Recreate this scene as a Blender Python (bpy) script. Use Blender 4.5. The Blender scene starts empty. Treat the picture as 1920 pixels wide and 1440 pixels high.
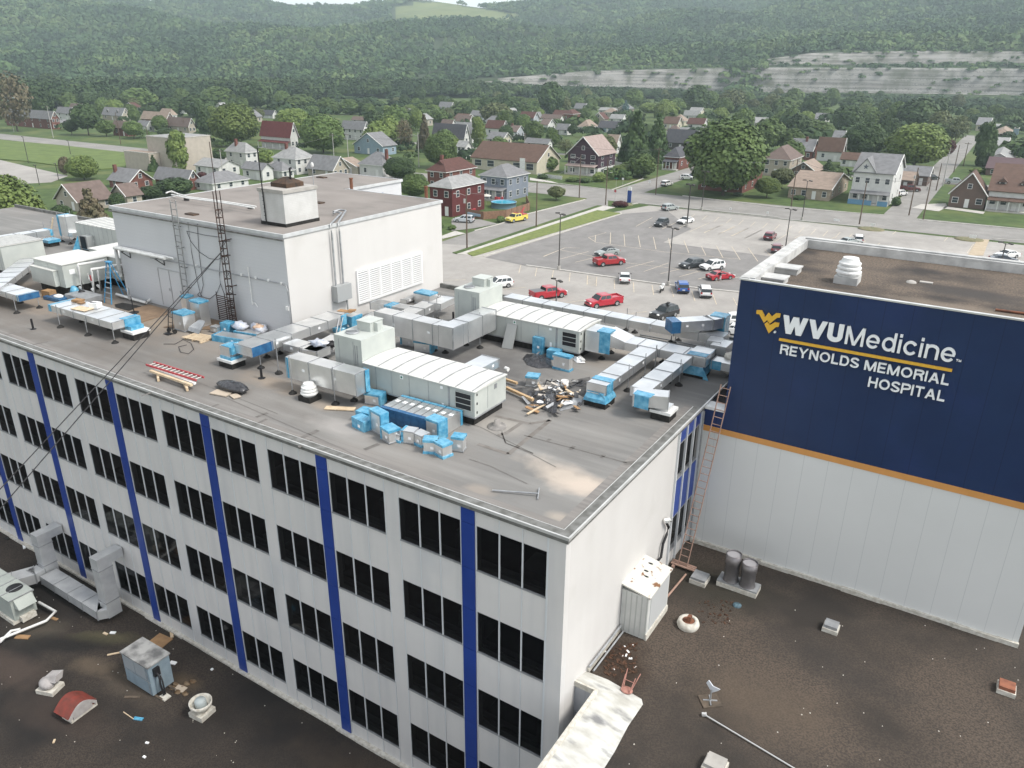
import bpy, math, random
from mathutils import Vector, Matrix
import numpy as np
rnd = random.Random(7)
sc = bpy.context.scene
# ---------------------------------------------------------------- camera
FP = 1459.16149                                   # focal length in pixels of a 1920 px wide frame
CM = Matrix(((0.84327182, -0.21183649, 0.49398172), (0.53741335, 0.31705841, -0.78144792), (0.00891813, 0.92444538, 0.38121018)))
CAM = Vector((9.807, -18.916, 33.6))
cd = bpy.data.cameras.new('camera'); cam = bpy.data.objects.new('camera', cd); sc.collection.objects.link(cam)
cd.sensor_width = 36; cd.lens = 36*FP/1920; cd.clip_start = 0.1; cd.clip_end = 8000
cam.matrix_world = Matrix.Translation(CAM) @ CM.to_quaternion().normalized().to_matrix().to_4x4()
sc.camera = cam
# ---------------------------------------------------------------- sky, sun, exposure
SUN_EL, SUN_AZ = math.radians(52), math.radians(10)   # azimuth from +X towards +Y
w = bpy.data.worlds.new('World'); sc.world = w; w.use_nodes = True
nt = w.node_tree; bg = nt.nodes['Background']
sky = nt.nodes.new('ShaderNodeTexSky'); sky.sky_type = 'NISHITA'; sky.sun_disc = False
sky.sun_elevation = SUN_EL; sky.sun_rotation = math.pi/2 - SUN_AZ
sky.air_density = 1.0; sky.dust_density = 1.5; sky.ozone_density = 0.6; sky.altitude = 200
hs = nt.nodes.new('ShaderNodeHueSaturation'); hs.inputs['Saturation'].default_value = 0.2
nt.links.new(sky.outputs[0], hs.inputs['Color']); nt.links.new(hs.outputs[0], bg.inputs['Color'])
bg.inputs['Strength'].default_value = 0.15
sd = bpy.data.lights.new('sun', 'SUN'); sd.energy = 1.5; sd.angle = math.radians(13); sd.color = (1.0, 0.95, 0.88)
so = bpy.data.objects.new('sun', sd); sc.collection.objects.link(so)
dv = Vector((math.cos(SUN_EL)*math.cos(SUN_AZ), math.cos(SUN_EL)*math.sin(SUN_AZ), math.sin(SUN_EL)))
so.rotation_euler = dv.to_track_quat('Z', 'Y').to_euler()
sc.view_settings.view_transform = 'Standard'; sc.view_settings.look = 'None'
sc.view_settings.exposure = 1.1; sc.view_settings.gamma = 1.0
sc.cycles.max_bounces = 6; sc.cycles.diffuse_bounces = 3; sc.cycles.glossy_bounces = 3; sc.cycles.transmission_bounces = 4
sc.cycles.transparent_max_bounces = 12; sc.cycles.volume_bounces = 0
sc.cycles.caustics_reflective = False; sc.cycles.caustics_refractive = False
sc.cycles.use_denoising = True
# ---------------------------------------------------------------- survey helpers: a sight line of the photo meets a real plane
RG = dict(A=(0,380,3.0),B=(480,500,3.6923),C=(880,500,3.6923),D=(820,340,3.0),E=(640,100,3.0),G=(0,100,3.0),H=(1280,100,3.0),
          S=(1340,430,3.3103),R=(1000,860,2.4821),Q=(1360,960,3.0),L=(0,940,2.88),K=(350,340,5.1429),N=(0,380,6.0),T=(730,900,5.0526),
          W=(1000,1180,5.5375),I=(0,420,6.0),J=(620,480,6.0),O=(1200,560,9.6),V=(1180,860,5.1429),Y=(0,0,1.0))
def ray(k, x, y):
    a, b, s = RG[k]
    return CM @ Vector(((a + x/s - 960)/FP, -(b + y/s - 720)/FP, -1.0))
RF = 19.6; ZL = 4.95; ZR = 12.45                   # main roof, low roof on the left, low roof on the right
def P(k, x, y, z=0.0):
    r = ray(k, x, y); return CAM + r*((z - CAM.z)/r.z)
def PX(k, x, y, X):
    r = ray(k, x, y); return CAM + r*((X - CAM.x)/r.x)
def PY(k, x, y, Y):
    r = ray(k, x, y); return CAM + r*((Y - CAM.y)/r.y)
def PH(k, x, y, b):
    r = ray(k, x, y); t = ((b[0]-CAM.x)*r.x + (b[1]-CAM.y)*r.y)/(r.x*r.x + r.y*r.y); return CAM.z + t*r.z
# ---------------------------------------------------------------- mesh builder and object helpers
WM = {}
class MB:
    def __init__(s): s.v = []; s.f = []; s.m = []; s.s = []
    def face(s, pts, mi=0, sm=False):
        n = len(s.v); s.v += [tuple(p) for p in pts]; s.f.append(tuple(range(n, n+len(pts)))); s.m.append(mi); s.s.append(sm); return s
    def faces(s, verts, fs, mi=0, sm=False):
        n = len(s.v); s.v += [tuple(p) for p in verts]
        for f in fs: s.f.append(tuple(n+i for i in f)); s.m.append(mi); s.s.append(sm)
        return s
    def box(s, x0, y0, z0, x1, y1, z1, mi=0):
        if x0 > x1: x0, x1 = x1, x0
        if y0 > y1: y0, y1 = y1, y0
        if z0 > z1: z0, z1 = z1, z0
        return s.faces([(x0,y0,z0),(x1,y0,z0),(x1,y1,z0),(x0,y1,z0),(x0,y0,z1),(x1,y0,z1),(x1,y1,z1),(x0,y1,z1)],
                [(0,3,2,1),(4,5,6,7),(0,1,5,4),(1,2,6,5),(2,3,7,6),(3,0,4,7)], mi)
    def obox(s, c, sz, rz=0, mi=0, rx=0, ry=0):
        R = Matrix.Rotation(rz,4,'Z') @ Matrix.Rotation(ry,4,'Y') @ Matrix.Rotation(rx,4,'X')
        a, b, d = sz[0]/2, sz[1]/2, sz[2]/2
        vs = [Vector(c) + R @ Vector(p) for p in ((-a,-b,-d),(a,-b,-d),(a,b,-d),(-a,b,-d),(-a,-b,d),(a,-b,d),(a,b,d),(-a,b,d))]
        return s.faces(vs, [(0,3,2,1),(4,5,6,7),(0,1,5,4),(1,2,6,5),(2,3,7,6),(3,0,4,7)], mi)
    def prism(s, poly, z0, z1, mi=0, mt=None):
        n = len(poly); vs = [(p[0],p[1],z0) for p in poly] + [(p[0],p[1],z1) for p in poly]
        s.faces(vs, [tuple(range(n-1,-1,-1))] + [(i,(i+1)%n,n+(i+1)%n,n+i) for i in range(n)], mi)
        return s.face(vs[n:], mi if mt is None else mt)
    def extr(s, pts, vec, mi=0):
        n = len(pts); a = [Vector(p) for p in pts]; b = [p + Vector(vec) for p in a]
        return s.faces(a+b, [tuple(range(n-1,-1,-1)), tuple(range(n,2*n))] + [(i,(i+1)%n,n+(i+1)%n,n+i) for i in range(n)], mi)
    def tube(s, pts, r, n=8, mi=0, cap=True, r2=None):
        pts = [Vector(p) for p in pts]; rings = []; k = len(pts)
        for i, p in enumerate(pts):
            d = (pts[min(i+1,k-1)] - pts[max(i-1,0)]).normalized()
            u = d.cross(Vector((0,0,1)));
            if u.length < 1e-3: u = Vector((1,0,0))
            u.normalize(); v = d.cross(u); rr = r if r2 is None else r + (r2-r)*i/(k-1)
            rings.append([p + (u*math.cos(2*math.pi*j/n) + v*math.sin(2*math.pi*j/n))*rr for j in range(n)])
        fs = [(i*n+j, i*n+(j+1)%n, (i+1)*n+(j+1)%n, (i+1)*n+j) for i in range(k-1) for j in range(n)]
        s.faces([q for r_ in rings for q in r_], fs, mi, True)
        if cap: s.face(rings[0][::-1], mi); s.face(rings[-1], mi)
        return s
    def lathe(s, prof, c=(0,0,0), n=20, mi=0, sm=True, sx=1, sy=1):
        vs = [(c[0]+r*sx*math.cos(2*math.pi*j/n), c[1]+r*sy*math.sin(2*math.pi*j/n), c[2]+z) for r, z in prof for j in range(n)]
        fs = [(i*n+j, i*n+(j+1)%n, (i+1)*n+(j+1)%n, (i+1)*n+j) for i in range(len(prof)-1) for j in range(n)]
        return s.faces(vs, fs, mi, sm)
    def cyl(s, c, r, h, n=16, mi=0, r2=None):
        r2 = r if r2 is None else r2
        s.lathe([(r,0),(r2,h)], c, n, mi)
        s.face([(c[0]+r2*math.cos(2*math.pi*j/n), c[1]+r2*math.sin(2*math.pi*j/n), c[2]+h) for j in range(n)], mi)
        return s.face([(c[0]+r*math.cos(-2*math.pi*j/n), c[1]+r*math.sin(-2*math.pi*j/n), c[2]) for j in range(n)], mi)
    def blob(s, c, r, mi=0, n=10, m=6, jit=0.15, seed=0, flat=1.0, sm=True):
        q = random.Random(seed); vs = []
        for i in range(m+1):
            th = math.pi*i/m
            for j in range(n):
                ph = 2*math.pi*j/n; k = 1 + q.uniform(-jit, jit)
                vs.append((c[0]+r[0]*math.sin(th)*math.cos(ph)*k, c[1]+r[1]*math.sin(th)*math.sin(ph)*k, c[2]+r[2]*math.cos(th)*k*flat))
        fs = [(i*n+j, (i+1)*n+j, (i+1)*n+(j+1)%n, i*n+(j+1)%n) for i in range(m) for j in range(n)]
        return s.faces(vs, fs, mi, sm)
    def build(s, name, mats, parent=None, loc=None, local=False):
        """one mesh object; vertices are world coordinates unless local"""
        me = bpy.data.meshes.new(name)
        vs = s.v
        if parent is not None and not local:
            inv = WM[parent.name].inverted(); vs = [tuple(inv @ Vector(p)) for p in vs]
        elif parent is None and not local:
            if loc is None:
                a = np.array(vs); loc = ((a[:,0].min()+a[:,0].max())/2, (a[:,1].min()+a[:,1].max())/2, a[:,2].min())
            vs = [(p[0]-loc[0], p[1]-loc[1], p[2]-loc[2]) for p in vs]
        me.from_pydata(vs, [], s.f)
        if not isinstance(mats, (list, tuple)): mats = [mats]
        for m in mats: me.materials.append(m)
        if len(mats) > 1: me.polygons.foreach_set('material_index', s.m)
        me.polygons.foreach_set('use_smooth', s.s)
        me.update()
        o = bpy.data.objects.new(name, me); sc.collection.objects.link(o)
        if parent is not None: o.parent = parent; WM[o.name] = WM[parent.name].copy()
        else:
            if loc is not None: o.location = loc
            WM[o.name] = Matrix.Translation(loc or (0,0,0))
        return o
def tag(o, label=None, cat=None, group=None, kind=None):
    if label: o['label'] = label
    if cat: o['category'] = cat
    if group: o['group'] = group
    if kind: o['kind'] = kind
    return o
def thing(name, label, cat, loc=(0,0,0), rz=0, group=None):
    o = bpy.data.objects.new(name, None); sc.collection.objects.link(o); o.empty_display_size = 0.3
    o.location = loc; o.rotation_euler = (0,0,rz); WM[o.name] = Matrix.Translation(Vector(loc)) @ Matrix.Rotation(rz,4,'Z')
    return tag(o, label, cat, group)
KIDS = {}
def copy_tree(o, parent=None):
    c = o.copy(); sc.collection.objects.link(c); c.parent = parent
    for ch in o.children: copy_tree(ch, c)
    return c
def place(src, label, loc, rz=0, s=None, group=None, first=[None]):
    """first use moves the source itself, later uses copy it"""
    if src.name not in KIDS: KIDS[src.name] = 1; o = src
    else: o = copy_tree(src)
    o.location = loc; o.rotation_euler = (0,0,rz)
    if s is not None: o.scale = s if isinstance(s, (tuple, list)) else (s,s,s)
    o['label'] = label
    if group: o['group'] = group
    return o
def struct(name, mb, mats, kind='structure'):
    return tag(mb.build(name, mats, loc=(0,0,0)), kind=kind)
# ---------------------------------------------------------------- materials
MT = {}
def mat(name, c1, c2=None, scale=1.0, rough=0.7, metal=0.0, bump=0.0, bscale=None, spec=0.3, detail=4, lo=0.35, hi=0.65, stretch=None, rand=0.0, coat=0.0, coords='Object', c3=None, s3=0.2, lo3=0.5, hi3=0.7):
    if name in MT: return MT[name]
    m = bpy.data.materials.new(name); m.use_nodes = True; t = m.node_tree; N = t.nodes; Lk = t.links; b = N['Principled BSDF']
    b.inputs['Roughness'].default_value = rough; b.inputs['Metallic'].default_value = metal
    b.inputs['Specular IOR Level'].default_value = spec; b.inputs['Coat Weight'].default_value = coat
    b.inputs['Base Color'].default_value = (*c1, 1)
    tc = N.new('ShaderNodeTexCoord'); mp = N.new('ShaderNodeMapping'); Lk.new(tc.outputs[coords], mp.inputs[0])
    if stretch: mp.inputs['Scale'].default_value = stretch
    out = None
    if c2 is not None:
        nz = N.new('ShaderNodeTexNoise'); nz.inputs['Scale'].default_value = scale; nz.inputs['Detail'].default_value = detail; Lk.new(mp.outputs[0], nz.inputs['Vector'])
        mr = N.new('ShaderNodeMapRange'); mr.inputs[1].default_value = lo; mr.inputs[2].default_value = hi; Lk.new(nz.outputs[0], mr.inputs[0])
        mx = N.new('ShaderNodeMix'); mx.data_type = 'RGBA'; mx.inputs[6].default_value = (*c1,1); mx.inputs[7].default_value = (*c2,1)
        Lk.new(mr.outputs[0], mx.inputs[0]); out = mx.outputs[2]
    if c3 is not None:
        nz = N.new('ShaderNodeTexNoise'); nz.inputs['Scale'].default_value = s3; nz.inputs['Detail'].default_value = 5; Lk.new(mp.outputs[0], nz.inputs['Vector'])
        mr = N.new('ShaderNodeMapRange'); mr.inputs[1].default_value = lo3; mr.inputs[2].default_value = hi3; Lk.new(nz.outputs[0], mr.inputs[0])
        mx = N.new('ShaderNodeMix'); mx.data_type = 'RGBA'; mx.inputs[7].default_value = (*c3,1)
        if out is None: mx.inputs[6].default_value = (*c1,1)
        else: Lk.new(out, mx.inputs[6])
        Lk.new(mr.outputs[0], mx.inputs[0]); out = mx.outputs[2]
    if rand:
        oi = N.new('ShaderNodeObjectInfo'); mr = N.new('ShaderNodeMapRange'); mr.inputs[3].default_value = 1-rand; mr.inputs[4].default_value = 1+rand
        Lk.new(oi.outputs['Random'], mr.inputs[0]); h = N.new('ShaderNodeHueSaturation'); Lk.new(mr.outputs[0], h.inputs['Value'])
        if out is None: h.inputs['Color'].default_value = (*c1,1)
        else: Lk.new(out, h.inputs['Color'])
        out = h.outputs[0]
    if out is not None: Lk.new(out, b.inputs['Base Color'])
    if bump:
        nb = N.new('ShaderNodeTexNoise'); nb.inputs['Scale'].default_value = bscale or scale*4; nb.inputs['Detail'].default_value = 3; Lk.new(mp.outputs[0], nb.inputs['Vector'])
        bp = N.new('ShaderNodeBump'); bp.inputs['Strength'].default_value = bump; bp.inputs['Distance'].default_value = 0.05
        Lk.new(nb.outputs[0], bp.inputs['Height']); Lk.new(bp.outputs[0], b.inputs['Normal'])
    MT[name] = m; return m
def lines(m, axis, period, width, col, off=0.0, jit=0.0, strength=1.0):
    """narrow joints or seams every PERIOD metres along an object axis, in the material of a panelled surface"""
    t = m.node_tree; N = t.nodes; Lk = t.links; b = N['Principled BSDF']
    tc = N.new('ShaderNodeTexCoord'); sp = N.new('ShaderNodeSeparateXYZ'); Lk.new(tc.outputs['Object'], sp.inputs[0])
    a = N.new('ShaderNodeMath'); a.operation = 'ADD'; a.inputs[1].default_value = off + 1000*period; Lk.new(sp.outputs[axis], a.inputs[0])
    src = a.outputs[0]
    if jit:
        nz = N.new('ShaderNodeTexNoise'); nz.inputs['Scale'].default_value = 0.6; Lk.new(tc.outputs['Object'], nz.inputs[0])
        k = N.new('ShaderNodeMath'); k.operation = 'MULTIPLY_ADD'; k.inputs[1].default_value = jit; Lk.new(nz.outputs[0], k.inputs[0]); Lk.new(src, k.inputs[2]); src = k.outputs[0]
    q = N.new('ShaderNodeMath'); q.operation = 'MODULO'; q.inputs[1].default_value = period; Lk.new(src, q.inputs[0])
    l = N.new('ShaderNodeMath'); l.operation = 'LESS_THAN'; l.inputs[1].default_value = width; Lk.new(q.outputs[0], l.inputs[0])
    f = N.new('ShaderNodeMath'); f.operation = 'MULTIPLY'; f.inputs[1].default_value = strength; Lk.new(l.outputs[0], f.inputs[0])
    mx = N.new('ShaderNodeMix'); mx.data_type = 'RGBA'; mx.inputs[7].default_value = (*col,1)
    bc = b.inputs['Base Color']
    if bc.is_linked: Lk.new(bc.links[0].from_socket, mx.inputs[6])
    else: mx.inputs[6].default_value = bc.default_value
    Lk.new(f.outputs[0], mx.inputs[0]); Lk.new(mx.outputs[2], bc)
    return m
galv = mat('galvanised', (.86,.865,.86), (.70,.71,.71), .9, rough=.32, metal=.82, bump=.12, bscale=3, detail=6, spec=.5)
galv2 = mat('galvanised_dull', (.42,.43,.44), (.30,.31,.32), 3, rough=.5, metal=.5)
unit = mat('unit_paint', (.50,.525,.49), (.44,.465,.44), 1.2, rough=.45, spec=.4)
unitroof = mat('unit_roof_paint', (.62,.62,.58), (.55,.55,.52), .8, rough=.5, spec=.35)
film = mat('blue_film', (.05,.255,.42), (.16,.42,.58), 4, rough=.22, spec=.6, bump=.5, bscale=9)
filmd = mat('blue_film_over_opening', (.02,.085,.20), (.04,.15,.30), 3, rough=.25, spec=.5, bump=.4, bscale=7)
blackr = mat('black_rubber', (.012,.012,.012), (.03,.028,.026), 6, rough=.75)
black = mat('black_paint', (.018,.018,.02), rough=.5)
white = mat('white_paint', (.78,.78,.76), (.66,.66,.64), 3, rough=.5)
cream = mat('cream_paint', (.62,.60,.54), (.45,.42,.36), 6, rough=.7)
stickr = mat('sticker_white', (.85,.86,.86), rough=.5)
wood = mat('timber', (.55,.40,.24), (.42,.28,.15), 8, rough=.75, stretch=(1,6,6))
pale = mat('pale_timber', (.66,.54,.38), (.55,.42,.28), 5, rough=.75)
rust = mat('rust', (.22,.09,.05), (.12,.06,.04), 5, rough=.85)
redm = mat('red_fibreglass', (.42,.06,.07), rough=.4)
concr = mat('concrete', (.42,.40,.37), (.33,.315,.29), 2, rough=.85, bump=.2)
# ================================================================ SETTING: ground, roads, lot
grass = mat('lawn', (.075,.115,.032), (.045,.075,.022), .35, rough=.95, c3=(.13,.15,.05), s3=.06, lo3=.5, hi3=.72, detail=8)
verge = mat('verge_grass', (.19,.22,.065), (.115,.15,.05), 1.2, rough=.95, detail=6, lo=.3, hi=.7)
asph = mat('road_asphalt', (.27,.26,.245), (.225,.215,.20), .25, rough=.92, detail=8, c3=(.30,.285,.265), s3=.07)
lotc = mat('lot_surface', (.355,.335,.31), (.29,.275,.255), .2, rough=.92, detail=9, c3=(.43,.405,.375), s3=.05, lo3=.45, hi3=.7)
lotd = mat('lot_dark_patch', (.20,.192,.185), (.24,.23,.22), .3, rough=.92, detail=9)
paint = mat('faded_line_paint', (.62,.53,.40), (.42,.37,.30), 2, rough=.8)
kerbm = mat('kerb_concrete', (.50,.48,.44), (.40,.38,.35), 1, rough=.85)
dirt = mat('brown_yard', (.14,.12,.075), (.085,.09,.045), .3, rough=.95)
def poly(name, pts, z, m, parent=None):
    b = MB(); b.face([(p[0], p[1], z) for p in pts]); return struct(name, b, m)
g = MB(); g.face([(-4000,-600,0),(4000,-600,0),(4000,4200,0),(-4000,4200,0)]); struct('ground', g, grass)
q = [P('Y',*p)[:2] for p in ((0,300),(128,330),(96,342),(0,347))]
poly('school_lot', [(-420,150)] + q[:2] + q[2:] + [(-330,80)], .03, lotc)
bk_ = [P('G',*p) for p in ((0,490),(340,520),(700,560),(712,600),(705,645),(570,655),(385,642),(150,610),(0,598))]; struct('school_bank', MB().extr([(-420,158,.01)]+[(p.x,p.y,.01) for p in bk_]+[(-420,122,.01)], (0,0,.3)), mat('bank_grass',(.13,.175,.05),(.09,.13,.038),.25,rough=.95,detail=8))
poly('main_road', [(-700,165),(-250,165),(-100,172),(80,174),(80,193),(-100,190.5),(-250,179),(-700,180)], .04, asph)
poly('side_street', [P('E',*p)[:2] for p in ((520,1075),(750,1000),(900,960),(1050,905),(1370,825),(1395,808),(1420,800),(1500,830))]+[P('D',*p)[:2] for p in ((960,150),(85,405),(0,445))], .05, asph)
poly('cross_street', [(-88,189),(-79,189),(-82,330),(-91,330)], .045, asph)
poly('alley', [(-16.5,191),(-9,191),(-12,480),(-19.5,480)], .045, asph)
poly('back_street', [(-260,262),(60,262),(60,268),(-260,268)], .035, asph)
poly('parking_lot', [(-77,24),(90,24),(90,171),(-69,171),(-74,150),(-76,108),(-93,100),(-93,60),(-77,60)], .06, lotc)
dk = [P('D',*p)[:2] for p in ((270,430),(1040,185),(1290,165),(1430,270),(1270,345),(1880,425),(1920,440),(1920,660),(1750,630),(1280,580),(1010,545),(500,478))]
poly('lot_dark_paving', dk, .075, lotd)
b = MB()
def strip(b, pts, w, z, mi=0):
    for a, c in zip(pts[:-1], pts[1:]):
        a = Vector((a[0],a[1],0)); c = Vector((c[0],c[1],0)); d = (c-a).normalized(); n = Vector((-d.y,d.x,0))*w/2
        b.face([(p.x,p.y,z) for p in (a-n, c-n, c+n, a+n)], mi)
    return b
def dl(k, *pts): return [P(k,*p).to_2d() for p in pts]
for s in (((470,472),(458,520)),((560,490),(550,538)),((653,503),(645,552)),((747,517),(742,566)),((845,532),(842,585)),((897,540),(893,592)),((997,557),(997,608)),((1103,571),(1106,627)),((1208,587),(1217,642)),((1315,602),(1330,655)),((1430,618),(1450,678)),((1550,640),(1570,695)),((1663,657),(1685,700)),
    ((890,305),(887,345)),((975,290),(972,355)),((1050,300),(1055,365)),((1130,307),(1142,373)),((1215,315),(1230,385)),((1300,322),(1317,395)),((1387,335),(1415,405)),((1485,367),(1510,418)),((1570,365),(1607,433)),((1655,368),(1703,443)),((1748,377),(1803,453)),((1843,388),(1880,425)),
    ((1117,255),(1210,205)),((1190,265),(1270,215)),((1265,270),(1340,235)),((1335,278),(1400,245)),((1420,285),(1530,235)),((1500,292),(1605,245)),((1580,300),(1670,255)),((1655,310),(1750,265)),((1730,322),(1825,275)),
    ((595,425),(720,375)),((690,440),(850,397)),((775,458),(930,420)),((1060,492),(1220,450)),((1160,510),(1300,462)),((1255,522),(1390,490)),((1360,540),(1500,500)),((1465,553),(1600,515)),((1565,565),(1700,540)),
    ((890,345),(1280,400)),((1280,400),(1700,440)),((690,388),(1060,460)),((1060,460),(1480,510)),((850,318),(893,345)),((850,318),(950,290)),((600,425),(690,388)),((720,375),(800,378)),
    ((0,560),(160,555)),((200,560),(370,545)),((380,610),(500,598)),((700,690),(850,668)),((1060,750),(1180,735))):
    strip(b, dl('D',*s), .13, .09)
for i in range(7): strip(b, dl('D',(845,537+i*8),(895,545+i*8)), .1, .09)
for s in (((120,1010),(215,970)),((200,1020),(295,978)),((270,1030),(370,985)),((350,1042),(445,995)),((520,1060),(600,1010)),((630,1040),(680,1020)),((740,1050),(765,1035)),((820,1055),(855,1035)),((1085,1085),(1110,1070)),((1000,1075),(1030,1055)),
          ((1470,1060),(1490,1037)),((1490,1037),(1640,1045)),((1600,1125),(1635,1075)),((1180,1020),(1200,1003))):
    strip(b, dl('H',*s), .13, .09)
for i in range(14): x = 40+i*68; strip(b, dl('H',(x+30,905+i*8.6),(x,930+i*9.2)), .12, .09)
struct('parking_lines', b, paint)
# sidewalk and grass strips by the side street (real kerb step)
b = MB(); b.extr([(*P('D',*p)[:2],0) for p in ((200,425),(1030,182),(900,165),(165,408))], (0,0,.18)); struct('grass_strip', b, verge)
b = MB(); b.extr([(*P('D',*p)[:2],0) for p in ((110,412),(165,416),(960,158),(1000,148),(930,140))], (0,0,.14)); struct('sidewalk', b, kerbm)
b = MB(); b.extr([(*P('D',*p)[:2],0) for p in ((85,405),(110,412),(930,140),(900,138))], (0,0,.17)); struct('grass_edge', b, grass)
b = MB()
for pts, w_ in ((dl('D',(195,430),(260,425),(1035,186),(1030,178)),.35),(dl('H',(0,880),(1010,978),(1105,1000)),.3),(dl('D',(500,476),(700,503),(1010,547),(1300,588),(1750,632)),.5),(dl('D',(1010,143),(1130,125),(1920,206)),.3),(dl('H',(1740,1045),(1920,1058)),.3),
                (dl('E',(750,1000),(900,960),(1050,905),(1370,825)),.3),(dl('E',(1220,735),(1520,770),(1700,705)),.35),(dl('H',(0,803),(560,870),(1130,912)),.4),(dl('H',(1330,940),(1920,992)),.4)):
    for a, c in zip(pts[:-1], pts[1:]):
        d = (c-a); L = d.length; b.obox(((a.x+c.x)/2,(a.y+c.y)/2,.11),(L,w_,.2),math.atan2(d.y,d.x))
struct('kerb', b, kerbm)
for k, pts in (('E',((1060,715),(1230,735),(1180,720),(1060,700))),('H',((1290,870),(1340,850),(1480,845),(1490,865),(1440,890)))):
    poly('driveway', dl(k,*pts), .07, kerbm)
poly('driveway', dl('H',(1460,873),(1690,905),(1700,893),(1480,862)), .07, kerbm)
poly('driveway', dl('E',(620,1000),(750,985),(880,960),(780,935),(620,935)), .07, asph)
poly('footpath', dl('H',(1660,1047),(1725,1050),(1690,1140),(1600,1140)), .1, mat('tan_path',(.46,.38,.28),(.38,.31,.22),1,rough=.9))
poly('footpath', dl('E',(560,1030),(640,1000),(700,1015),(650,1025),(570,1045)), .07, kerbm)
# ================================================================ MAIN HOSPITAL BUILDING
panel = mat('facade_panel', (.635,.62,.60), (.61,.595,.575), .5, rough=.5, spec=.35, c3=(.53,.54,.55), s3=.25, lo3=.55, hi3=.8)

ribm = mat('facade_rib', (.60,.62,.63), rough=.45)
stucco = mat('white_render', (.60,.585,.565), (.565,.55,.53), .35, rough=.85, bump=.05, bscale=6, c3=(.52,.505,.48), s3=.5, lo3=.6, hi3=.85)
block = lines(mat('painted_block', (.56,.565,.575), (.53,.535,.545), .4, rough=.8, bump=.06, bscale=5), 2, .2, .016, (.49,.495,.505), strength=.6)
bluep = mat('blue_panel', (.018,.052,.26), (.014,.042,.22), .6, rough=.35, spec=.4)
cope = mat('coping_metal', (.70,.70,.68), (.55,.55,.53), 1.5, rough=.35, metal=.4)
drip = mat('drip_edge', (.20,.20,.19), (.11,.11,.10), 3, rough=.6)
gl = bpy.data.materials.new('window_glass'); gl.use_nodes = True; t = gl.node_tree; pb = t.nodes['Principled BSDF']
pb.inputs['Base Color'].default_value = (.006,.006,.008,1); pb.inputs['Roughness'].default_value = .06; pb.inputs['Specular IOR Level'].default_value = .5
tr = t.nodes.new('ShaderNodeBsdfTransparent'); tr.inputs[0].default_value = (.20,.21,.21,1); mx = t.nodes.new('ShaderNodeMixShader'); mx.inputs[0].default_value = .55
t.links.new(tr.outputs[0], mx.inputs[2]); t.links.new(pb.outputs[0], mx.inputs[1]); t.links.new(mx.outputs[0], t.nodes['Material Output'].inputs[0])
glass = gl
dglass = mat('dark_glass', (.012,.013,.016), rough=.08, spec=.5)
rm = mat('roof_membrane', (.203,.199,.19), (.155,.151,.144), .22, rough=.85, detail=9, lo=.3, hi=.7, c3=(.27,.25,.228), s3=.09, lo3=.45, hi3=.72, bump=.15, bscale=14)
def streaks(m, sc_, col, fac):
    t = m.node_tree; N = t.nodes; Lk = t.links; b = N['Principled BSDF']; tc = N.new('ShaderNodeTexCoord'); mp = N.new('ShaderNodeMapping'); mp.inputs['Scale'].default_value = sc_
    nz = N.new('ShaderNodeTexNoise'); nz.inputs['Scale'].default_value = 1; nz.inputs['Detail'].default_value = 7; Lk.new(tc.outputs['Object'], mp.inputs[0]); Lk.new(mp.outputs[0], nz.inputs[0])
    mr = N.new('ShaderNodeMapRange'); mr.inputs[1].default_value = .45; mr.inputs[2].default_value = .72; mr.inputs[4].default_value = fac; Lk.new(nz.outputs[0], mr.inputs[0])
    mx = N.new('ShaderNodeMix'); mx.data_type = 'RGBA'; mx.inputs[7].default_value = (*col,1); Lk.new(b.inputs['Base Color'].links[0].from_socket, mx.inputs[6]); Lk.new(mr.outputs[0], mx.inputs[0]); Lk.new(mx.outputs[2], b.inputs['Base Color'])
def spots(m, lst):
    t = m.node_tree; N = t.nodes; Lk = t.links; b = N['Principled BSDF']; tc = N.new('ShaderNodeTexCoord')
    nz = N.new('ShaderNodeTexNoise'); nz.inputs['Scale'].default_value = 1.1; nz.inputs['Detail'].default_value = 6; Lk.new(tc.outputs['Object'], nz.inputs[0])
    for (x, y, rx, ry, rot, col, k) in lst:
        mp = N.new('ShaderNodeMapping'); mp.vector_type = 'TEXTURE'; mp.inputs['Location'].default_value = (x,y,0); mp.inputs['Rotation'].default_value = (0,0,rot); mp.inputs['Scale'].default_value = (rx,ry,1e6)
        Lk.new(tc.outputs['Object'], mp.inputs[0]); ln = N.new('ShaderNodeVectorMath'); ln.operation = 'LENGTH'; Lk.new(mp.outputs[0], ln.inputs[0])
        ad = N.new('ShaderNodeMath'); ad.operation = 'MULTIPLY_ADD'; ad.inputs[1].default_value = 1.3; Lk.new(nz.outputs[0], ad.inputs[0]); Lk.new(ln.outputs['Value'], ad.inputs[2])
        mr = N.new('ShaderNodeMapRange'); mr.inputs[1].default_value = 1.05; mr.inputs[2].default_value = 1.95; mr.inputs[3].default_value = k; mr.inputs[4].default_value = 0; Lk.new(ad.outputs[0], mr.inputs[0])
        mx = N.new('ShaderNodeMix'); mx.data_type = 'RGBA'; mx.inputs[7].default_value = (*col,1); Lk.new(b.inputs['Base Color'].links[0].from_socket, mx.inputs[6]); Lk.new(mr.outputs[0], mx.inputs[0]); Lk.new(mx.outputs[2], b.inputs['Base Color'])
streaks(panel, (1.4,1.4,.10), (.47,.475,.48), .5); streaks(stucco, (1.2,1.2,.12), (.52,.50,.48), .22)
for m_, c_ in ((lotc,(.25,.235,.22)),(lotd,(.15,.143,.138)),(asph,(.19,.18,.17))): streaks(m_, (.35,.22,1), c_, .45); streaks(m_, (1.1,1.1,1), c_, .35)
lines(rm, 1, .98, .03, (.17,.16,.15), jit=.25, strength=.45)
streaks(rm, (.12,1.6,1), (.275,.268,.252), .7)
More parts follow.
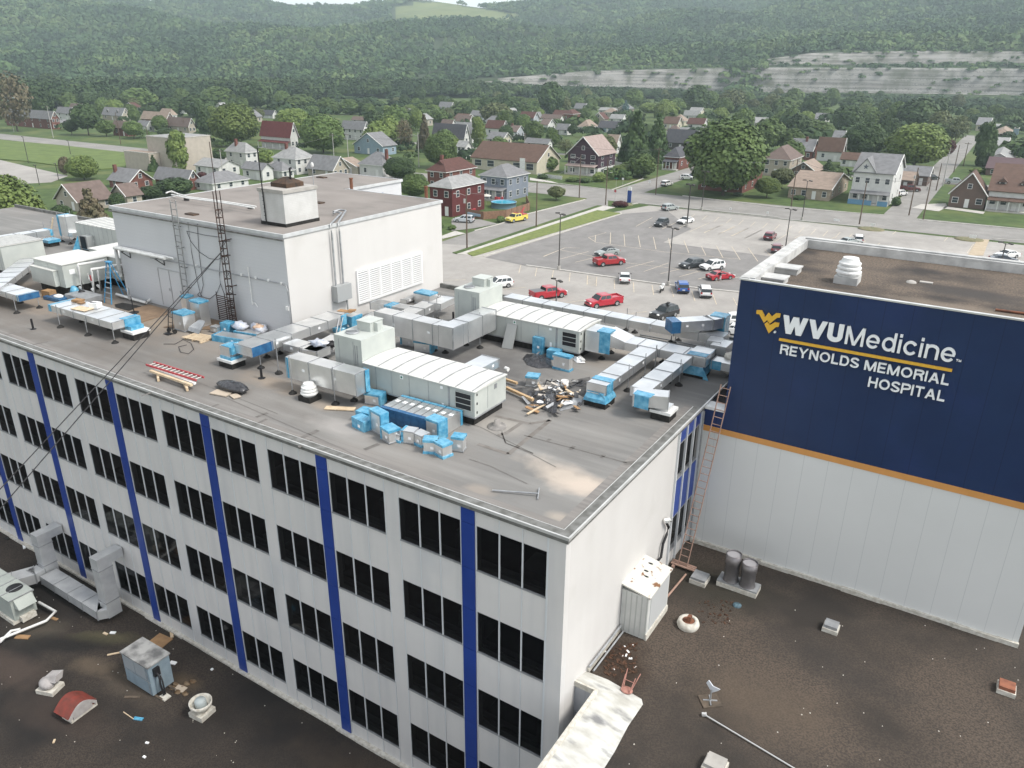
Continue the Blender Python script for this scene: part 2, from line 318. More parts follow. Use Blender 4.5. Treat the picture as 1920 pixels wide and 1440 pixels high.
def pp(k,x,y,z): v = P(k,x,y,z); return v.x, v.y
RFL = (.62,.50,.40)
spots(rm, [(-42,4,20,5.5,0,(.135,.112,.092),.55),(-22,3,9,3.5,0,(.15,.135,.12),.4),(*pp('Y',1062,893,RF),1.9,.8,-.2,(.50,.43,.36),.75),(*pp('Y',1090,910,RF),1.0,.6,.4,(.52,.44,.37),.6),(*pp('Y',1045,968,RF),.5,.38,0,(.44,.38,.31),.5),(*pp('Y',897,917,RF),.6,.35,.2,(.38,.32,.26),.4),
           (*pp('Y',610,870-110,RF),.9,.5,0,(.40,.33,.26),.5),(*pp('Y',300,600,RF),4.5,1.6,0,(.32,.25,.18),.6),(*pp('Y',100,560,RF),6,2.2,0,(.30,.235,.175),.6),(*pp('Y',400,640,RF),4,2,0,(.27,.235,.20),.5),
           (*pp('Y',900,690,RF),3.2,3.5,0,(.10,.096,.093),.8),(*pp('Y',1000,640,RF),5,1.6,0,(.105,.10,.097),.8),(*pp('Y',690,740,RF),3.5,1.0,0,(.13,.125,.12),.6),(*pp('Y',560,690,RF),2.6,1.6,0,(.15,.14,.13),.6),
           (*pp('Y',930,795,RF),1.2,.8,0,(.40,.37,.33),.5),(*pp('Y',520,720,RF),2.6,.6,0,(.34,.27,.20),.5),(*pp('Y',1180,660,RF),1.8,3.2,0,(.38,.33,.27),.4),(*pp('Y',640,800,RF),1.5,.6,0,(.38,.36,.34),.6)])
HB = thing('hospital_building', 'long grey panelled hospital block with blue stripes and bands of dark windows', 'building', (0,0,0))
X0 = -76.0; rows = [(18.72,16.84),(15.05,13.19),(11.42,9.55),(7.72,5.83)]
b = MB(); zt = 19.42; prev = zt
for (t1, b1) in rows:
    b.box(X0, 0, t1, -.66, .3, prev); prev = b1
b.box(X0, 0, 0, -.66, .3, prev)
k = 0; groups = []
while -3.92-7.07*k > X0:
    c = -3.92-7.07*k
    gs = [(c+.36, c+3.22), (c-3.16, c-.31)]
    groups.append((c, gs)); k += 1
for (t1, b1) in rows:
    edges = []
    for c, gs in groups:
        edges += [(c-.31, c+.36)]
        edges += [(c+3.22, min(c+7.07-3.16, -.66))]
    for (a, e) in edges:
        if e-a > .02: b.box(a, .002, b1, e, .298, t1)
b.box(-.66, -.03, 0, 0, .3, zt)
b.build('facade_wall', panel, HB)
# vertical ribs, pier joints
b = MB()
for c, gs in groups:
    for a, e in gs:
        for x in (a, a+.96, a+1.90, e):
            b.box(x-.016, -.022, 4.95, x+.016, -.001, 19.40)
            if a < x < e:
                for (t1, b1) in rows: b.box(x-.027, -.012, b1, x+.027, .03, t1)
for x in (-.66,): b.box(x-.03,-.04,4.95,x+.03,-.001,19.40)
b.build('mullion_grid', ribm, HB)
for i, (c, gs) in enumerate(groups[:7]):
    b = MB(); prev = 19.36
    for z in [v for r_ in rows for v in r_] + [4.97]:
        b.box(c-.27, -.045, z+.02, c+.30, -.001, prev-.0); prev = z-.0
    b.build('blue_stripe', bluep, HB)
for c, gs in groups[:7]:
    for a, e in gs:
        for ri, (t1, b1) in enumerate(rows):
            f = MB()
            f.box(a, .005, t1-.02, e, .03, t1-.0005); f.box(a, -.03, b1+.0005, e, .03, b1+.05)
            for x in (a+.0005, e-.0305): f.box(x, .01, b1+.05, x+.015, .03, t1-.02)
            p_ = MB(); p_.face([(a,.025,b1+.04),(e,.025,b1+.04),(e,.025,t1-.01),(a,.025,t1-.01)])
            wo = p_.build('window', glass, HB); f.build('frame', galv2, wo)
# rooms behind the glass
b = MB(); carp = mat('room_surface', (.16,.16,.15), (.08,.08,.08), .8, rough=.9)
sill = mat('room_sill', (.42,.43,.42), (.25,.26,.25), .7, rough=.7)
for (t1, b1) in rows:
    b.box(X0, .31, b1-.95, -.4, 5.0, b1-.9); b.box(X0, 5.0, b1-.9, -.4, 5.1, t1+.5, 0); b.box(X0, .35, t1+.35, -.4, 5, t1+.4)
    b.box(X0, .7, b1-.8, -.4, .95, b1-.22, 1); b.box(X0, .33, b1-.1, -.4, .45, b1-.02, 1)
r2 = random.Random(3)
for c, gs in groups[:7]:
    for a, e in gs:
        for (t1, b1) in rows:
            if r2.random() < .55: x = a + r2.random()*1.8; b.box(x, .9+r2.random()*1.2, b1-.9, x+.5+r2.random(), 1.9+r2.random(), b1-.3+r2.random()*.5, 1)
            if r2.random() < .4: b.box(a+.1, 2.2, t1+.28, a+1.4, 2.5, t1+.34, 1)
b.build('interior', [carp, sill], HB)
# side wall on the east, with its window bay by the sign wall
b = MB(); b.box(-.3, .3, 0, 0, 9.72, zt); b.box(-.3, 9.72, 0, 0, 9.78, zt); b.box(-.3, 12.5, 0, 0, 21.7, zt)
for z0, z1 in ((0,13.15),(15.03,16.86),(18.70,zt)): b.box(-.3, 9.78, z0, -.01, 12.5, z1)
b.box(-.3, 21.7, 0, X0, 21.4, zt); b.box(X0, 0, 0, X0-.3, 21.7, zt)
b.build('side_wall', stucco, HB)
for z0, z1 in ((15.03,16.86),(18.70,19.36)): b = MB(); b.box(-.009, 9.82, z0+.02, .03, 12.46, z1-.02); b.build('blue_panel', bluep, HB)
b = MB()
for y in (9.78, 10.68, 11.58, 12.46): b.box(-.008, y-.04, 12.5, .09, y+.04, 19.38)
b.build('mullion_grid', ribm, HB)
for z0, z1 in ((13.15,15.03),(16.86,18.70)):
    p_ = MB(); p_.face([(-.12,9.8,z0),(-.12,12.48,z0),(-.12,12.48,z1),(-.12,9.8,z1)]); wo = p_.build('window', glass, HB)
    f = MB(); f.box(-.2,9.80,z0,.02,12.45,z0+.1); f.box(-.2,9.80,z1-.06,.02,12.45,z1); f.build('frame', galv2, wo)
# roof sheet, metal edge
b = MB(); b.face([(X0,0.0,RF-.02),(0,0,RF-.02),(0,21.7,RF-.02),(X0,21.7,RF-.02)]); b.build('roof', rm, HB)
b = MB(); b.face([(X0,.26,RF-.02+.004),(-.3,.26,RF-.016),(-.3,.62,RF-.016),(X0,.62,RF-.016)]); b.face([(-.62,.62,RF-.016),(-.26,.62,RF-.016),(-.26,12,RF-.016),(-.62,12,RF-.016)])
b.build('edge_flashing', mat('edge_flashing',(.175,.165,.155),(.23,.215,.20),2,rough=.8,stretch=(.2,3,1)), HB)
b = MB()
b.box(X0, -.16, RF-.08, .10, -.10, RF+.03); b.box(.10,-.16,RF-.08,.16,16.4,RF+.03)
b.box(X0, .225, RF-.015, -.24, .25, RF+.02); b.box(-.25,.25,RF-.015,-.225,12,RF+.02)
b.build('coping', cope, HB)
b = MB(); b.box(X0,-.10,RF-.25,.10,.0-.001,RF+.015); b.box(.0001,0,RF-.25,.10,16.4,RF+.015); b.box(X0,0,RF-.19,.0,.225,RF+.013); b.box(-.225,.225,RF-.19,0,12,RF+.012)
b.build('gravel_stop', drip, HB)
b = MB(); b.box(X0, 21.55, RF-.02, -12, 21.75, RF+.25); b.box(-12,21.55,RF-.02,.1,21.75,RF+.25); b.build('rear_parapet', drip, HB)
# tar seams and scuffs on the membrane
tar = mat('tar_seam', (.13,.122,.112), (.165,.155,.145), 4, rough=.9)
tar2 = mat('worn_track', (.155,.14,.125), (.21,.195,.18), 2, rough=.9)
b = MB()
def roofline(k, pts, w_, mi=0, z=RF-.012): strip(b, [P(k,*p,RF)[:2] for p in pts], w_, z, mi)
for k, pts, w_, mi in (('C',((225,1140),(250,1215),(420,1290),(600,1385)),.03,0),('C',((380,1165),(720,1255),(1090,1355)),.06,0),('C',((700,1265),(725,1240)),.16,0),('C',((540,1205),(560,1190)),.14,0),('C',((915,1320),(935,1300)),.14,0),
      ('C',((560,1060),(270,1295),(60,1225)),.20,1),('C',((360,1080),(255,1150),(200,1165)),.18,1),('C',((180,1030),(420,1085),(560,1060)),.18,1),('C',((1070,1360),(1170,1350)),.25,0),('C',((0,1330),(150,1380),(400,1500)),.05,0),
      ('B',((0,1040),(80,1010)),.16,0),('B',((310,1185),(430,1130)),.22,0),('B',((750,1265),(850,1225)),.2,0),('B',((1700,1150),(1730,1220),(1920,1290)),.06,0),('B',((0,600),(160,690),(470,850)),.04,0),
      ('Y',((60,646),(90,640)),.14,0),('Y',((10,627),(28,623)),.12,0),('Y',((470,800),(500,785)),.16,0),('Y',((265,742),(300,730)),.12,0),('Y',((380,770),(410,757)),.14,0),('Y',((560,838),(585,824)),.14,0),('Y',((400,735),(640,840),(760,900)),.035,0),('Y',((700,735),(900,800),(1000,850)),.035,0),('Y',((150,640),(330,700),(520,775)),.035,0)):
    roofline(k, pts, w_, mi)
b.build('tar_seam', [tar, tar2], HB)
# ================================================================ MECHANICAL PENTHOUSE
PT = 25.3
PH_ = thing('rooftop_penthouse', 'tall windowless painted block penthouse rising from the hospital roof', 'building', (-29,15,RF))
pb_ = [(-36.7,8.55),(-21.62,8.55),(-21.62,21.9),(-30,21.9),(-30,27.9),(-36.7,27.9)]
b = MB(); b.prism(pb_[:1]+pb_[1:], 0, PT-.12); b.build('wall', block, PH_)
# right hand face is rendered plaster, a skin proud of the block
b = MB(); b.box(-21.62, 8.552, RF-1, -21.59, 21.9, PT-.13); b.build('rendered_face', stucco, PH_)
prm = mat('penthouse_membrane', (.20,.18,.165), (.26,.235,.215), .3, rough=.9, detail=8, c3=(.14,.13,.12), s3=.35, lo3=.55, hi3=.75); streaks(prm, (.25,1.3,1), (.27,.25,.23), .5)
b = MB(); b.face([(x,y,PT) for x,y in pb_]); b.build('roof', prm, PH_)
b = MB(); e = .14
def rim(b, pts, z0, z1, t):
    n = len(pts)
    for i in range(n):
        a, c = Vector((*pts[i],0)), Vector((*pts[(i+1)%n],0)); d = (c-a).normalized(); nn = Vector((d.y,-d.x,0)); L = (c-a).length
        m_ = (a+c)/2 + nn*t/2; b.obox((m_.x,m_.y,(z0+z1)/2),(L+2*t if i%2 else L, t,z1-z0),math.atan2(d.y,d.x))
rim(b, pb_, PT-.15, PT+.03, .10); b.build('coping', mat('penthouse_coping',(.55,.56,.56),(.45,.46,.46),2,rough=.5), PH_)
b = MB(); b.box(-36.8,8.36,PT-.30,-21.5,8.40,PT-.22); b.build('drip_strip', drip, PH_)
lv = MB(); y0,y1,z0,z1 = 13.65,19.6,20.4,22.3
for i in range(7):
    y = y0+(y1-y0)*i/6; lv.box(-21.589,y-.04,z0,-21.48,y+.04,z1)
lv.box(-21.589,y0-.04,z0-.06,-21.47,y1+.04,z0); lv.box(-21.589,y0-.04,z1,-21.47,y1+.04,z1+.06)
for j in range(15):
    z = z0 + (z1-z0)*(j+.5)/15
    lv.faces([(-21.575,y0,z+.025),(-21.46,y0,z-.03),(-21.46,y1,z-.03),(-21.575,y1,z+.025),(-21.575,y0,z+.035),(-21.455,y0,z-.018),(-21.455,y1,z-.018),(-21.575,y1,z+.035)],[(0,1,2,3),(4,7,6,5),(1,5,6,2),(0,4,5,1),(3,2,6,7)])
lo = lv.build('louvre', mat('louvre_white',(.80,.80,.79),rough=.5), PH_)
b = MB(); b.box(-21.588,y0,z0,-21.582,y1,z1); b.build('louvre_backing', black, lo)
# doors in the block wall
dm = mat('door_paint', (.54,.545,.555), rough=.6)
a1 = PY('I',1670,430,8.55); a2 = PY('I',1700,870,8.55)
for (l_, r_) in ((-32.9,-31.9),(-31.85,-30.85)):
    b = MB(); b.box(l_+.02, 8.51, RF+.12, r_-.02, 8.548, RF+2.35); d_ = b.build('door', dm, PH_); h = MB(); h.box(r_-.16,8.47,RF+1.1,r_-.08,8.508,RF+1.25); h.build('handle', galv2, d_)
b = MB()
for x0,x1,zz0,zz1 in ((-32.96,-32.9,RF+.1,RF+2.42),(-30.85,-30.79,RF+.1,RF+2.42),(-32.9,-30.85,RF+2.36,RF+2.42),(-31.87,-31.855,RF+.12,RF+2.36)): b.box(x0,8.49,zz0,x1,8.549,zz1)
b.build('door_frame', mat('door_frame_grey',(.42,.425,.43),rough=.6), PH_)
# chimney block with its hood
cb = P('A',1610,140,PT); cx0 = P('A',1465,120,PT).x; cy1 = P('A',1785,100,PT).y; cx1, cy0 = cb.x, cb.y; ct = PT+1.95
CB = thing('chimney_block', 'square white brick chimney block with a black hood on the penthouse roof', 'chimney', ((cx0+cx1)/2,(cy0+cy1)/2,PT))
b = MB(); b.box(cx0,cy0,PT+.18,cx1,cy1,ct-.18); b.build('brickwork', lines(mat('white_brick',(.56,.555,.54),(.47,.465,.45),1.2,rough=.85,bump=.2,bscale=9),2,.09,.012,(.42,.42,.41),strength=.5), CB)
b = MB(); b.box(cx0-.03,cy0-.03,PT,cx1+.03,cy1+.03,PT+.18); b.build('tar_base', blackr, CB)
b = MB(); b.box(cx0-.06,cy0-.06,ct-.18,cx1+.06,cy1+.06,ct); b.build('cap_slab', concr, CB)
hx, hy = (cx0+cx1)/2-.1, (cy0+cy1)/2+.1
b = MB(); b.box(hx-.62,hy-.62,ct,hx+.62,hy+.62,ct+.22); v0 = [(hx-.62,hy-.62,ct+.22),(hx+.62,hy-.62,ct+.22),(hx+.62,hy+.62,ct+.22),(hx-.62,hy+.62,ct+.22)]; v1 = [(hx-.14,hy-.14,ct+.5),(hx+.14,hy-.14,ct+.5),(hx+.14,hy+.14,ct+.5),(hx-.14,hy+.14,ct+.5)]
b.faces(v0+v1,[(0,1,5,4),(1,2,6,5),(2,3,7,6),(3,0,4,7),(4,5,6,7)])
b.build('hood', mat('rusty_black',(.035,.03,.027),(.09,.055,.035),3,rough=.8), CB)
b = MB(); b.tube([(hx+.3,hy,ct+.35),(hx+.3,hy,ct+.95),(hx+.42,hy,ct+1.0)],.06); b.build('flue', black, CB)
b = MB(); b.tube([(cx0+.42,cy0-.05,PT+.1),(cx0+.40,cy0-.06,ct+.2),(cx0+.38,cy0-.07,ct+2.1)],.035); 
for i in range(9): b.obox((cx0+.40,cy0-.08,PT+.3+i*.2),(.12,.03,.02))
b.build('antenna_pole', black, CB)
# ================================================================ SIGN BUILDING (tower wing) and low wings
YS = 12.58; SX0, SX1 = 1.0, 13.64; ST = 25.5
navy = mat('navy_cladding', (.0115,.030,.090), (.010,.026,.080), .7, rough=.42, spec=.35, c3=(.016,.034,.115), s3=.3)
wclad = mat('white_cladding', (.66,.67,.655), (.63,.64,.625), .3, rough=.5, spec=.35)
lines(wclad, 0, .98, .022, (.42,.44,.44), off=.3, strength=.55); lines(navy, 0, .98, .022, (.005,.012,.05), off=.3, strength=.8)
SB = thing('sign_building', 'blocky wing clad in navy above and white below, with an orange band', 'building', (0,0,0))
b = MB(); b.box(SX0, YS, 18.62, SX1, YS+.3, ST-.06); b.box(SX0,YS+.3,18.62,SX0+.3,22.3,ST-.06); b.box(SX1-.3,YS+.3,18.62,SX1,22.3,ST-.06); b.box(SX0,22.3,18.62,SX1,22.6,ST-.06)
b.box(.11, YS, 18.62, SX0, YS+.3, 19.42)
b.build('navy_wall', navy, SB)
b = MB(); b.box(.11, YS, 0, SX1, YS+.3, 18.36); b.box(SX0,YS+.3,0,SX0+.3,22.6,18.36); b.box(SX1-.3,YS+.3,0,SX1,22.6,18.36); b.build('white_wall', wclad, SB)
b = MB(); b.box(.11, YS-.04, 18.36, SX1+.04, YS+.3, 18.62); b.box(SX0,YS+.3,18.36,SX1+.04,22.6,18.62); b.build('orange_band', mat('orange_band',(.62,.30,.095),(.56,.27,.08),1,rough=.5), SB)
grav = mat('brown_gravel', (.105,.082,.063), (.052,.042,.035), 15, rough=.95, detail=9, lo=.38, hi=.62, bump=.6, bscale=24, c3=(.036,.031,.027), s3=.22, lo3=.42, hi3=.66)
gravl = mat('brown_gravel_pale', (.165,.13,.10), (.09,.073,.06), 12, rough=.95, detail=9, lo=.38, hi=.62, bump=.6, bscale=22, c3=(.045,.04,.037), s3=.28, lo3=.50, hi3=.64)  # lighter brown gravel of the sign wing roof
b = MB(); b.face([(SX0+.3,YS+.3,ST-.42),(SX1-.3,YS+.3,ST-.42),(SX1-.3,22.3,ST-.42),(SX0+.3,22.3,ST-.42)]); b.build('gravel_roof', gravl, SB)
b = MB(); b.box(SX0-.06,YS-.05,ST-.06,SX1+.05,YS+.12,ST); b.build('front_coping', cope, SB)
b = MB(); b.box(SX0-.06,YS+.12,ST-.06,SX0+.30,22.65,ST+.03); b.box(SX0+.30,22.3,ST-.06,SX1+.05,22.65,ST+.05); b.box(SX1-.36,YS+.12,ST-.06,SX1+.05,22.2,ST+.05); b.box(SX0+.3,22.05,ST-.42,SX1,22.2,ST+.0); b.box(SX0+.3,YS+.3,ST-.42,SX0+.5,22.05,ST+.0)
b.build('parapet', mat('flaky_white',(.56,.56,.54),(.38,.38,.37),1.5,rough=.6,bump=.5,bscale=3), SB)
b = MB(); b.box(.12,YS-.06,19.42,SX0-.01,YS+.62,19.56); b.build('ledge_coping', white, SB)
b = MB()
r2 = random.Random(5); x = .15
while x < SX1-.05:
    l_ = r2.uniform(.6,1.6); e_ = min(x+l_,SX1+.03); b.box(x,YS-.10-r2.uniform(0,.05),ZR-.02,e_,YS-.0005,ZR+.16+r2.uniform(0,.05)); x = e_
b.build('base_flashing', cream, SB)
# lettering
signw = mat('sign_letter_white', (.84,.86,.86), rough=.45)
gold = mat('sign_gold', (.72,.42,.05), rough=.45)
SG = thing('hospital_sign', 'white raised lettering and gold emblem of the hospital name on the navy wall', 'sign', (4,YS-.1,21))
def sp_(k,x,y): v = PY(k,x,y,YS-.1); return v.x, v.z
def arc(cx,cy,rx,ry,a0,a1,n=14): return [(cx+rx*math.cos(math.radians(a0+(a1-a0)*i/n)), cy+ry*math.sin(math.radians(a0+(a1-a0)*i/n))) for i in range(n+1)]
def ribbon(pts, t, closed=False):
    pts = [p for i, p in enumerate(pts) if i == 0 or (Vector(p)-Vector(pts[i-1])).length > 1e-4]; n = len(pts); L = []; R_ = []
    for i in range(n):
        p = Vector(pts[i]); a = Vector(pts[i-1]) if (i > 0 or closed) else None; c = Vector(pts[(i+1)%n]) if (i < n-1 or closed) else None
        d1 = (p-a).normalized() if a is not None else (c-p).normalized(); d2 = (c-p).normalized() if c is not None else d1
        n1 = Vector((-d1.y,d1.x)); n2 = Vector((-d2.y,d2.x)); m = (n1+n2).normalized(); k = min(2.2, 1/max(.2,m.dot(n1))); L.append(p+m*t/2*k); R_.append(p-m*t/2*k)
    return [[L[i],L[(i+1)%n],R_[(i+1)%n],R_[i]] for i in range(n if closed else n-1)]
def rect(x0,y0,x1,y1): return [[(x0,y0),(x1,y0),(x1,y1),(x0,y1)]]
def diag(xt,xb,w,y1=1.0,y0=0.0): return [[(xt,y1),(xt+w,y1),(xb+w,y0),(xb,y0)]]
def glyph(ch, t):
    """strokes (each a list of quads) and width; cap height 1"""
    h = t/2; d = t*1.1
    G = {
     'W': ([diag(0,.235,d),diag(.5,.235,d),diag(.5,.735,d),diag(.97,.735,d)], .97+d), 'V': ([diag(0,.31,d),diag(.62,.31,d)], .62+d),
     'M': ([rect(0,0,t,1),rect(.88-t,0,.88,1),diag(0,.44-d/2,d),diag(.88-d,.44-d/2,d)], .88), 'N': ([rect(0,0,t,1),rect(.72-t,0,.72,1),diag(0,.72-d*1.05,d*1.05)], .72),
     'U': ([ribbon([(h,1),(h,.33)]+arc(.36,.33,.36-h,.33-h,180,360)+[(.72-h,1)],t)], .72), 'O': ([ribbon(arc(.41,.5,.41-h,.5-h,0,348,28),t,True)], .82),
     'R': ([rect(0,0,t,1),ribbon([(t*.9,1-h),(.42,1-h)]+arc(.42,.745,.22,.255-h,90,-90)+[(t*.9,.49)],t),ribbon([(.42,.47),(.56,.40),(.60,.2),(.63,0)],t)], .68), 'P': ([rect(0,0,t,1),ribbon([(t*.9,1-h),(.42,1-h)]+arc(.42,.72,.22,.28-h,90,-90)+[(t*.9,.44)],t)], .64),
     'E': ([rect(0,0,t,1),rect(t*.9,0,.60,t),rect(t*.9,1-t,.60,1),rect(t*.9,.5-h,.55,.5+h)], .60), 'L': ([rect(0,0,t,1),rect(t*.9,0,.55,t)], .55), 'H': ([rect(0,0,t,1),rect(.70-t,0,.70,1),rect(t*.9,.5-h,.70-t*.9,.5+h)], .70),
     'I': ([rect(0,0,t,1)], t), 'T': ([rect(0,1-t,.64,1),rect(.32-h,0,.32+h,1-t*.9)], .64), 'Y': ([diag(0,.30,d,1,.42),diag(.62,.30,d,1,.42),rect(.30+d/2-h,0,.30+d/2+h,.44)], .62+d),
     'A': ([diag(.29,0,d),diag(.29,.60,d),rect(.16,.25,.60,.25+t*.85)], .60+d), 'D': ([rect(0,0,t,1),ribbon([(t*.9,1-h),(.34,1-h)]+arc(.34,.5,.36-h+.0,.5-h,90,-90,18)+[(t*.9,h)],t)], .70),
     'S': ([ribbon(arc(.31,.74,.25,.26-h,8,90,7)+arc(.31,.735,.25,.265-h,90,215,9)+[(.31,.50)]+arc(.31,.265,.27,.265-h,35,-90,9)+arc(.31,.265,.27,.265-h,-90,-172,7),t)], .62), ' ': ([], .22),
     'e': ([ribbon(arc(.31,.37,.31-h,.37-h,8,322,24),t),rect(.07,.35-h*.5,.60,.35+h*.9)], .62), 'd': ([ribbon(arc(.31,.37,.31-h,.37-h,0,345,24),t,True),rect(.62-t,0,.62,1)], .62), 'i': ([rect(0,0,t,.72),rect(0,.85,t,1)], t),
     'c': ([ribbon(arc(.31,.37,.31-h,.37-h,35,325,22),t)], .60), 'n': ([rect(0,0,t,.72),ribbon([(t*.6,.5)]+arc(.30,.46,.27-h*.4,.28-h,150,0,9)+[(.57-h*.4,0)],t)], .58)}
    return G[ch]
def word(s_, z_, x0, x1, hgt, t, name, gap=.13):
    """raised strokes, each stroke of a letter a few millimetres proud of the one before"""
    W_ = sum(glyph(c_,t)[1] for c_ in s_) + gap*(len(s_)-1); kx = (x1-x0)/W_; b = MB(); x = 0
    for c_ in s_:
        st, w_ = glyph(c_, t)
        for j, quads in enumerate(st):
            yf = YS-.12-.004*j
            for q in quads:
                pts = [(x0+(x+p[0])*kx, z_+p[1]*hgt) for p in q]; ar = sum(pts[i][0]*pts[(i+1)%4][1]-pts[(i+1)%4][0]*pts[i][1] for i in range(4))
                if ar < 0: pts = pts[::-1]
                b.face([(a,yf,c) for a,c in pts]);
                for i in range(4): a, c = pts[i], pts[(i+1)%4]; b.face([(a[0],yf,a[1]),(a[0],YS-.03,a[1]),(c[0],YS-.03,c[1]),(c[0],yf,c[1])])
        x += w_ + gap
    return b.build(name, signw, SG)
word('WVU', 23.53, 2.93, 5.27, .74, .235, 'bold_letters', .06); word('Medicine', 23.53, 5.38, 9.2, .74, .125, 'thin_letters', .12)
word('TM', 23.615, 9.26, 9.43, .07, .2, 'trademark'); word('REYNOLDS MEMORIAL', 22.63, 3.0, 9.2, .405, .145, 'small_letters', .13); word('HOSPITAL', 21.97, 6.5, 9.19, .41, .145, 'small_letters', .13)
b = MB(); b.box(2.9, YS-.16, 23.19, 9.21, YS-.06, 23.29); b.build('gold_bar', gold, SG)
RG['M1'] = (1410,570,9.6)
up = [(80,115),(170,120),(232,240),(293,160),(348,232),(425,172),(510,180),(497,248),(455,246),(320,355),(272,290),(212,340),(130,185),(78,180)]
dn = [(222,362),(275,318),(322,382),(405,333),(487,348),(473,415),(432,412),(300,530)]
b = MB()
for pl in (up, dn):
    pts = [PY('M1',x,y,YS-.12) for x,y in pl]; b.extr([(p.x,YS-.02,p.z) for p in pts][::-1], (0,-.10,0))
b.build('emblem', gold, SG)
b = MB(); v = PY('M1',408,508,YS-.1); b.lathe([(0,0),(.04,0)],(0,0,0),8); b = MB(); b.tube([(v.x,YS-.02,v.z),(v.x,YS-.1,v.z)],.045,10); b.build('registered_mark', signw, SG)
spots(gravl, [(*pp('S',1500,380,ST-.42),2.6,.9,-.1,(.05,.045,.042),.85),(*pp('S',1700,420,ST-.42),2.2,.8,0,(.06,.054,.05),.7),(*pp('S',800,360,ST-.42),.9,.35,0,(.05,.045,.042),.7),(*pp('S',1100,260,ST-.42),1.4,.5,0,(.07,.06,.052),.5),(*pp('S',1600,500,ST-.42),3,.5,-.1,(.22,.18,.14),.6)])
# low wing on the right
RW = thing('low_east_wing', 'low wing with a brown gravel roof at the foot of the white wall', 'building', (0,0,0))
b = MB(); b.face([(.0,1.12,ZR),(.87,1.12,ZR),(.87,-30,ZR),(46,-30,ZR),(46,40,ZR),(SX1,40,ZR),(SX1,YS,ZR),(0,YS,ZR)])
spots(grav, [(2.2,9.8,2.5,1.6,0,(.028,.027,.020),.7),(.9,3.2,1.0,1.6,.3,(.030,.018,.012),.85),(9,.6,3.6,2.4,.3,(.045,.038,.033),.45),(12,2.4,2.8,1.4,0,(.042,.036,.032),.45),(3.2,-1.8,1.6,1,0,(.03,.028,.026),.6),(6,4.0,2.6,1.6,.2,(.105,.08,.058),.5),(7.5,7.6,3,1.1,-.1,(.035,.032,.03),.55)])
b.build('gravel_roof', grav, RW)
b = MB(); b.box(.0,1.12,0,.87,1.3,ZR+.1); b.box(.87,-30,0,1.05,1.3,ZR+.1); b.build('wall', lines(mat('wing_panel',(.42,.43,.455),rough=.6),0,.42,.02,(.36,.37,.39)), RW)
fl = mat('flashing_white', (.58,.58,.55), (.40,.39,.35), 1.4, rough=.75, detail=8, bump=.3, bscale=2.5, c3=(.20,.20,.20), s3=1.0, lo3=.56, hi3=.72, stretch=(1,2.2,1))
def sheet(b, q): b.face(q)
b = MB(); zz = ZR
b.face([(0,1.12,zz+.30),(.87,1.12,zz+.30),(.87,2.1,zz+.02),(.0,2.0,zz+.06)]); b.face([(.87,1.12,zz+.30),(2.45,1.68,zz+.03),(2.3,1.9,zz+.015),(.87,2.1,zz+.02)])
b.face([(.87,1.12,zz+.30),(.87,-30,zz+.30),(2.5,-30,zz+.03),(2.5,-.78,zz+.03),(2.42,.5,zz+.03),(2.45,1.68,zz+.03)]); b.build('painted_flashing', fl, RW)
b = MB(); b.box(-.02,1.06,zz+.10,.93,1.14,zz+.34); b.box(.81,-30,zz+.10,.97,1.06,zz+.36); b.build('parapet_cap', cream, RW)
b = MB(); b.box(.002,2.05,ZR,.1,4.8,ZR+.18); b.build('wall_flashing', cream, RW)
b = MB(); b.tube([(.12,2.0,ZR+.32),(.12,4.75,ZR+.32)],.05); b.tube([(.25,2.1,ZR+.12),(.25,4.75,ZR+.12)],.04); b.build('conduit', galv2, RW)
v0 = PY('W',365,870,1.12); v1 = PY('W',450,1010,1.12)
b = MB()
for i in range(10): z = 11.3-.1*i; b.faces([(.1,1.115,z),(.1,1.06,z-.06),(.8,1.06,z-.06),(.8,1.115,z)],[(0,1,2,3)])
b.box(.06,1.05,10.3,.1,1.118,11.36); b.box(.06,1.05,11.36,.84,1.118,11.4); b.build('wall_louvre', galv2, RW)
# low wing on the left
LW = thing('low_north_wing', 'low wing with a dark gravel roof below the banded window wall', 'building', (0,0,0))
gravd = mat('dark_gravel', (.062,.049,.039), (.030,.025,.022), 15, rough=.95, detail=9, lo=.38, hi=.62, bump=.6, bscale=24, c3=(.020,.018,.017), s3=.17, lo3=.42, hi3=.62)
spots(gravd, [(-6,-1.6,6,1.2,.0,(.062,.046,.034),.7),(-22,-3.6,2,.8,0,(.10,.08,.06),.5),(*pp('L',490,890,ZL),1.3,.6,.2,(.13,.10,.07),.6),(*pp('L',560,740,ZL),2,.5,.5,(.12,.11,.06),.6),(*pp('L',200,700,ZL),1.6,1.2,.2,(.10,.085,.065),.55),(*pp('L',1000,980,ZL),.9,.5,.2,(.11,.08,.05),.6),(*pp('L',60,900,ZL),3,.9,.2,(.075,.055,.045),.6),(*pp('L',300,1150,ZL),3,1,.2,(.07,.05,.04),.4),(*pp('L',330,770,ZL),3.4,.7,.5,(.012,.012,.012),.8)])
b = MB(); b.face([(-90,-45,ZL),(.87,-45,ZL),(.87,0,ZL),(-90,0,ZL)]); b.build('gravel_roof', gravd, LW)
b = MB(); x = -60
while x < -.8: l_ = r2.uniform(1,2.6); b.box(x,-.16-r2.uniform(0,.06),ZL-.01,min(x+l_,-.7),-.001,ZL+.10+r2.uniform(0,.04)); x += l_
b.build('base_flashing', cream, LW)
b = MB(); b.box(-90,-45,0,.87,-44.8,ZL-.01); b.build('wall', panel, LW)
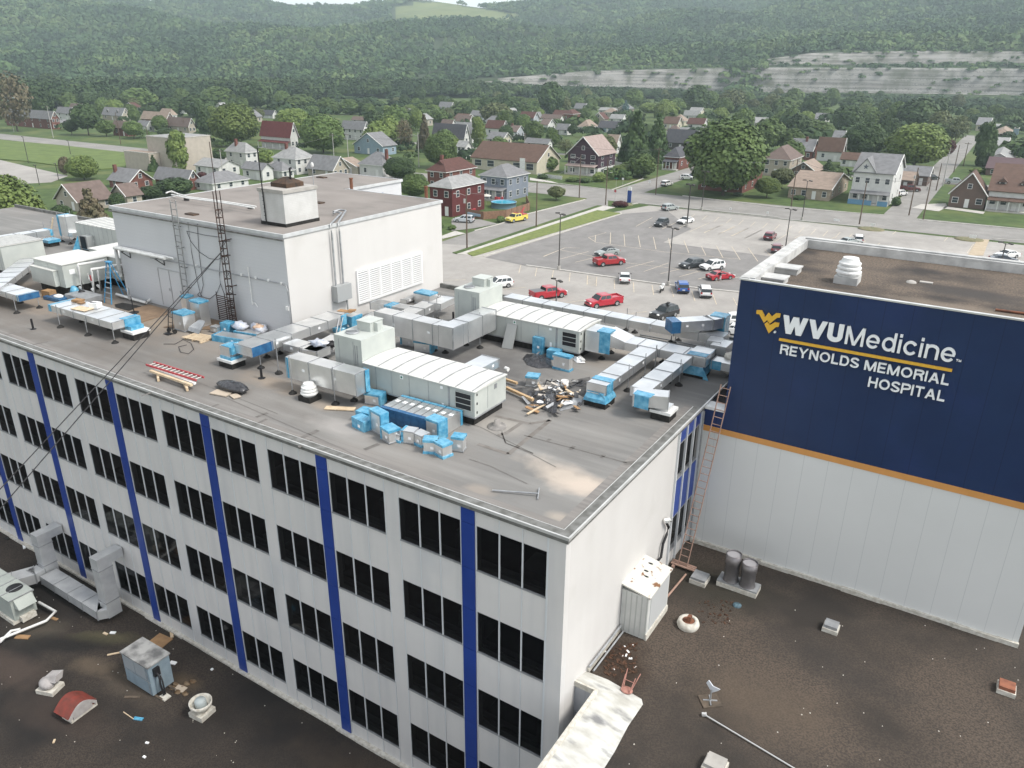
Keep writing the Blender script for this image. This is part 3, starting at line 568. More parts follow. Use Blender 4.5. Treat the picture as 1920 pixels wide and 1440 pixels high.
# ================================================================ ROOFTOP THINGS
def T(k, x, y, h): return P(k, x, y, RF+h).to_2d()
def V3(p, z): return Vector((p[0], p[1], z))
def flip(d): return Vector((-d.y, d.x))
def dseg(b, p, q, w_, h, zt, step=1.35, mi=0, fl=True):
    """duct box whose edge p-q (seen side) is given; the box extends to the left of p->q by w_"""
    d = (q-p); L = d.length; d.normalize(); n = flip(d); c = (p+q)/2 + n*w_/2; a = math.atan2(d.y,d.x)
    b.obox((c.x,c.y,zt-h/2),(L,w_,h),a,mi)
    if fl:
        k = max(1,int(round(L/step)))
        for i in range(0,k+1):
            s_ = min(max(L*i/k,.02),L-.02); e = p + d*s_ + n*w_/2; b.obox((e.x,e.y,zt-h/2),(.035,w_+.05,h+.05),a,1)
    return b
NL = [0]
def leg(root, p, ztop, r=.022, pad=True):
    b = MB(); b.tube([(p[0],p[1],RF+.1),(p[0],p[1],ztop)],r,6); o = b.build('support_leg', galv2, root)
    if pad:
        b = MB(); b.lathe([(.20,-.02),(.17,.05),(.08,.11),(.05,.16),(0,.17)],(p[0],p[1],RF-.01),10); b.build('rubber_base', blackr, o)
def sticker(root, p, sz=(.14,.10), face='y'):
    b = MB()
    if face == 'y': b.box(p[0]-sz[0]/2,p[1]-.006,p[2]-sz[1]/2,p[0]+sz[0]/2,p[1],p[2]+sz[1]/2)
    elif face == 'x': b.box(p[0],p[1]-sz[0]/2,p[2]-sz[1]/2,p[0]+.006,p[1]+sz[0]/2,p[2]+sz[1]/2)
    else: b.box(p[0]-sz[0]/2,p[1]-sz[1]/2,p[2],p[0]+sz[0]/2,p[1]+sz[1]/2,p[2]+.006)
    b.build('paper_label', stickr, root)
def duct(label, segs, legs=(), group='supply ducts on the hospital roof', ext=None, extm=None, name='duct_run'):
    """segs: (p, q, width, height, top above roof). legs: (pixel region, x, y, top)"""
    p0 = segs[0][0]; root = thing(name, label, 'duct', (p0.x,p0.y,RF), 0, group)
    b = MB()
    for s_ in segs: dseg(b, s_[0], s_[1], s_[2], s_[3], RF+s_[4])
    b.build('casing', [galv, galv2], root)
    for (k,x,y,t_) in legs: leg(root, P(k,x,y,RF), RF+t_)
    s_ = segs[0]; d = (s_[1]-s_[0]); L = d.length; d.normalize(); nn = flip(d)
    for f in (.25,.7):
        if L*f < .4: continue
        e = s_[0] + d*L*f - nn*.004; a = math.atan2(d.y,d.x); m_ = MB(); m_.obox((e.x,e.y,RF+s_[4]-s_[3]*.45),(.15,.012,.11),a); m_.build('paper_label', stickr, root)
    return root
def filmpatch(root, x0,y0,z0,x1,y1,z1, m=None, jit=.02):
    b = MB(); r = random.Random(int(abs(x0*100+y0*10))); e = .012
    b.box(x0-e,y0-e,z0-e,x1+e,y1+e,z1+e); return b.build('film_wrap', m or film, root)
def oend(root, c, d, w_, h, zt, L=.25, m=None):
    b = MB(); a = math.atan2(d.y,d.x); b.obox((c.x,c.y,zt-h/2),(L,w_+.03,h+.03),a); return b.build('film_wrap', m or film, root)
def curb(root, cx, cy, w_, d_, z1=.28, cap=True):
    b = MB(); b.box(cx-w_/2,cy-d_/2,RF-.02,cx+w_/2,cy+d_/2,RF+z1); b.build('black_curb', blackr, root)
    if cap: b = MB(); b.box(cx-w_/2-.05,cy-d_/2-.05,RF+z1,cx+w_/2+.05,cy+d_/2+.05,RF+z1+.13); b.build('curb_cap', white, root)
# ---- air handlers
def air_handler():
    r = thing('air_handler', '', 'air handler', (0,0,0))
    Lx, Ly = 6.1, 2.36
    b = MB(); b.box(-Lx+.1,.1,0,-.12,Ly-.1,.40); b.build('curb', blackr, r)
    b = MB(); b.box(-Lx,0,.40,0,Ly,1.58)
    for x in (-5.35,-4.45,-3.45,-2.4,-1.35): b.box(x-.012,-.006,.45,x+.012,0,1.55,1)
    b.box(-1.32,-.012,.46,-1.26,0,1.5,1); b.box(0,.95,.5,.006,.975,1.52,1)
    for z in (.55,.95,1.35): b.box(.0,.14,z,.03,.18,z+.1,2)
    b.box(.0,1.45,1.2,.012,1.65,1.42,1); b.box(-Lx-.0,-.02,.36,.03,Ly,.42,1)
    b.build('body', [unit, galv2, black], r)
    b = MB(); n = 8
    ys = [Ly*i/n for i in range(n+1)]; zs = [1.58+.08*math.sin(math.pi*i/n) for i in range(n+1)]
    vs = []
    for i in range(n+1): vs += [(-Lx,ys[i]+(-.05 if i==0 else .05 if i==n else 0),zs[i]),(.06,ys[i]+(-.05 if i==0 else .05 if i==n else 0),zs[i])]
    b.faces(vs,[(2*i,2*i+1,2*i+3,2*i+2) for i in range(n)],0,True)
    b.face([(.06,y,z) for y,z in zip(ys,zs)]+[(.06,Ly+.05,1.55),(.06,-.05,1.55)])
    b.face([(-Lx,-.05,1.58),(-Lx,-.05,1.54),(.06,-.05,1.54),(.06,-.05,1.58)])
    for x in (-5.2,-4.35,-3.5,-2.65,-1.8,-.95,-.1):
        for i in range(n): b.faces([(x-.02,ys[i],zs[i]),(x+.02,ys[i],zs[i]),(x+.02,ys[i+1],zs[i+1]),(x-.02,ys[i+1],zs[i+1]),(x-.02,ys[i],zs[i]+.03),(x+.02,ys[i],zs[i]+.03),(x+.02,ys[i+1],zs[i+1]+.03),(x-.02,ys[i+1],zs[i+1]+.03)],[(4,5,6,7),(0,4,7,3),(1,2,6,5),(0,1,5,4)],1)
    b.build('crowned_roof', [unitroof, galv2], r)
    b = MB(); b.box(-.96,-.03,.66,-.16,-.001,1.42); lv_ = b.build('intake_louvre', black, r)
    b = MB()
    for z in (.66,.90,1.155,1.40): b.box(-.98,-.05,z,-.14,-.031,z+.025)
    for x in (-.98,-.165): b.box(x,-.05,.66,x+.03,-.0305,1.42)
    b.build('louvre_frame', unit, lv_)
    b = MB(); b.box(-7.78,.0,.12,-6.12,2.27,2.60)
    for x in (-7.5,-6.62): b.box(x-.012,-.006,.3,x+.012,0,2.45,1)
    b.box(-6.55,-.012,1.35,-6.5,0,2.3,1); b.box(-6.42,-.012,1.35,-6.37,0,2.3,1)
    b.build('fan_section', [unit, galv2], r)
    b = MB(); b.box(-7.35,1.1,2.60,-6.55,1.95,3.02); b.box(-6.55,1.35,2.60,-6.33,1.6,3.0); b.box(-7.38,1.07,3.02,-6.52,1.98,3.05); b.build('exhaust_hood', unit, r)
    b = MB(); b.lathe([(.30,0),(.32,.05),(.26,.07),(.12,.05),(0,.05)],(-7.2,.62,2.60),18); b.tube([(-7.45,.45,2.68),(-7.1,.7,2.72),(-6.95,.75,2.66)],.03); b.build('condenser_fan', galv2, r)
    b = MB(); b.box(-3.95,-.012,1.28,-3.78,-.001,1.45); b.box(-1.75,-.02,1.33,-1.62,-.001,1.45); b.box(-1.7,-.008,.45,-1.58,-.001,.68); b.build('paper_label', stickr, r)
    b = MB(); b.lathe([(0,0),(.05,0)],(0,0,0),10); b = MB(); b.tube([(-3.865,-.02,1.365),(-3.865,-.0125,1.365)],.05,10); b.build('green_dot', mat('green_dot',(.03,.2,.12)), r)
    return r
AH = air_handler()
place(AH, 'long pale air handler beside the row of blue wrapped ducts', (-7.12,5.0,RF-.01), group='pale rooftop air handlers')
a2 = place(AH, 'long pale air handler farther back with a grey sheet leaning on it', (-7.2,14.3,RF-.01), group='pale rooftop air handlers')
# ---- ducts
e1 = T('I',1260,1115,1.05); w1 = (T('I',1560,1030,1.05)-e1).length
D = duct('wide flat duct on stilts with a box and plywood lying on top', [(T('I',540,905,1.05), e1, w1, .38, 1.05)], [('I',680,1160,1.3),('I',1295,1335,.7),('I',990,1250,.95),('I',925,1095,.7),('I',1240,1185,.7)])
filmpatch(D, e1.x-.4, e1.y+w1-.9, RF+.66, e1.x+.02, e1.y+w1+.02, RF+1.06)
s0 = T('I',540,905,1.05); filmpatch(D, s0.x-.02, s0.y-.01, RF+.68, s0.x+.22, s0.y+w1+.01, RF+1.05)
cc = P('I',1530,1275,RF); b = MB(); b.box(e1.x-.25,e1.y+w1-.8,RF+.44,e1.x+.35,e1.y+w1-.05,RF+.66); b.build('film_wrap', film, D)
curb(D, e1.x+.15, e1.y+w1-.45, 1.0, .95, .32)
e2 = T('I',200,808,1.0); w2 = (T('I',430,755,1.0)-e2).length
D = duct('flat duct on stilts ending in a blue filmed mouth', [(e2-Vector((7,0)), e2, w2, .36, 1.0)], [('I',190,1000,1.05),('I',445,940,1.0),('I',230,885,.7)])
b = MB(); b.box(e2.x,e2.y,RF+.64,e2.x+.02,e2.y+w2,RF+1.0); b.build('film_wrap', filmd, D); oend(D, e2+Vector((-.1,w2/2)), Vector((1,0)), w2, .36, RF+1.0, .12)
D = duct('stepped duct slanting up behind the flat duct', [(T('I',-120,800,1.1), T('I',90,655,1.1), 1.2, .34, 1.1),(T('I',90,655,1.1), T('I',440,385,1.1), 1.2, .34, 1.1)], [('I',180,690,1.1),('I',300,560,1.1)])
p4, q4 = T('I',0,157,1.55), T('I',590,62,1.55); p4 = p4 - (q4-p4).normalized()*5
D = duct('long duct on tall stilts along the far edge of the roof', [(p4, q4, 1.0, .45, 1.55)], [('I',260,370,1.7),('I',150,400,1.7),('I',528,190,1.6),('I',610,180,1.6)])
oend(D, q4 + Vector((-.5,-.1)), Vector((0,1)), 1.0, .45, RF+1.55, .25)
# upright box by the far edge
c = P('N',705,440,RF); U = thing('upright_duct_box', 'tall upright metal box with blue film sides by the far edge', 'duct', c)
b = MB(); b.box(c.x-.1,c.y+.0,RF+.55,c.x+1.15,c.y+1.0,RF+2.15); b.build('casing', galv, U)
b = MB(); b.box(c.x-.13,c.y-.03,RF+.5,c.x-.1001,c.y+1.03,RF+2.2); b.box(c.x-.1,c.y-.03,RF+.5,c.x+.1,c.y-.001,RF+2.2); b.build('film_wrap', film, U)
b = MB(); b.box(c.x+1.151,c.y-.1,RF+.6,c.x+1.9,c.y+.7,RF+.95); b.build('side_tray', galv, U)
for q_ in (('N',705,440),('N',795,465),('N',845,415)): leg(U, P(*q_,RF), RF+2.4)
b = MB(); b.obox(((c.x-.35),c.y-.55,RF+.95),(.1,.05,2.3),.5,rx=.0,ry=.35); tag(b.build('timber_prop', pale), 'pale timber leaning against the tall upright metal box', 'plank')
# second small box near it
c = P('I',580,240,RF); b = MB(); S_ = thing('wrapped_fitting_box', 'black box with a blue filmed lid alone on the far roof', 'duct fitting', c)
b.box(c.x-.5,c.y-.4,RF-.01,c.x+.5,c.y+.4,RF+.30); b.build('base', blackr, S_); b = MB(); b.box(c.x-.6,c.y-.5,RF+.30,c.x+.6,c.y+.5,RF+.52); b.build('film_wrap', film, S_)
# ---- other rooftop units on the left
def box_unit(name, label, cat, x0,y0,x1,y1,zb,zt, ribs=.7, paintm=None, seam_top=True, legs_=True):
    r = thing(name, label, cat, ((x0+x1)/2,(y0+y1)/2,RF)); b = MB(); b.box(x0,y0,RF+zb,x1,y1,RF+zt)
    n = max(1,int((x1-x0)/ribs))
    for i in range(1,n): x = x0+(x1-x0)*i/n; b.box(x-.012,y0-.008,RF+zb+.05,x+.012,y0,RF+zt-.05,1)
    b.build('body', [paintm or unit, galv2], r)
    b = MB(); b.box(x0-.05,y0-.05,RF+zt,x1+.05,y1+.05,RF+zt+.05)
    if seam_top:
        for i in range(0,n+1): x = x0+(x1-x0)*i/n; b.box(x-.02,y0-.05,RF+zt+.05,x+.02,y1+.05,RF+zt+.085,1)
    b.build('lid', [unitroof, galv2], r)
    if zb > .05 and legs_: b = MB(); b.box(x0+.1,y0+.1,RF-.01,x1-.1,y1-.1,RF+zb); b.build('base', blackr, r)
    return r
n1 = T('N',840,225,2.1); n2 = T('N',1160,165,2.1)
box_unit('air_handler', 'ribbed pale air handler tucked behind the penthouse corner', 'air handler', n1.x, n1.y, -36.9, max(n1.y+2.2,n2.y), .3, 2.1, .6)
c = T('N',960,385,1.35); D = duct('short metal duct with an open black mouth and blue flap', [(c, c+Vector((0,2.4)), .8, 1.0, 1.35)])
b = MB(); b.box(c.x-.78,c.y-.03,RF+.38,c.x-.05,c.y-.021,RF+1.33); b.build('open_mouth', black, D); b = MB(); b.extr([(c.x-.84,c.y-.1,RF),(c.x-.84,c.y-.12,RF+1.35),(c.x-.84,c.y-.9,RF)],(-.03,0,0)); b.build('film_wrap', film, D)
bb = P('I',60,600,RF); box_unit('air_handler', 'ribbed pale air handler cut off by the left edge of the photo', 'air handler', bb.x-3.5, bb.y+.3, bb.x-.4, bb.y+3.2, .3, 2.0, .35)
k1 = T('N',690,700,2.05); k0 = T('N',430,610,2.05); k2 = T('N',1290,580,2.05)
CH = box_unit('chiller', 'boxy pale chiller with a lower front box and pipes beside it', 'chiller', k0.x, k1.y, k1.x, k1.y+3.0, .55, 2.0, 1.5, seam_top=False)
f1 = T('N',590,775,1.6); f0 = T('N',320,712,1.6)
b = MB(); b.box(f0.x, f1.y, RF+.6, f1.x, k1.y-.01, RF+1.6); b.build('front_box', unit, CH)
b = MB(); b.box(f0.x-.03, f1.y-.03, RF+1.6, f1.x+.03, k1.y-.01, RF+1.64); b.build('front_box_lid', unitroof, CH)
b = MB(); b.box(k1.x+.001,k1.y+.4,RF+1.35,k1.x+.012,k1.y+.75,RF+1.65); b.build('paper_label', stickr, CH)
box_unit('chiller', 'second pale chiller half hidden behind the pipe elbows', 'chiller', k1.x-2.2, k1.y+3.15, k1.x+1.0, k1.y+6.0, .5, 1.95, 1.6, seam_top=False)
box_unit('chiller', 'low flat pale chiller behind the boxy one', 'chiller', k0.x-1.2, k1.y+4.4, k1.x-2.4, k1.y+7.2, .5, 1.7, 1.6, seam_top=False)
# pipework
pipe = mat('pipe_lagging', (.74,.74,.72), (.60,.60,.58), 3, rough=.45)
def tubes(name, label, cat, m, paths, r, parent=None, grp=None):
    b = MB()
    for pth in paths: b.tube(pth, r, 8)
    o = b.build(name, m, parent); return tag(o, label, cat, grp) if parent is None else o
px0, py0 = k1.x+.35, k1.y+.4
for i,(dx,dy,hh) in enumerate(((.2,.3,2.0),(.7,1.2,1.6),(1.25,.5,1.8))):
    x, y = px0+dx, py0+dy
    tubes('pipe_riser', ['white lagged pipe elbow nearest the boxy chiller','thin white pipe bending low between the two risers','white lagged pipe rising beside the blue stepladder'][i], 'pipe', pipe, [[(x-.3,y,RF+.5),(x,y,RF+.35),(x+.05,y,RF+.2),(x+.05,y-.02,RF+hh-.15),(x+.0,y+.05,RF+hh),(x+.3,y+.5,RF+hh+.03),(x+.5,y+1.5,RF+hh+.05)]], .085)
tubes('valve_pipe', 'small white pipe with a red valve between the chillers', 'pipe', pipe, [[(px0+.4,py0+.9,RF),(px0+.4,py0+.9,RF+.8),(px0+.1,py0+.9,RF+.95),(px0+.1,py0+.9,RF+1.3)]], .05)
b = MB(); b.cyl((px0+.5,py0+.85,RF+.9),.09,.35,10); tag(b.build('red_valve', redm), 'red valve standing among the white chiller pipes', 'valve')
b = MB(); b.blob((px0+.1,py0-.15,RF+.35),(.3,.26,.36),seed=2); b.box(px0-.2,py0-.5,RF-.01,px0+.35,py0+.1,RF+.14); tag(b.build('wrapped_pump', film), 'small pump wrapped in blue film at the foot of the chiller', 'pump')
b = MB(); b.blob((px0+.8,py0-.1,RF+.32),(.22,.22,.25),seed=4); b.box(px0+.55,py0-.3,RF-.01,px0+1.05,py0+.1,RF+.12); tag(b.build('pump', black), 'black pump among the pipes left of the stepladder', 'pump')
c = P('I',560,820,RF); b = MB(); b.obox((c.x,c.y,RF+.22),(.7,.5,.45),.2); tag(b.build('cardboard_box', mat('cardboard',(.36,.22,.11),(.28,.17,.09),3,rough=.85)), 'brown cardboard box under the front of the chiller', 'box')
cdb = MT['cardboard']
c = P('I',980,870,RF); b = MB(); b.box(c.x-1.3,c.y-.6,RF+.12,c.x+.9,c.y+.6,RF+.42); b.box(c.x-1.2,c.y-.5,RF-.01,c.x-.9,c.y+.5,RF+.12); b.box(c.x+.5,c.y-.5,RF-.01,c.x+.8,c.y+.5,RF+.12); tag(b.build('metal_tray', galv2), 'low grey metal tray behind the wide flat duct', 'tray')
c = P('I',640,850,RF); b = MB(); b.obox((c.x,c.y,RF+.1),(1.6,.7,.2),.1); b.blob((c.x+.3,c.y,RF+.26),(.4,.25,.12),1,seed=9); tag(b.build('plastic_bundle', [filmd, stickr]), 'dark film bundle with crumpled white plastic by the chiller', 'bundle')
# things on the wide flat duct
c = T('I',925,955,1.075); b = MB(); b.obox((c.x,c.y,RF+1.09),(1.15,.62,.025),.12); tag(b.build('plywood_sheet', pale), 'small plywood sheet lying on the wide flat duct', 'board')
c = T('I',1060,945,1.07); b = MB(); b.obox((c.x,c.y+.1,RF+1.22),(.55,.42,.3),.3); b.obox((c.x-.02,c.y+.02,RF+1.375),(.4,.12,.012),.3,1); tag(b.build('carton', [stickr, black]), 'white carton with dark print on the wide flat duct', 'box')
c = T('I',880,870,1.07); b = MB(); b.obox((c.x,c.y,RF+1.13),(.6,.4,.12),.3); b.obox((c.x+.45,c.y-.1,RF+1.10),(.4,.3,.06),.1); tag(b.build('cardboard_box', cdb), 'flattened cardboard on the far side of the wide flat duct', 'box')
# blue stepladder
c = P('I',1275,880,RF); SL = thing('stepladder', 'tall blue fibreglass stepladder standing open by the pipes', 'ladder', (c.x,c.y,RF)); bl = mat('ladder_blue',(.05,.27,.50),rough=.45)
b = MB(); H_ = 2.5
for s_ in (-1,1):
    b.tube([(c.x+s_*.38,c.y-.35,RF),(c.x+s_*.18,c.y+.15,RF+H_)],.035,5)
b.build('front_rails', bl, SL)
b = MB()
for s_ in (-1,1): b.tube([(c.x+s_*.36,c.y+1.0,RF),(c.x+s_*.18,c.y+.2,RF+H_)],.03,5)
b.build('rear_rails', bl, SL)
b = MB()
for i in range(1,8): f = i/8; b.box(c.x-.38+.2*f,c.y-.38+.5*f,RF+H_*f,c.x+.38-.2*f,c.y-.28+.5*f,RF+H_*f+.035)
for i in (2,4,6): f = i/8; b.tube([(c.x-.36+.18*f,c.y+1-.8*f,RF+H_*f),(c.x+.36-.18*f,c.y+1-.8*f,RF+H_*f)],.015,5)
b.build('steps', galv2, SL); b = MB(); b.box(c.x-.22,c.y+.05,RF+H_,c.x+.22,c.y+.32,RF+H_+.05); b.build('top_cap', bl, SL)
# dark slatted stack
c = P('I',1330,740,RF); b = MB(); 
for i in range(9): b.box(c.x-.2,c.y+.6+.02*(i%2),RF+.05+i*.19,c.x+.75,c.y+1.3,RF+.15+i*.19)
for x in (c.x-.15,c.x+.6): b.box(x,c.y+.7,RF-.01,x+.08,c.y+1.25,RF+1.75)
tag(b.build('slatted_stack', mat('old_brown_timber',(.12,.065,.04),(.07,.04,.03),4,rough=.85)), 'tall stack of old brown slats beside the blue stepladder', 'timber stack')
b = MB(); c2_ = P('I',1440,770,RF); b.tube([(c2_.x,c2_.y,RF),(c2_.x-.1,c2_.y+.35,RF+1.1)],.04,6); tag(b.build('yellow_pole', mat('yellow_paint',(.55,.33,.04),rough=.5)), 'short yellow level leaning by the penthouse corner', 'tool')
# wall shelf with pipes on the penthouse
s0 = PY('I',1300,262,8.2); s1 = PY('I',1870,375,8.2)
SH = thing('pipe_shelf', 'twin white pipes on black brackets along the penthouse wall', 'pipe', (s0.x,8.2,s0.z))
b = MB()
for dy,dz in ((0,0),(.22,.02)): b.tube([(s0.x,8.1+dy,s0.z),(s1.x,8.1+dy,s0.z)],.1,10)
b.tube([(s1.x,8.32,s0.z+.02),(s1.x+.5,8.32,s0.z+.02)],.07,8); b.build('pipes', pipe, SH)
b = MB(); b.tube([(s0.x+.1,8.1,s0.z),(s0.x+.1,8.1,RF+1.7),(s0.x-.6,8.2,RF+1.62)],.09,8); b.tube([(s0.x-.35,8.4,s0.z-.05),(s0.x-.35,8.4,RF+1.3)],.09,8); b.build('down_pipe', pipe, SH)
b = MB()
for x in (PY('I',1360,290,8.2).x, PY('I',1740,375,8.2).x): b.tube([(x+.35,8.52,s0.z-.62),(x+.35,8.52,s0.z-.13)],.025,5); b.tube([(x+.35,8.5,s0.z-.58),(x+.35,8.0,s0.z-.14)],.03,5); b.tube([(x+.35,8.54,s0.z-.13),(x+.35,7.95,s0.z-.13)],.025,5)
b.build('bracket', black, SH)
p_ = [P('I',1130,790,RF+.25),P('I',1200,775,RF+.25)]; f_ = [P('I',x,y,RF+.15) for x,y in ((1310,790),(1640,885),(1690,850),(1725,845))]
tubes('floor_pipe', 'white pipe lying on the roof along the penthouse wall', 'pipe', pipe, [f_], .09)
# pedestal fan
c = P('I',1510,1000,RF); FN = thing('pedestal_fan', 'round pedestal fan on a thin black stand near the plywood mat', 'fan', (c.x,c.y,RF))
b = MB(); b.cyl((c.x,c.y,RF),.28,.05,14); b.tube([(c.x,c.y,RF+.05),(c.x-.05,c.y,RF+1.05)],.03,6); b.build('stand', black, FN)
b = MB()
for a in range(18): t_ = a*math.pi/9; b.tube([(c.x-.15,c.y-.02,RF+1.15),(c.x-.15+.32*math.cos(t_)*.5,c.y-.03,RF+1.15+.38*math.sin(t_))],.01,4)
b.tube([(c.x-.15+.17*math.cos(t_),c.y-.03-.17*math.cos(t_),RF+1.15+.38*math.sin(t_)) for t_ in [i*math.pi/8 for i in range(17)]],.02,5); b.build('cage', galv2, FN)
# plywood mats
b = MB(); q_ = [P('I',x,y,RF) for x,y in ((1500,955),(1680,905),(1885,965),(1880,1015),(1595,1105),(1540,1010))]; b.extr([(p.x,p.y,RF-.015) for p in q_],(0,0,.03)); tag(b.build('plywood_mat', mat('dirty_plywood',(.27,.19,.125),(.20,.14,.095),1.5,rough=.85)), 'large worn plywood mat in front of the penthouse door', 'board')
b = MB(); q_ = [P('A',x,y,RF) for x,y in ((1130,650),(1230,665),(1240,700),(1180,715),(920,700),(960,690))]; b.extr([(p.x,p.y,RF-.015) for p in q_],(0,0,.03)); tag(b.build('plywood_mat', MT['dirty_plywood']), 'plywood mat under the tall filmed metal boxes', 'board')
b = MB(); q_ = [P('I',x,y,RF) for x,y in ((1290,905),(1380,885),(1590,925),(1450,975),(1300,935))]; b.extr([(p.x,p.y,RF-.014) for p in q_],(0,0,.02)); tag(b.build('rubber_mat', blackr), 'black rubber sheet lying behind the wide flat duct', 'mat')
# hand truck
c = P('A',960,735,RF); HT = thing('hand_truck', 'black hand truck standing beside the filmed metal boxes', 'hand truck', (c.x,c.y,RF)); b = MB()
for s_ in (-.2,.2): b.tube([(c.x+s_,c.y,RF+.1),(c.x+s_*.9,c.y+.2,RF+1.2),(c.x+s_*.5,c.y+.22,RF+1.3)],.022,6)
for z in (.3,.6,.9): b.tube([(c.x-.2,c.y+z*.17,RF+z),(c.x+.2,c.y+z*.17,RF+z)],.018,5)
b.box(c.x-.22,c.y-.3,RF+.02,c.x+.22,c.y,RF+.04); b.build('frame', black, HT)
for s_ in (-.27,.27): b = MB(); b.tube([(c.x+s_-.03,c.y+.1,RF+.12),(c.x+s_+.03,c.y+.1,RF+.12)],.12,12); b.build('wheel', blackr, HT)
# filmed upright boxes
def fit_box(label, c, sx, sy, sz, rz=0, films=('top',), lie=0, grp='filmed duct fittings', tilt=0, name='wrapped_duct_fitting', z0=RF):
    r = thing(name, label, 'duct fitting', (c[0],c[1],z0-.01), rz, grp); b = MB()
    b.obox((0,0,sz/2),(sx,sy,sz),0,ry=tilt)
    for s_ in (-1,1): b.obox((0,0,sz/2+s_*(sz/2-.03)),(sx+.05,sy+.05,.04),0,1,ry=tilt)
    b.build('casing', [galv, galv2], r, local=True); b = MB()
    if 'top' in films: b.obox((0,0,sz-.02),(sx+.07,sy+.07,.10),0,ry=tilt)
    if 'bottom' in films: b.obox((0,0,.04),(sx+.07,sy+.07,.10),0,ry=tilt)
    if 'left' in films: b.obox((-sx/2,0,sz/2),(.10,sy+.04,sz+.02),0,ry=tilt)
    if 'right' in films: b.obox((sx/2,0,sz/2),(.10,sy+.04,sz+.02),0,ry=tilt)
    if 'front' in films: b.obox((0,-sy/2,sz/2),(sx+.04,.08,sz+.02),0,ry=tilt)
    if 'back' in films: b.obox((0,sy/2,sz/2),(sx+.04,.08,sz+.02),0,ry=tilt)
    if b.v: b.build('film_wrap', film, r, local=True)
    b = MB(); b.obox((sx*.15,-sy/2-.012-(.04 if 'front' in films else 0),sz*.45),(.13,.012,.12)); b.build('paper_label', stickr, r, local=True)
    return r
c = P('A',1045,710,RF); fit_box('medium metal box with blue film lid beside the hand truck', (c.x,c.y), .95,.75,1.0,-.05)
c = P('A',1125,690,RF); fit_box('tallest metal box with blue film lid against the penthouse', (c.x,c.y+.15), .85,.6,1.45,-.05)
c = P('A',1060,650,RF); fit_box('narrow tall metal box with blue film behind the medium one', (c.x,c.y+.1), .5,.5,1.35,0)
c = P('A',1110,735,RF); b = MB(); b.extr([(c.x-.55,c.y-.2,RF+.12),(c.x+.5,c.y-.25,RF+.12),(c.x+.3,c.y+.3,RF+.45),(c.x-.25,c.y+.3,RF+.45)],(0,.12,.2)); tag(b.build('metal_hood', galv2), 'grey sheet metal hood lying on the timber pallet', 'hood')
c = P('A',1120,765,RF); PL = thing('pallet', 'weathered timber pallet under the sheet metal hood', 'pallet', (c.x,c.y,RF)); b = MB()
for i in range(6): b.obox((c.x,c.y-.4+i*.16,RF+.10),(1.5,.11,.025),.12)
for s_ in (-.65,0,.65): b.obox((c.x+s_,c.y,RF+.04),(.1,.95,.09),.12)
b.build('deck', pale, PL)
c = P('A',1220,725,RF); fit_box('small dull metal box with film left of the plastic bag', (c.x,c.y), .5,.4,.35,.1,())
c = P('A',1285,725,RF); fit_box('cube of blue filmed duct next to the plastic bag', (c.x,c.y), .5,.5,.55,.1,('top','right','front'))
c = P('A',1300,790,RF); fit_box('low filmed duct lying flat behind the curb box', (c.x-.2,c.y+.3), 2.1,.75,.32,.18,('left','front'))
c = P('A',1360,765,RF); fit_box('second low filmed duct half under the plastic bag', (c.x,c.y+.5), 1.5,.6,.3,.18,('left','front'))
b = MB(); c = P('A',1360,735,RF); b.blob((c.x,c.y,RF+.45),(.55,.35,.25),seed=11,jit=.25); tag(b.build('plastic_bag', mat('clear_plastic',(.62,.63,.66),(.45,.5,.6),5,rough=.3,bump=.6,bscale=10)), 'crumpled clear plastic bag on the low filmed ducts', 'bag')
clr = MT['clear_plastic']
b = MB(); c = P('A',1460,740,RF); b.blob((c.x,c.y,RF+.3),(.6,.4,.3),seed=12,jit=.3); b.blob((c.x+.1,c.y-.1,RF+.45),(.35,.25,.2),1,seed=13,jit=.3); tag(b.build('plastic_heap', [clr, mat('tan_insulation',(.62,.45,.33),(.5,.36,.26),4,rough=.9)]), 'heap of clear plastic with tan insulation near the mast foot', 'rubbish')
# D5
p5 = T('A',1410,820,1.2); q5 = T('B',605,335,1.2); w5 = 1.25; q5 = Vector((p5.x, q5.y))
D = duct('long duct running away from the navy filmed mouth past the penthouse', [(p5, q5, w5, .45, 1.2)], [('B',158,735,1.75),('B',35,700,1.2),('B',75,625,1.0),('B',165,600,1.1),('A',1570,960,1.6)])
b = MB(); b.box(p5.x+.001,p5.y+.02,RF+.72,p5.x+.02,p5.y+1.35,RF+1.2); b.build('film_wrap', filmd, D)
b = MB(); b.box(p5.x-w5-.01,p5.y-.012,RF+.75,p5.x-w5+.05,p5.y+.3,RF+1.22); b.box(p5.x-.02,q5.y-.3,RF+.7,p5.x+.03,q5.y+.1,RF+1.25); b.build('film_edge', film, D)
b = MB(); b.tube([(p5.x+.05,q5.y-.2,RF+1.15),(p5.x+.9,q5.y-1.6,RF+.2)],.03,6); b.tube([(p5.x+.05,q5.y-.5,RF+1.15),(p5.x+.7,q5.y-1.6,RF+.2)],.03,6); b.build('brace', galv2, D)
# curb box in front of it
c = P('A',1275,925,RF); CBX = thing('duct_elbow', 'metal elbow with blue film set on a black curb', 'duct', (c.x,c.y,RF), 0, 'curb mounted duct elbows'); curb(CBX, c.x, c.y+.35, 1.0,.8,.28)
b = MB(); b.box(c.x-.42,c.y+.05,RF+.55,c.x+.3,c.y+.65,RF+1.05); b.build('casing', galv, CBX); b = MB(); b.box(c.x-.4,c.y+.0,RF+.41,c.x+.42,c.y+.7,RF+.55); b.box(c.x-.3,c.y+.06,RF+1.05,c.x+.45,c.y+.75,RF+1.08); b.box(c.x+.30,c.y+.06,RF+.7,c.x+.46,c.y+.75,RF+1.05); b.build('film_wrap', film, CBX)
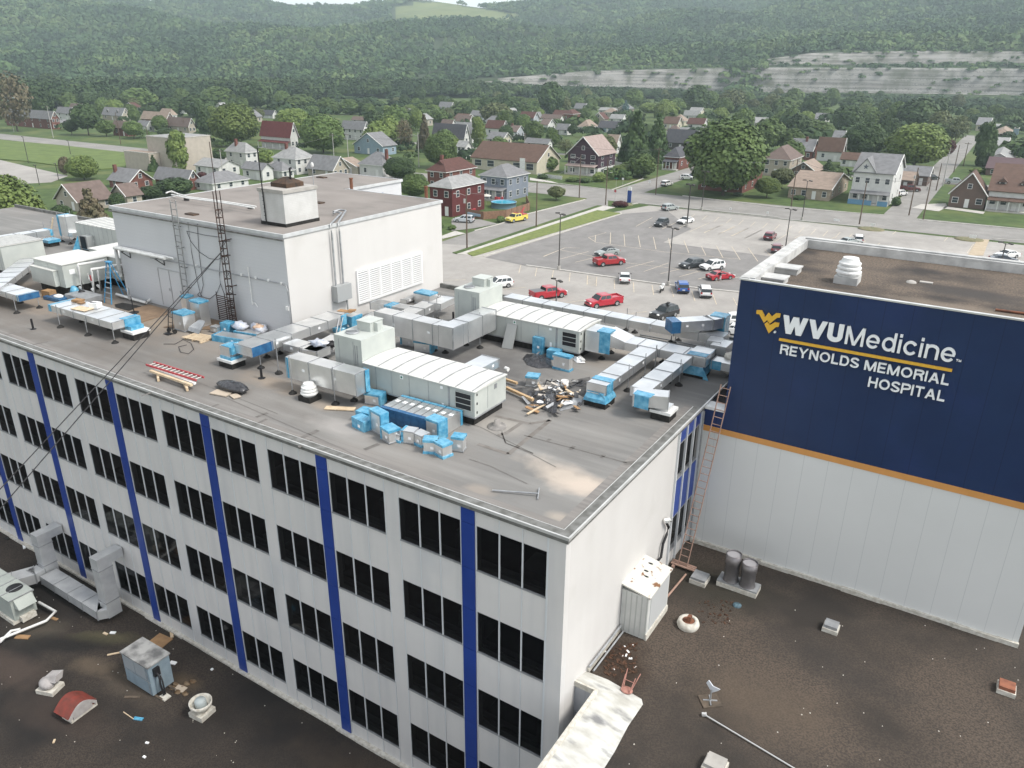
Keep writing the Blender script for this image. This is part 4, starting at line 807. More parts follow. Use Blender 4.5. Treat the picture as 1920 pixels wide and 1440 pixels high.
# D6 tall box duct
p6 = T('B',205,625,1.62); q6 = T('B',690,750,1.62); w6 = (T('B',778,712,1.62)-q6).length
D = duct('deep metal duct on stilts in front of the air handler', [(p6, q6, w6, 1.0, 1.62)], [('B',255,875,1.8),('B',550,950,1.75),('B',680,925,.7)])
b = MB(); b.box(q6.x-.3,q6.y+w6,RF+.6,q6.x+.03,q6.y+w6+.03,RF+1.64); b.box(q6.x+.001,q6.y+w6*.7,RF+.62,q6.x+.03,q6.y+w6,RF+1.64); b.box(p6.x-.03,p6.y-.02,RF+.62,p6.x+.12,p6.y+w6,RF+1.60); b.build('film_wrap', film, D)
D = duct('low duct passing behind the deep metal duct', [(T('B',185,530,.95), T('B',420,592,.95), .9,.36,.95),(T('B',420,592,.95), T('B',620,480,.95), .85,.36,.95)], [('B',440,640,1.0),('B',480,640,1.0),('B',300,600,.6)])
b = MB(); c = P('B',420,545,RF+.95); b.blob((c.x,c.y+.2,RF+1.0),(.6,.4,.2),seed=21,jit=.35); b.blob((c.x+.5,c.y+.5,RF+.95),(.3,.3,.15),1,seed=22,jit=.3); tag(b.build('plastic_heap', [clr, black]), 'heap of clear plastic piled on the low duct', 'rubbish')
c = P('B',570,450,RF); b = MB(); b.lathe([(.45,-.01),(.5,.3),(.42,.32),(.4,.05),(0,.05)],(c.x,c.y+.2,RF),16); tag(b.build('blue_tub', film), 'blue filmed round fitting beside the fan section', 'duct fitting')
c = T('B',620,350,.7); fit_box('blue filmed fitting at the end of the long duct', (c.x+.5,c.y), .7,.8,.95,0,('front','right','left'))
b = MB(); c = T('B',620,310,1.2); b.obox((c.x,c.y,RF+1.22),(.9,.4,.03),.2); b.obox((c.x+.3,c.y+.2,RF+1.27),(.4,.3,.06),.5); tag(b.build('cardboard_scrap', cdb), 'torn cardboard on the far end of the long duct', 'cardboard')
D = duct('grey duct stub behind the fan section', [(T('J',350,690,.9), T('J',520,700,.9)+Vector((.8,0)), 1.1,.4,.9)], [])
# duct to the right of the air handler
q_ = T('B',1685,637,1.45); D = duct('short bright duct leaving the back of the near air handler', [(Vector((q_.x,7.3)), q_, .95,.42,1.45)])
# D7
p7 = T('J',490,622,1.85); q7 = T('J',1375,820,1.85); q7b = T('J',1790,655,1.85)
D = duct('deep metal duct turning a corner into the far air handler', [(p7, q7, .85, 1.1, 1.85),(q7, Vector((q7.x,14.25)), .9,1.1,1.852)], [('J',1680,1030,1.95),('J',1290,1085,.9),('J',1165,1060,1.9),('J',1520,1000,.8)])
# D8 low ducts against louvre
D = duct('low duct below the white louvre with a blue film band', [(T('J',440,520,.95), T('J',890,605,.95), .8,.42,.95)], [])
c = T('J',620,560,.95); filmpatch(D, c.x-.15, T('J',440,520,.95).y-.01, RF+.52, c.x+.3, T('J',440,520,.95).y+.82, RF+.96)
D = duct('stepped low duct between the louvre and the far air handler', [(T('J',905,668,.98), T('J',1195,525,.98), .95,.42,.98),(T('J',1230,545,1.0), T('J',1400,462,1.0), .8,.38,1.0)], [('J',1200,715,1.3),('J',1240,580,.8)])
D = duct('thin grey duct lying along the penthouse foot', [(T('J',850,500,.35), T('J',1010,425,.35), .4,.2,.35),(T('J',1010,430,.35), T('J',1390,480,.35), .3,.15,.35)], [])
c = P('J',1040,540,RF); fit_box('metal box with blue film behind the stepped low duct', (c.x,c.y+.3), 1.2,.8,.7,0,('top',))
# D9 long back duct
p9 = T('C',235,208,1.1); q9 = T('O',1520,700,1.1); q9 = Vector((q9.x,p9.y))
D = duct('longest duct running along the back edge of the roof', [(p9, q9, .95,.42,1.1)], [('O',690,755,1.4),('C',1145,455,1.2),('C',1085,440,1.3),('O',555,790,1.0),('C',600,320,1.2)])
# D10
x10 = T('C',1015,512,1.05); r10 = T('C',1640,640,1.05); r10 = Vector((r10.x,x10.y))
D = duct('trunk duct feeding the branch ducts by the sign wall', [(x10, r10, 1.15,.42,1.05)], [('O',410,1145,.7),('O',262,1290,1.3),('C',980,595,.9),('C',915,635,1.0),('C',1095,545,1.4)])
yA = 14.75
b = MB(); b.box(-7.1, yA, RF+.45, -6.0, yA+1.2, RF+1.55); b.extr([(-6.0,yA,RF+1.6),(-5.2,x10.y,RF+1.06),(-5.2,x10.y,RF+.64),(-6.0,yA,RF+.9)],(0,1.2,0)); b.build('transition', galv, D)
b = MB(); b.box(-6.3, yA-.03, RF+.5, -5.7, yA-.001, RF+1.62); b.box(-6.45,yA-.02,RF+1.55,-5.75,yA+.7,RF+1.63); b.build('film_wrap', film, D)
# branch ducts towards the camera
p11 = T('C',945,830,1.05); D = duct('branch duct ending in a blue bagged elbow near the debris', [(p11, Vector((p11.x,x10.y)), .92,.40,1.05)], [('C',1095,858,1.3),('C',1210,775,1.3),('C',985,830,.65),('C',1285,712,1.3)])
c = P('C',890,975,RF); cx_, cy_ = p11.x-.46, p11.y+.4; curb(D, cx_, cy_, 1.05,.95,.26,False)
b = MB(); b.prism([(cx_-.44,cy_-.44),(cx_+.44,cy_-.44),(cx_+.44,cy_+.4),(cx_-.44,cy_+.4)],RF+.62,RF+.66); b.build('elbow', galv, D)
b = MB(); r_ = random.Random(5); rings = []
for z, s_ in ((.70,.44),(.55,.46),(.42,.54),(.26,.56)): rings.append([(cx_+s_*math.copysign(min(1,abs(math.cos(a))*1.35),math.cos(a))*r_.uniform(.95,1.06), cy_+s_*math.copysign(min(1,abs(math.sin(a))*1.35),math.sin(a))*r_.uniform(.95,1.06), RF+z) for a in [i*math.pi/8 for i in range(16)]])
b.faces([p for g_ in rings for p in g_],[(i*16+j,i*16+(j+1)%16,(i+1)*16+(j+1)%16,(i+1)*16+j) for i in range(3) for j in range(16)]); b.box(p11.x-.95,p11.y+.5,RF+1.055,p11.x+.02,p11.y+.95,RF+1.075); b.box(p11.x+.001,p11.y+.1,RF+.6,p11.x+.03,p11.y+.7,RF+1.06); b.build('film_wrap', film, D)
p12 = T('C',1250,862,1.05); D = duct('branch duct ending in a stepped box on a black curb', [(p12, Vector((p12.x,x10.y)), .9,.40,1.05),(T('C',1130,882,1.12), T('C',1385,905,1.12), .75,.55,1.12)], [('C',1450,820,1.3),('C',1370,800,.65),('C',1160,960,.5),('C',1260,985,.5)])
e_ = T('C',1385,905,1.12); curb(D, e_.x-.32, e_.y+.35, .85,.8,.30); b = MB(); b.box(e_.x-.62,e_.y+.02,RF+.43,e_.x-.02,e_.y+.68,RF+.58); b.build('elbow', galv, D)
b = MB(); pz = T('C',1130,882,1.12); b.box(pz.x+.1,pz.y-.02,RF+.56,pz.x+.75,pz.y-.001,RF+1.13); b.box(pz.x-.0,pz.y+.02,RF+1.121,pz.x+.8,pz.y+.5,RF+1.14); b.build('film_wrap', film, D)
p13 = T('O',1170,1075,1.05); D = duct('short duct dropping into a blue bagged curb beside the sign wall', [(p13, Vector((p13.x,17.0)), .95,.45,1.062)], [('O',1320,1240,.8),('O',1530,1270,.8)])
cx_, cy_ = p13.x-.47, p13.y+.42; curb(D, cx_, cy_, 1.0,.95,.26,False)
b = MB(); b.box(cx_-.42,cy_-.42,RF+.42,cx_+.42,cy_+.42,RF+.6); b.build('elbow', galv, D)
b = MB(); b.extr([(cx_-.44,cy_-.45,RF+.55),(cx_+.44,cy_-.45,RF+.55),(cx_+.55,cy_-.53,RF+.14),(cx_-.52,cy_-.53,RF+.14)],(0,1.0,0)); b.box(p13.x-.95,p13.y+.1,RF+1.065,p13.x+.02,p13.y+.6,RF+1.085); b.box(p13.x+.001,p13.y+.5,RF+.6,p13.x+.03,p13.y+1.3,RF+1.06); b.extr([(cx_+.5,cy_-.5,RF+.5),(cx_+.62,cy_-.5,RF+.3),(cx_+.8,cy_-.55,RF+.0),(cx_+.5,cy_-.5,RF+.0)],(0,-.02,0)); b.build('film_wrap', film, D)
# raised diagonal duct
g0 = P('O',630,830,RF); zt14 = 1.75; p14 = T('O',700,425,zt14); q14 = T('O',1330,385,zt14)
D = duct('raised slanting duct with a navy filmed mouth over the back duct', [(p14, q14, .8,.55,zt14),(q14, T('O',1510,350,zt14), .8,.55,zt14)], [('O',630,830,1.3),('O',560,795,1.3)])
dd = (q14-p14).normalized(); cf = p14 + flip(dd)*.4 - dd*.12; oend(D, cf, dd, .84,.6, RF+zt14+.02, .5, filmd)
qf = T('O',1510,350,zt14); b = MB(); b.box(qf.x-.75,qf.y,RF+.35,qf.x+.1,qf.y+.8,RF+zt14+.04); b.build('film_wrap', film, D)
D = duct('duct running into the sign building beside the bagged curb', [(T('O',1285,1115,.8), Vector((.95,T('O',1285,1115,.8).y)), .75,.4,.8)], [])
b = MB(); y_ = T('O',1285,1115,.8).y; x_ = T('O',1285,1115,.8).x; b.box(x_-.05,y_-.02,RF+.38,x_+.5,y_-.001,RF+.82); b.build('film_wrap', film, D)
D = duct('angled bright duct joining the back duct at the sign wall', [(T('O',1450,800,1.1), T('O',1520,700,1.1), .7,.4,1.1),(T('O',1540,890,1.05), T('O',1690,760,1.05), .8,.4,1.05)], [('O',1545,960,1.2),('O',1440,760,1.0)])
c = P('O',1600,1330,RF); b = MB(); b.lathe([(.3,0),(.3,.7),(.42,.75),(.40,.95),(.2,1.05),(0,1.06)],(c.x+.1,c.y,RF),16); tag(b.build('roof_vent', cream), 'cream domed roof vent half hidden by the sign wall', 'roof vent')
tubes('floor_conduit', 'pair of grey conduits lying between the trunk and back ducts', 'conduit', galv2, [[P('O',x,y,RF+.08) for x,y in ((0,650),(500,740),(1150,870))],[P('O',x,y,RF+.08) for x,y in ((0,680),(500,790),(1130,910))]], .035)
# row of wrapped ducts
nl = T('B',862,968,.64); nr = T('B',1290,1085,.64); fr = T('B',1455,1005,.64); rowv = (nr-nl)/8; rz_ = math.atan2(rowv.y,rowv.x); L_ = (fr-nr).length
wd_ = rowv.length
ROW = thing('wrapped_duct', '', 'duct', (0,0,0)); b = MB(); b.box(.02,0,0,wd_-.03,L_,.64); b.build('casing', galv, ROW)
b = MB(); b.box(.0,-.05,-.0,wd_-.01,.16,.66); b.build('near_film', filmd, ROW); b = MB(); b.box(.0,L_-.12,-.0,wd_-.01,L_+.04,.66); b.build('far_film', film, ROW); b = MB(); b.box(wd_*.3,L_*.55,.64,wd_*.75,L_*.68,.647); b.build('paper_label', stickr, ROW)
ordn = ['first','second','third','fourth','fifth','sixth','seventh','eighth']
for i in range(8):
    pt = nl + rowv*i; place(ROW, 'flat wrapped duct in the row of eight, %s' % (ordn[i] if i in (0,) else ordn[i]+' counting from the plank end'), (pt.x,pt.y,RF-.012), rz_+.015*((i*7)%3-1), group='row of eight wrapped ducts')
for lab,k,x,y,sx,sy,sz,rz,fs in (('filmed metal box behind the left end of the wrapped row','B',800,955,.75,.5,.5,.2,('top','right')),('small dark filmed fitting behind the wrapped row','B',885,915,.5,.4,.35,.2,('top','front')),
     ('blue filmed box left of the leaning flat fitting','B',738,1075,.6,.5,.45,.1,('top','front','left')),('low filmed box lying on its side at the far left','B',715,1125,.75,.45,.42,-.2,('top','front','left','right')),
     ('tall flat fitting leaning at the left end of the row','B',838,1155,.75,.35,.95,-.25,('left','right','top')),('filmed elbow with a blue lid, leftmost of the front cluster','B',905,1215,.6,.5,.55,-.3,('left','top')),
     ('tiny filmed fitting squeezed between the elbow and next box','B',975,1212,.3,.3,.35,0,('bottom',)),('square metal box with film on its left side','B',1045,1222,.5,.45,.55,.25,('left',)),
     ('square metal box with a bright top beside its twin','B',1120,1238,.5,.45,.5,-.15,('bottom',)),('tall box with a deep blue lid behind the cluster','B',1225,1190,.65,.5,.8,-.1,('top','right')),
     ('tilted filmed box with a blue lid and white tag','B',1190,1290,.5,.4,.55,.5,('top','bottom')),('filmed box at the very front of the cluster','B',1275,1318,.48,.45,.55,-.25,('top','bottom')),('box with an oversized film lid, rightmost of the cluster','B',1385,1278,.45,.4,.6,.3,('top',)),
     ('filmed box beside the corner duct behind the air handler','J',1020,1080,.95,.7,.55,.2,('top','right')),('filmed box half hidden by its neighbour behind the air handler','J',860,1010,.8,.6,.45,.1,('left',)),
     ('flat filmed fitting lying against the corner duct','J',1080,980,1.0,.5,.6,.1,('top','front')),
     ('upright blue filmed box against the far air handler','C',470,600,.5,.4,.85,0,('front','top','left','right')),('small blue filmed box beside the black plastic','C',572,640,.6,.45,.45,.1,('front','top','right')),
     ('square filmed panel box in front of the black plastic','C',635,715,.9,.35,.75,-.05,('top','bottom')),('metal box with a slanted film lid behind the debris','C',420,830,.55,.5,.5,.3,('top',))):
    c = P(k,x,y,RF); fit_box(lab, (c.x,c.y+sy*.5), sx,sy,sz,rz,fs)
# roof vents and small pieces
def mushroom(name, label, c, s, z0, m, rings=4, base=None, grp=None, curbh=.25):
    r = thing(name, label, 'roof vent', (c[0],c[1],z0), 0, grp)
    b = MB(); b.box(c[0]-.42*s,c[1]-.42*s,z0-.02,c[0]+.42*s,c[1]+.42*s,z0+curbh*s); b.build('curb', base or blackr, r)
    prof = [(.36,curbh)]; z = curbh+.08
    for i in range(rings-1): rr = .46-.03*i; prof += [(rr-.06,z),(rr,z+.03),(rr,z+.09),(rr-.06,z+.13)]; z += .16
    prof += [(.30,z+.05),(.28,z+.12),(0,z+.16)]
    b = MB(); b.lathe([(a*s,h*s) for a,h in prof],(c[0],c[1],z0),28,0,False); b.build('hood', m, r); return r
c = P('B',345,930,RF); mushroom('mushroom_vent', 'ribbed white mushroom vent in front of the deep metal duct', (c.x,c.y+.25), .85, RF, white)
c = P('C',192,1105,RF); b = MB(); b.lathe([(.42,-.01),(.4,.03),(.16,.06),(.12,.28),(.05,.30),(0,.31)],(c.x,c.y,RF),16); tag(b.build('cone_vent', mat('tarred_cone',(.30,.28,.26),(.20,.19,.18),4,rough=.8)), 'small tarred cone vent on the bare roof by the air handler', 'roof vent')
for lab,k,x,y,h_,r_ in (('short black vent pipe standing alone near the roof edge','I',375,1180,.6,.055),('short black vent pipe under the navy filmed duct mouth','B',40,770,.55,.06),('thin black pipe by the far air handler','J',1380,720,.5,.06)):
    c = P(k,x,y,RF); b = MB(); b.cyl((c.x,c.y,RF-.01),r_,h_,10); b.lathe([(r_*3,0),(r_*1.2,.04)],(c.x,c.y,RF),10); tag(b.build('vent_pipe', black), lab, 'vent pipe')
c = P('C',258,790,RF); EX = thing('exhaust_fan', 'white round exhaust fan on a short pole at the air handler corner', 'lamp', (c.x,c.y,RF)); b = MB(); b.tube([(c.x,c.y,RF),(c.x,c.y,RF+.55)],.025,6); b.build('pole', galv2, EX); b = MB(); b.tube([(c.x-.08,c.y,RF+.62),(c.x+.12,c.y-.05,RF+.62)],.1,12); b.build('lamp_head', white, EX)  # exhaust fan on a pole, its head a plain unlit tube
# red ladder and timber by the edge
lr = [P('Y',273,683,RF+.35),P('Y',303,672,RF+.35),P('Y',370,709,RF+.35),P('Y',362,716,RF+.35)]
a_, b_, c_, d_ = P('Y',274,684,RF+.42), P('Y',368,713,RF+.42), P('Y',304,673,RF+.42), P('Y',371,707,RF+.42)
LD = thing('extension_ladder', 'red extension ladder lying near the roof edge on timbers', 'ladder', (a_.x,a_.y,RF))
dirL = (b_-a_).normalized(); nL = Vector((-dirL.y,dirL.x,0)); 
for i in (0,1):
    o_ = nL*(.42*i); b = MB(); pA, pB = a_+o_, b_+o_; m_ = (pA+pB)/2; b.obox((m_.x,m_.y,RF+.42),((pB-pA).length,.05,.09),math.atan2(dirL.y,dirL.x)); b.build('rail', redm, LD)
b = MB(); n_ = 12
for i in range(n_): s_ = a_ + (b_-a_)*((i+.5)/n_); b.tube([(s_.x,s_.y,RF+.42),(s_.x+nL.x*.42,s_.y+nL.y*.42,RF+.42)],.022,5)
b.build('rungs', mat('rung_metal',(.62,.58,.55),rough=.4), LD)
for j,(lab,x0,y0,x1,y1,m_) in enumerate((('white plank lying beside the red ladder',292,691,366,718,white),('yellow timber beam lying under the red ladder',283,695,360,722,pale))):
    p_, q_ = P('Y',x0,y0,RF+.3-.05*j), P('Y',x1,y1,RF+.3-.05*j); d_ = q_-p_; b = MB(); m0 = (p_+q_)/2; b.obox((m0.x,m0.y-.02,RF+.28-.03*j),(d_.length,.13,.10),math.atan2(d_.y,d_.x)); tag(b.build('plank', m_), lab, 'plank')
for lab,x,y,x1,y1 in (('timber sleeper under the left end of the red ladder',296,702,298,720),('timber sleeper under the right end of the red ladder',345,720,352,734)):
    p_, q_ = P('Y',x,y,RF), P('Y',x1,y1,RF); d_ = (q_-p_).normalized(); q_ = p_+d_*.8; m0 = (p_+q_)/2; b = MB(); b.obox((m0.x,m0.y,RF+.09),(1.2,.1,.17),math.atan2(d_.y,d_.x)); tag(b.build('timber_sleeper', pale), lab, 'timber')
# tarp bundle
c = P('Y',432,733,RF); bagm = mat('black_plastic',(.022,.022,.025),(.06,.06,.065),7,rough=.28,spec=.6,bump=.9,bscale=8)
b = MB(); b.blob((c.x,c.y+.15,RF+.16),(.95,.42,.22),seed=31,jit=.12,n=18,m=8); tag(b.build('tarp_bundle', bagm), 'crumpled black tarp bundle on the roof by the edge', 'tarp')
b = MB(); c = P('Y',415,738,RF); b.obox((c.x,c.y,RF+.03),(.9,.5,.05),.2); b.obox((c.x+.8,c.y+.12,RF+.03),(.5,.35,.04),-.3); tag(b.build('cardboard_scrap', mat('pale_card',(.45,.38,.30),rough=.9)), 'pale board scraps under the black tarp bundle', 'cardboard')
p_, q_ = P('B',480,980,RF), P('B',685,990,RF); b = MB(); m0 = (p_+q_)/2; b.obox((m0.x,m0.y,RF+.03),((q_-p_).length,.34,.04),math.atan2((q_-p_).y,(q_-p_).x)); tag(b.build('plank', pale), 'wide pale plank lying between the deep duct and filmed boxes', 'plank')
# T bar
p_, q_ = P('T',975,97,RF+.05), P('T',1410,128,RF+.1); b = MB(); b.tube([p_,q_],.03,6); e0, e1_ = P('T',1420,75,RF+.06), P('T',1405,180,RF+.03); b.tube([e0,e1_],.025,6); tag(b.build('steel_tee_bar', galv2), 'thin steel bar with a cross foot lying on the bare roof', 'steel bar')
# leaning sheet
b = MB(); p_, q_ = P('C',225,560,RF), P('C',300,570,RF); u0, u1 = (p_.x,p_.y), (q_.x,q_.y); b.extr([(u0[0],u0[1],RF),(u1[0],u1[1],RF),(u1[0]+.05,14.26,RF+1.25),(u0[0]+.05,14.26,RF+1.25)],(0,-.03,0)); tag(b.build('leaning_panel', mat('grey_sheet',(.36,.37,.36),rough=.5)), 'flat grey panel leaning on the far air handler', 'panel')
# debris
def crumple(name, label, pts, m, hh, seed, cat='rubbish'):
    r = random.Random(seed); b = MB(); c = sum((Vector(p) for p in pts), Vector((0,0,0)))/len(pts)
    n = len(pts); vs = [(c.x,c.y,RF+hh)]; K = 3
    for k_ in range(1,K+1):
        for j in range(n*2):
            p = Vector(pts[j//2]) if j%2==0 else (Vector(pts[j//2])+Vector(pts[(j//2+1)%n]))/2
            f = k_/K; q = c.lerp(p, f); vs.append((q.x+r.uniform(-.07,.07),q.y+r.uniform(-.07,.07),RF+max(-.01,hh*(1-f)+r.uniform(-.05,.14)*(1.1-f))))
    n2 = n*2; fs = [(0,1+j,1+(j+1)%n2) for j in range(n2)]
    for k_ in range(K-1): fs += [(1+k_*n2+j,1+(k_+1)*n2+j,1+(k_+1)*n2+(j+1)%n2,1+k_*n2+(j+1)%n2) for j in range(n2)]
    b.faces(vs, fs); return tag(b.build(name, m), label, cat)
def PP(k, lst): return [tuple(P(k,x,y,RF)) for x,y in lst]
crumple('black_sheeting','crumpled black plastic heap near the far air handler louvre',PP('C',[(360,640),(400,605),(560,620),(565,700),(480,700),(400,680)]),bagm,.3,41,'plastic sheet')
crumple('torn_sheeting','large torn black roofing sheet spread behind the debris',PP('C',[(265,840),(430,870),(620,800),(760,800),(840,760),(830,830),(800,905),(650,880),(480,930),(350,890)]),mat('torn_sheet',(.03,.03,.03),(.13,.125,.12),1.5,rough=.6,bump=.6,bscale=4),.12,42,'plastic sheet')
crumple('black_sheeting','shiny black plastic on top of the big debris heap',PP('C',[(480,920),(540,880),(640,890),(640,950),(560,1010),(500,980)]),bagm,.4,43,'plastic sheet')
crumple('metal_scrap','bent grey metal scraps at the front of the debris',PP('C',[(600,960),(700,900),(810,910),(740,970),(620,1000)]),galv2,.15,44,'scrap')
crumple('white_scrap','white torn membrane at the left of the debris',PP('C',[(440,930),(520,925),(530,975),(455,975)]),stickr,.2,45,'scrap')
crumple('pale_sheeting','pale crumpled boards behind the debris heap',PP('C',[(430,860),(520,820),(600,830),(560,880),(480,880)]),mat('pale_board',(.50,.46,.41),rough=.85),.15,46,'scrap')
crumple('white_scrap','white and red torn wrapping below the far louvre',PP('C',[(690,620),(740,600),(800,670),(740,665)]),stickr,.15,47,'scrap')
for lab,k,p_,q_,wd,th,m_ in (('long timber beam reaching from the air handler to the debris','C',(255,860),(440,945),.14,.12,wood),('short timber beam by the corner of the air handler','C',(250,800),(330,828),.12,.1,wood),
    ('pale plank jutting out in front of the debris heap','C',(400,1038),(540,960),.09,.04,pale),('pale board lying across the debris heap','C',(620,985),(740,900),.14,.04,pale),('pale board at the back of the debris heap','C',(455,790),(500,870),.14,.04,pale),('narrow board on the right of the debris heap','C',(650,905),(755,885),.1,.04,pale),('dark rod beside the white bucket','C',(725,835),(780,805),.05,.05,black),
    ('white red tipped pole end below the far louvre','C',(720,600),(790,665),.18,.06,white),('grey pole leaning into the black plastic','C',(450,640),(535,555),.05,.05,galv2)):
    a_, b_ = P(k,*p_,RF), P(k,*q_,RF); d_ = b_-a_; m0 = (a_+b_)/2; b = MB(); b.obox((m0.x,m0.y,RF+.1+th/2),(d_.length,wd,th),math.atan2(d_.y,d_.x)); tag(b.build('plank' if m_ in (wood,pale) else 'pole', m_), lab, 'plank' if m_ in (wood,pale) else 'pole')
b = MB(); q9r = random.Random(77); mm_ = [bagm, stickr, pale, galv2, MT['pale_board'], cdb]
for i in range(75):
    fx, fy = q9r.gauss(0,1), q9r.gauss(0,1); v = P('C',600+fx*95,925+fy*38,RF); s_ = q9r.uniform(.08,.34); b.obox((v.x,v.y,RF+.10+q9r.uniform(0,.28)*max(0,1-abs(fx)*.5)),(s_*2,s_*.6,.03),q9r.uniform(0,3),q9r.choice((0,0,0,0,1,2,3,4,5)),q9r.uniform(-.7,.7),q9r.uniform(-.5,.5))
for i in range(22): v = P('C',q9r.uniform(430,820),q9r.uniform(810,880),RF); s_ = q9r.uniform(.06,.2); b.obox((v.x,v.y,RF+.1+q9r.uniform(0,.12)),(s_*2,s_*.5,.02),q9r.uniform(0,3),q9r.choice((0,0,1,3,4)),q9r.uniform(-.5,.5))
tag(b.build('debris_scraps', mm_, loc=(0,0,0)), kind='stuff')
c = P('C',652,850,RF); BK = thing('bucket', 'white plastic bucket behind the debris heap', 'bucket', (c.x,c.y,RF)); b = MB(); b.lathe([(.15,.0),(.18,.40),(.17,.40),(.15,.05),(0,.05)],(c.x,c.y+.1,RF+.02),16); b.build('body', white, BK)
tubes('black_hose', 'loose black hose coiled on the debris sheet', 'hose', black, [[P('C',x,y,RF+.12) for x,y in ((520,830),(535,785),(570,800),(600,790),(650,815),(700,830))]], .03)
tubes('loose_cable', 'loop of thin cable lying on the open roof', 'cable', black, [[P('A',x,y,RF+.02) for x,y in ((920,795),(985,795),(1030,770),(1075,790),(1090,825),(1060,850),(1015,840),(1005,810),(1050,800))]], .014)
# ---- penthouse fittings: ladder, mast, pipes, conduits
def climb(name, label, base, top, wd, m, n, r=.03, z_over=0, cat='ladder'):
    L = thing(name, label, cat, base); a_, b_ = Vector(base), Vector(top); d = (b_-a_).normalized(); u = Vector((1,0,0)) if abs(d.x)<.6 else Vector((0,1,0))
    u = (u - d*u.dot(d)).normalized()*wd/2
    for s_ in (-1,1): b = MB(); b.tube([a_+u*s_, b_+u*s_], r, 6); b.build('rail', m, L)
    b = MB()
    for i in range(n): p = a_.lerp(b_, (i+.6)/n); b.tube([p-u, p+u], r*.7, 5)
    b.build('rungs', m, L); return L
yb = 8.3
lb = PY('A',1052,560,8.35); lt = PY('G',965,790,8.35)
climb('fixed_ladder','tall grey ladder fixed to the penthouse wall',(lb.x,8.35,RF),(lt.x,8.35,PT+1.0),.5,mat('ladder_grey',(.33,.34,.33),(.22,.22,.22),5,rough=.6,metal=.3),18,.035)
b = MB()
z = RF+.4
while z < PT: b.tube([(lb.x-.25,8.35,z),(lb.x-.25,8.56,z)],.02,4); b.tube([(lb.x+.25,8.35,z),(lb.x+.25,8.56,z)],.02,4); z += 1.2
b.build('wall_brackets', black, bpy.data.objects['fixed_ladder'])
mb_ = P('K',515,1388,RF); MX, MY = mb_.x, 8.15
mt = Vector((MX,MY,PH('K',365,125,(MX,MY))))
MS = thing('lattice_mast', 'black three legged lattice mast rising in front of the penthouse wall', 'mast', (MX,MY,RF))
tri = [Vector((.2*math.cos(a),.2*math.sin(a),0)) for a in (.5,2.6,4.7)]; blk = mat('mast_black',(.02,.018,.018),(.07,.035,.025),6,rough=.7)
for t_ in tri: b = MB(); b.tube([(MX+t_.x,MY+t_.y,RF),(MX+t_.x,MY+t_.y,PT+1.9)],.025,6); b.build('leg', blk, MS)
b = MB(); z = RF+.3; fl_ = 0
while z < PT+1.2:
    for i in range(3):
        a_, c_ = tri[i], tri[(i+1)%3]; b.tube([(MX+a_.x,MY+a_.y,z),(MX+c_.x,MY+c_.y,z)],.02,5)
        if fl_%2==0: b.tube([(MX+a_.x,MY+a_.y,z),(MX+c_.x,MY+c_.y,z+.42)],.012,4)
    z += .42; fl_ += 1
b.build('lattice_bracing', blk, MS)
b = MB(); b.tube([(MX,MY,PT+1.2),(MX,MY,PT+4.4)],.02,6); b.build('antenna', blk, MS)
b = MB()
for z,s_ in ((RF+4.9,.7),(RF+4.1,.55),(RF+1.9,.6)): b.tube([(MX-.2,MY-.1,z),(MX+s_,MY-.05,z+.12)],.03,5)
b.tube([(MX+.25,8.0,RF+5),(MX+.25,8.54,RF+5)],.03,5); b.tube([(MX+.2,8.1,RF+2.4),(MX+.2,8.54,RF+2.4)],.03,5); b.build('side_arm', blk, MS)
gx = MX-1.05
GR = MB()
for i in range(13): z = RF+.35+i*.115; GR.box(gx,8.0,z,MX+.45,8.03,z+.045)
for x in (gx,gx+.7,MX+.4): GR.box(x,8.032,RF+.3,x+.04,8.06,RF+1.95)
tag(GR.build('grille_antenna', blk), 'black barred grille antenna at the foot of the mast', 'antenna')
b = MB(); b.box(MX-.4,MY-.3,RF-.01,MX+.6,MY+.2,RF+.07); b.build('base_plate', black, MS)
def sag(a_, c_, s_, n=12): return [Vector(a_).lerp(Vector(c_), i/n) - Vector((0,0,s_*4*(i/n)*(1-i/n))) for i in range(n+1)]
gt = Vector((MX,MY,PH('A',1280,262,(MX,MY))))
for j,(lab,x,y,x2,y2) in enumerate((('upper of the two guy cables slanting down across the facade',440,1140,0,880),('lower of the two guy cables slanting down across the facade',520,1120,0,930))):
    r1 = ray('A',x,y); 
    # meets the vertical plane through the mast that the cable lies in; leaves the roof edge at y=-0.15
    e_ = PY('A',x,y,-2.2); dvec = (e_-gt).normalized(); far = e_ + dvec*22
    tubes('guy_cable', lab, 'cable', black, [[gt, e_, far]], .022, grp='guy cables of the lattice mast')
wall_y = 8.5
def wy(k, pts, y=8.5): return [PY(k,x,y_,y) for x,y_ in pts]
tubes('wall_cable','loose black cable drooping across the penthouse wall','cable',black,[wy('K',((0,480),(40,580),(120,680),(220,745),(300,755),(400,700))),wy('K',((380,540),(330,640),(315,900),(325,985),(360,1080))),wy('K',((0,480),(180,520),(340,540))),wy('K',((100,380),(120,700),(160,1000),(140,1080)))],.014)
tubes('wall_cable','second droopy cable ending in a coil at the penthouse wall','cable',black,[wy('K',((10,380),(50,700),(110,1000),(140,1110),(220,1135),(290,1080),(325,990))),wy('K',((105,1090),(125,1070),(145,1100),(125,1115),(105,1090)))],.014)
tubes('wall_conduit','thin grey conduit line crossing the penthouse wall','conduit',galv2,[wy('K',((-350,740),(0,800),(500,905),(910,985),(960,1010),(975,1060),(990,1200),(1005,1380)))],.03)
b = MB()
for x,y in ((95,810),(385,870),(530,900),(670,930),(790,955),(915,985)): v = PY('K',x,y,8.52); b.box(v.x-.06,8.46,v.z-.05,v.x+.06,8.54,v.z+.07)
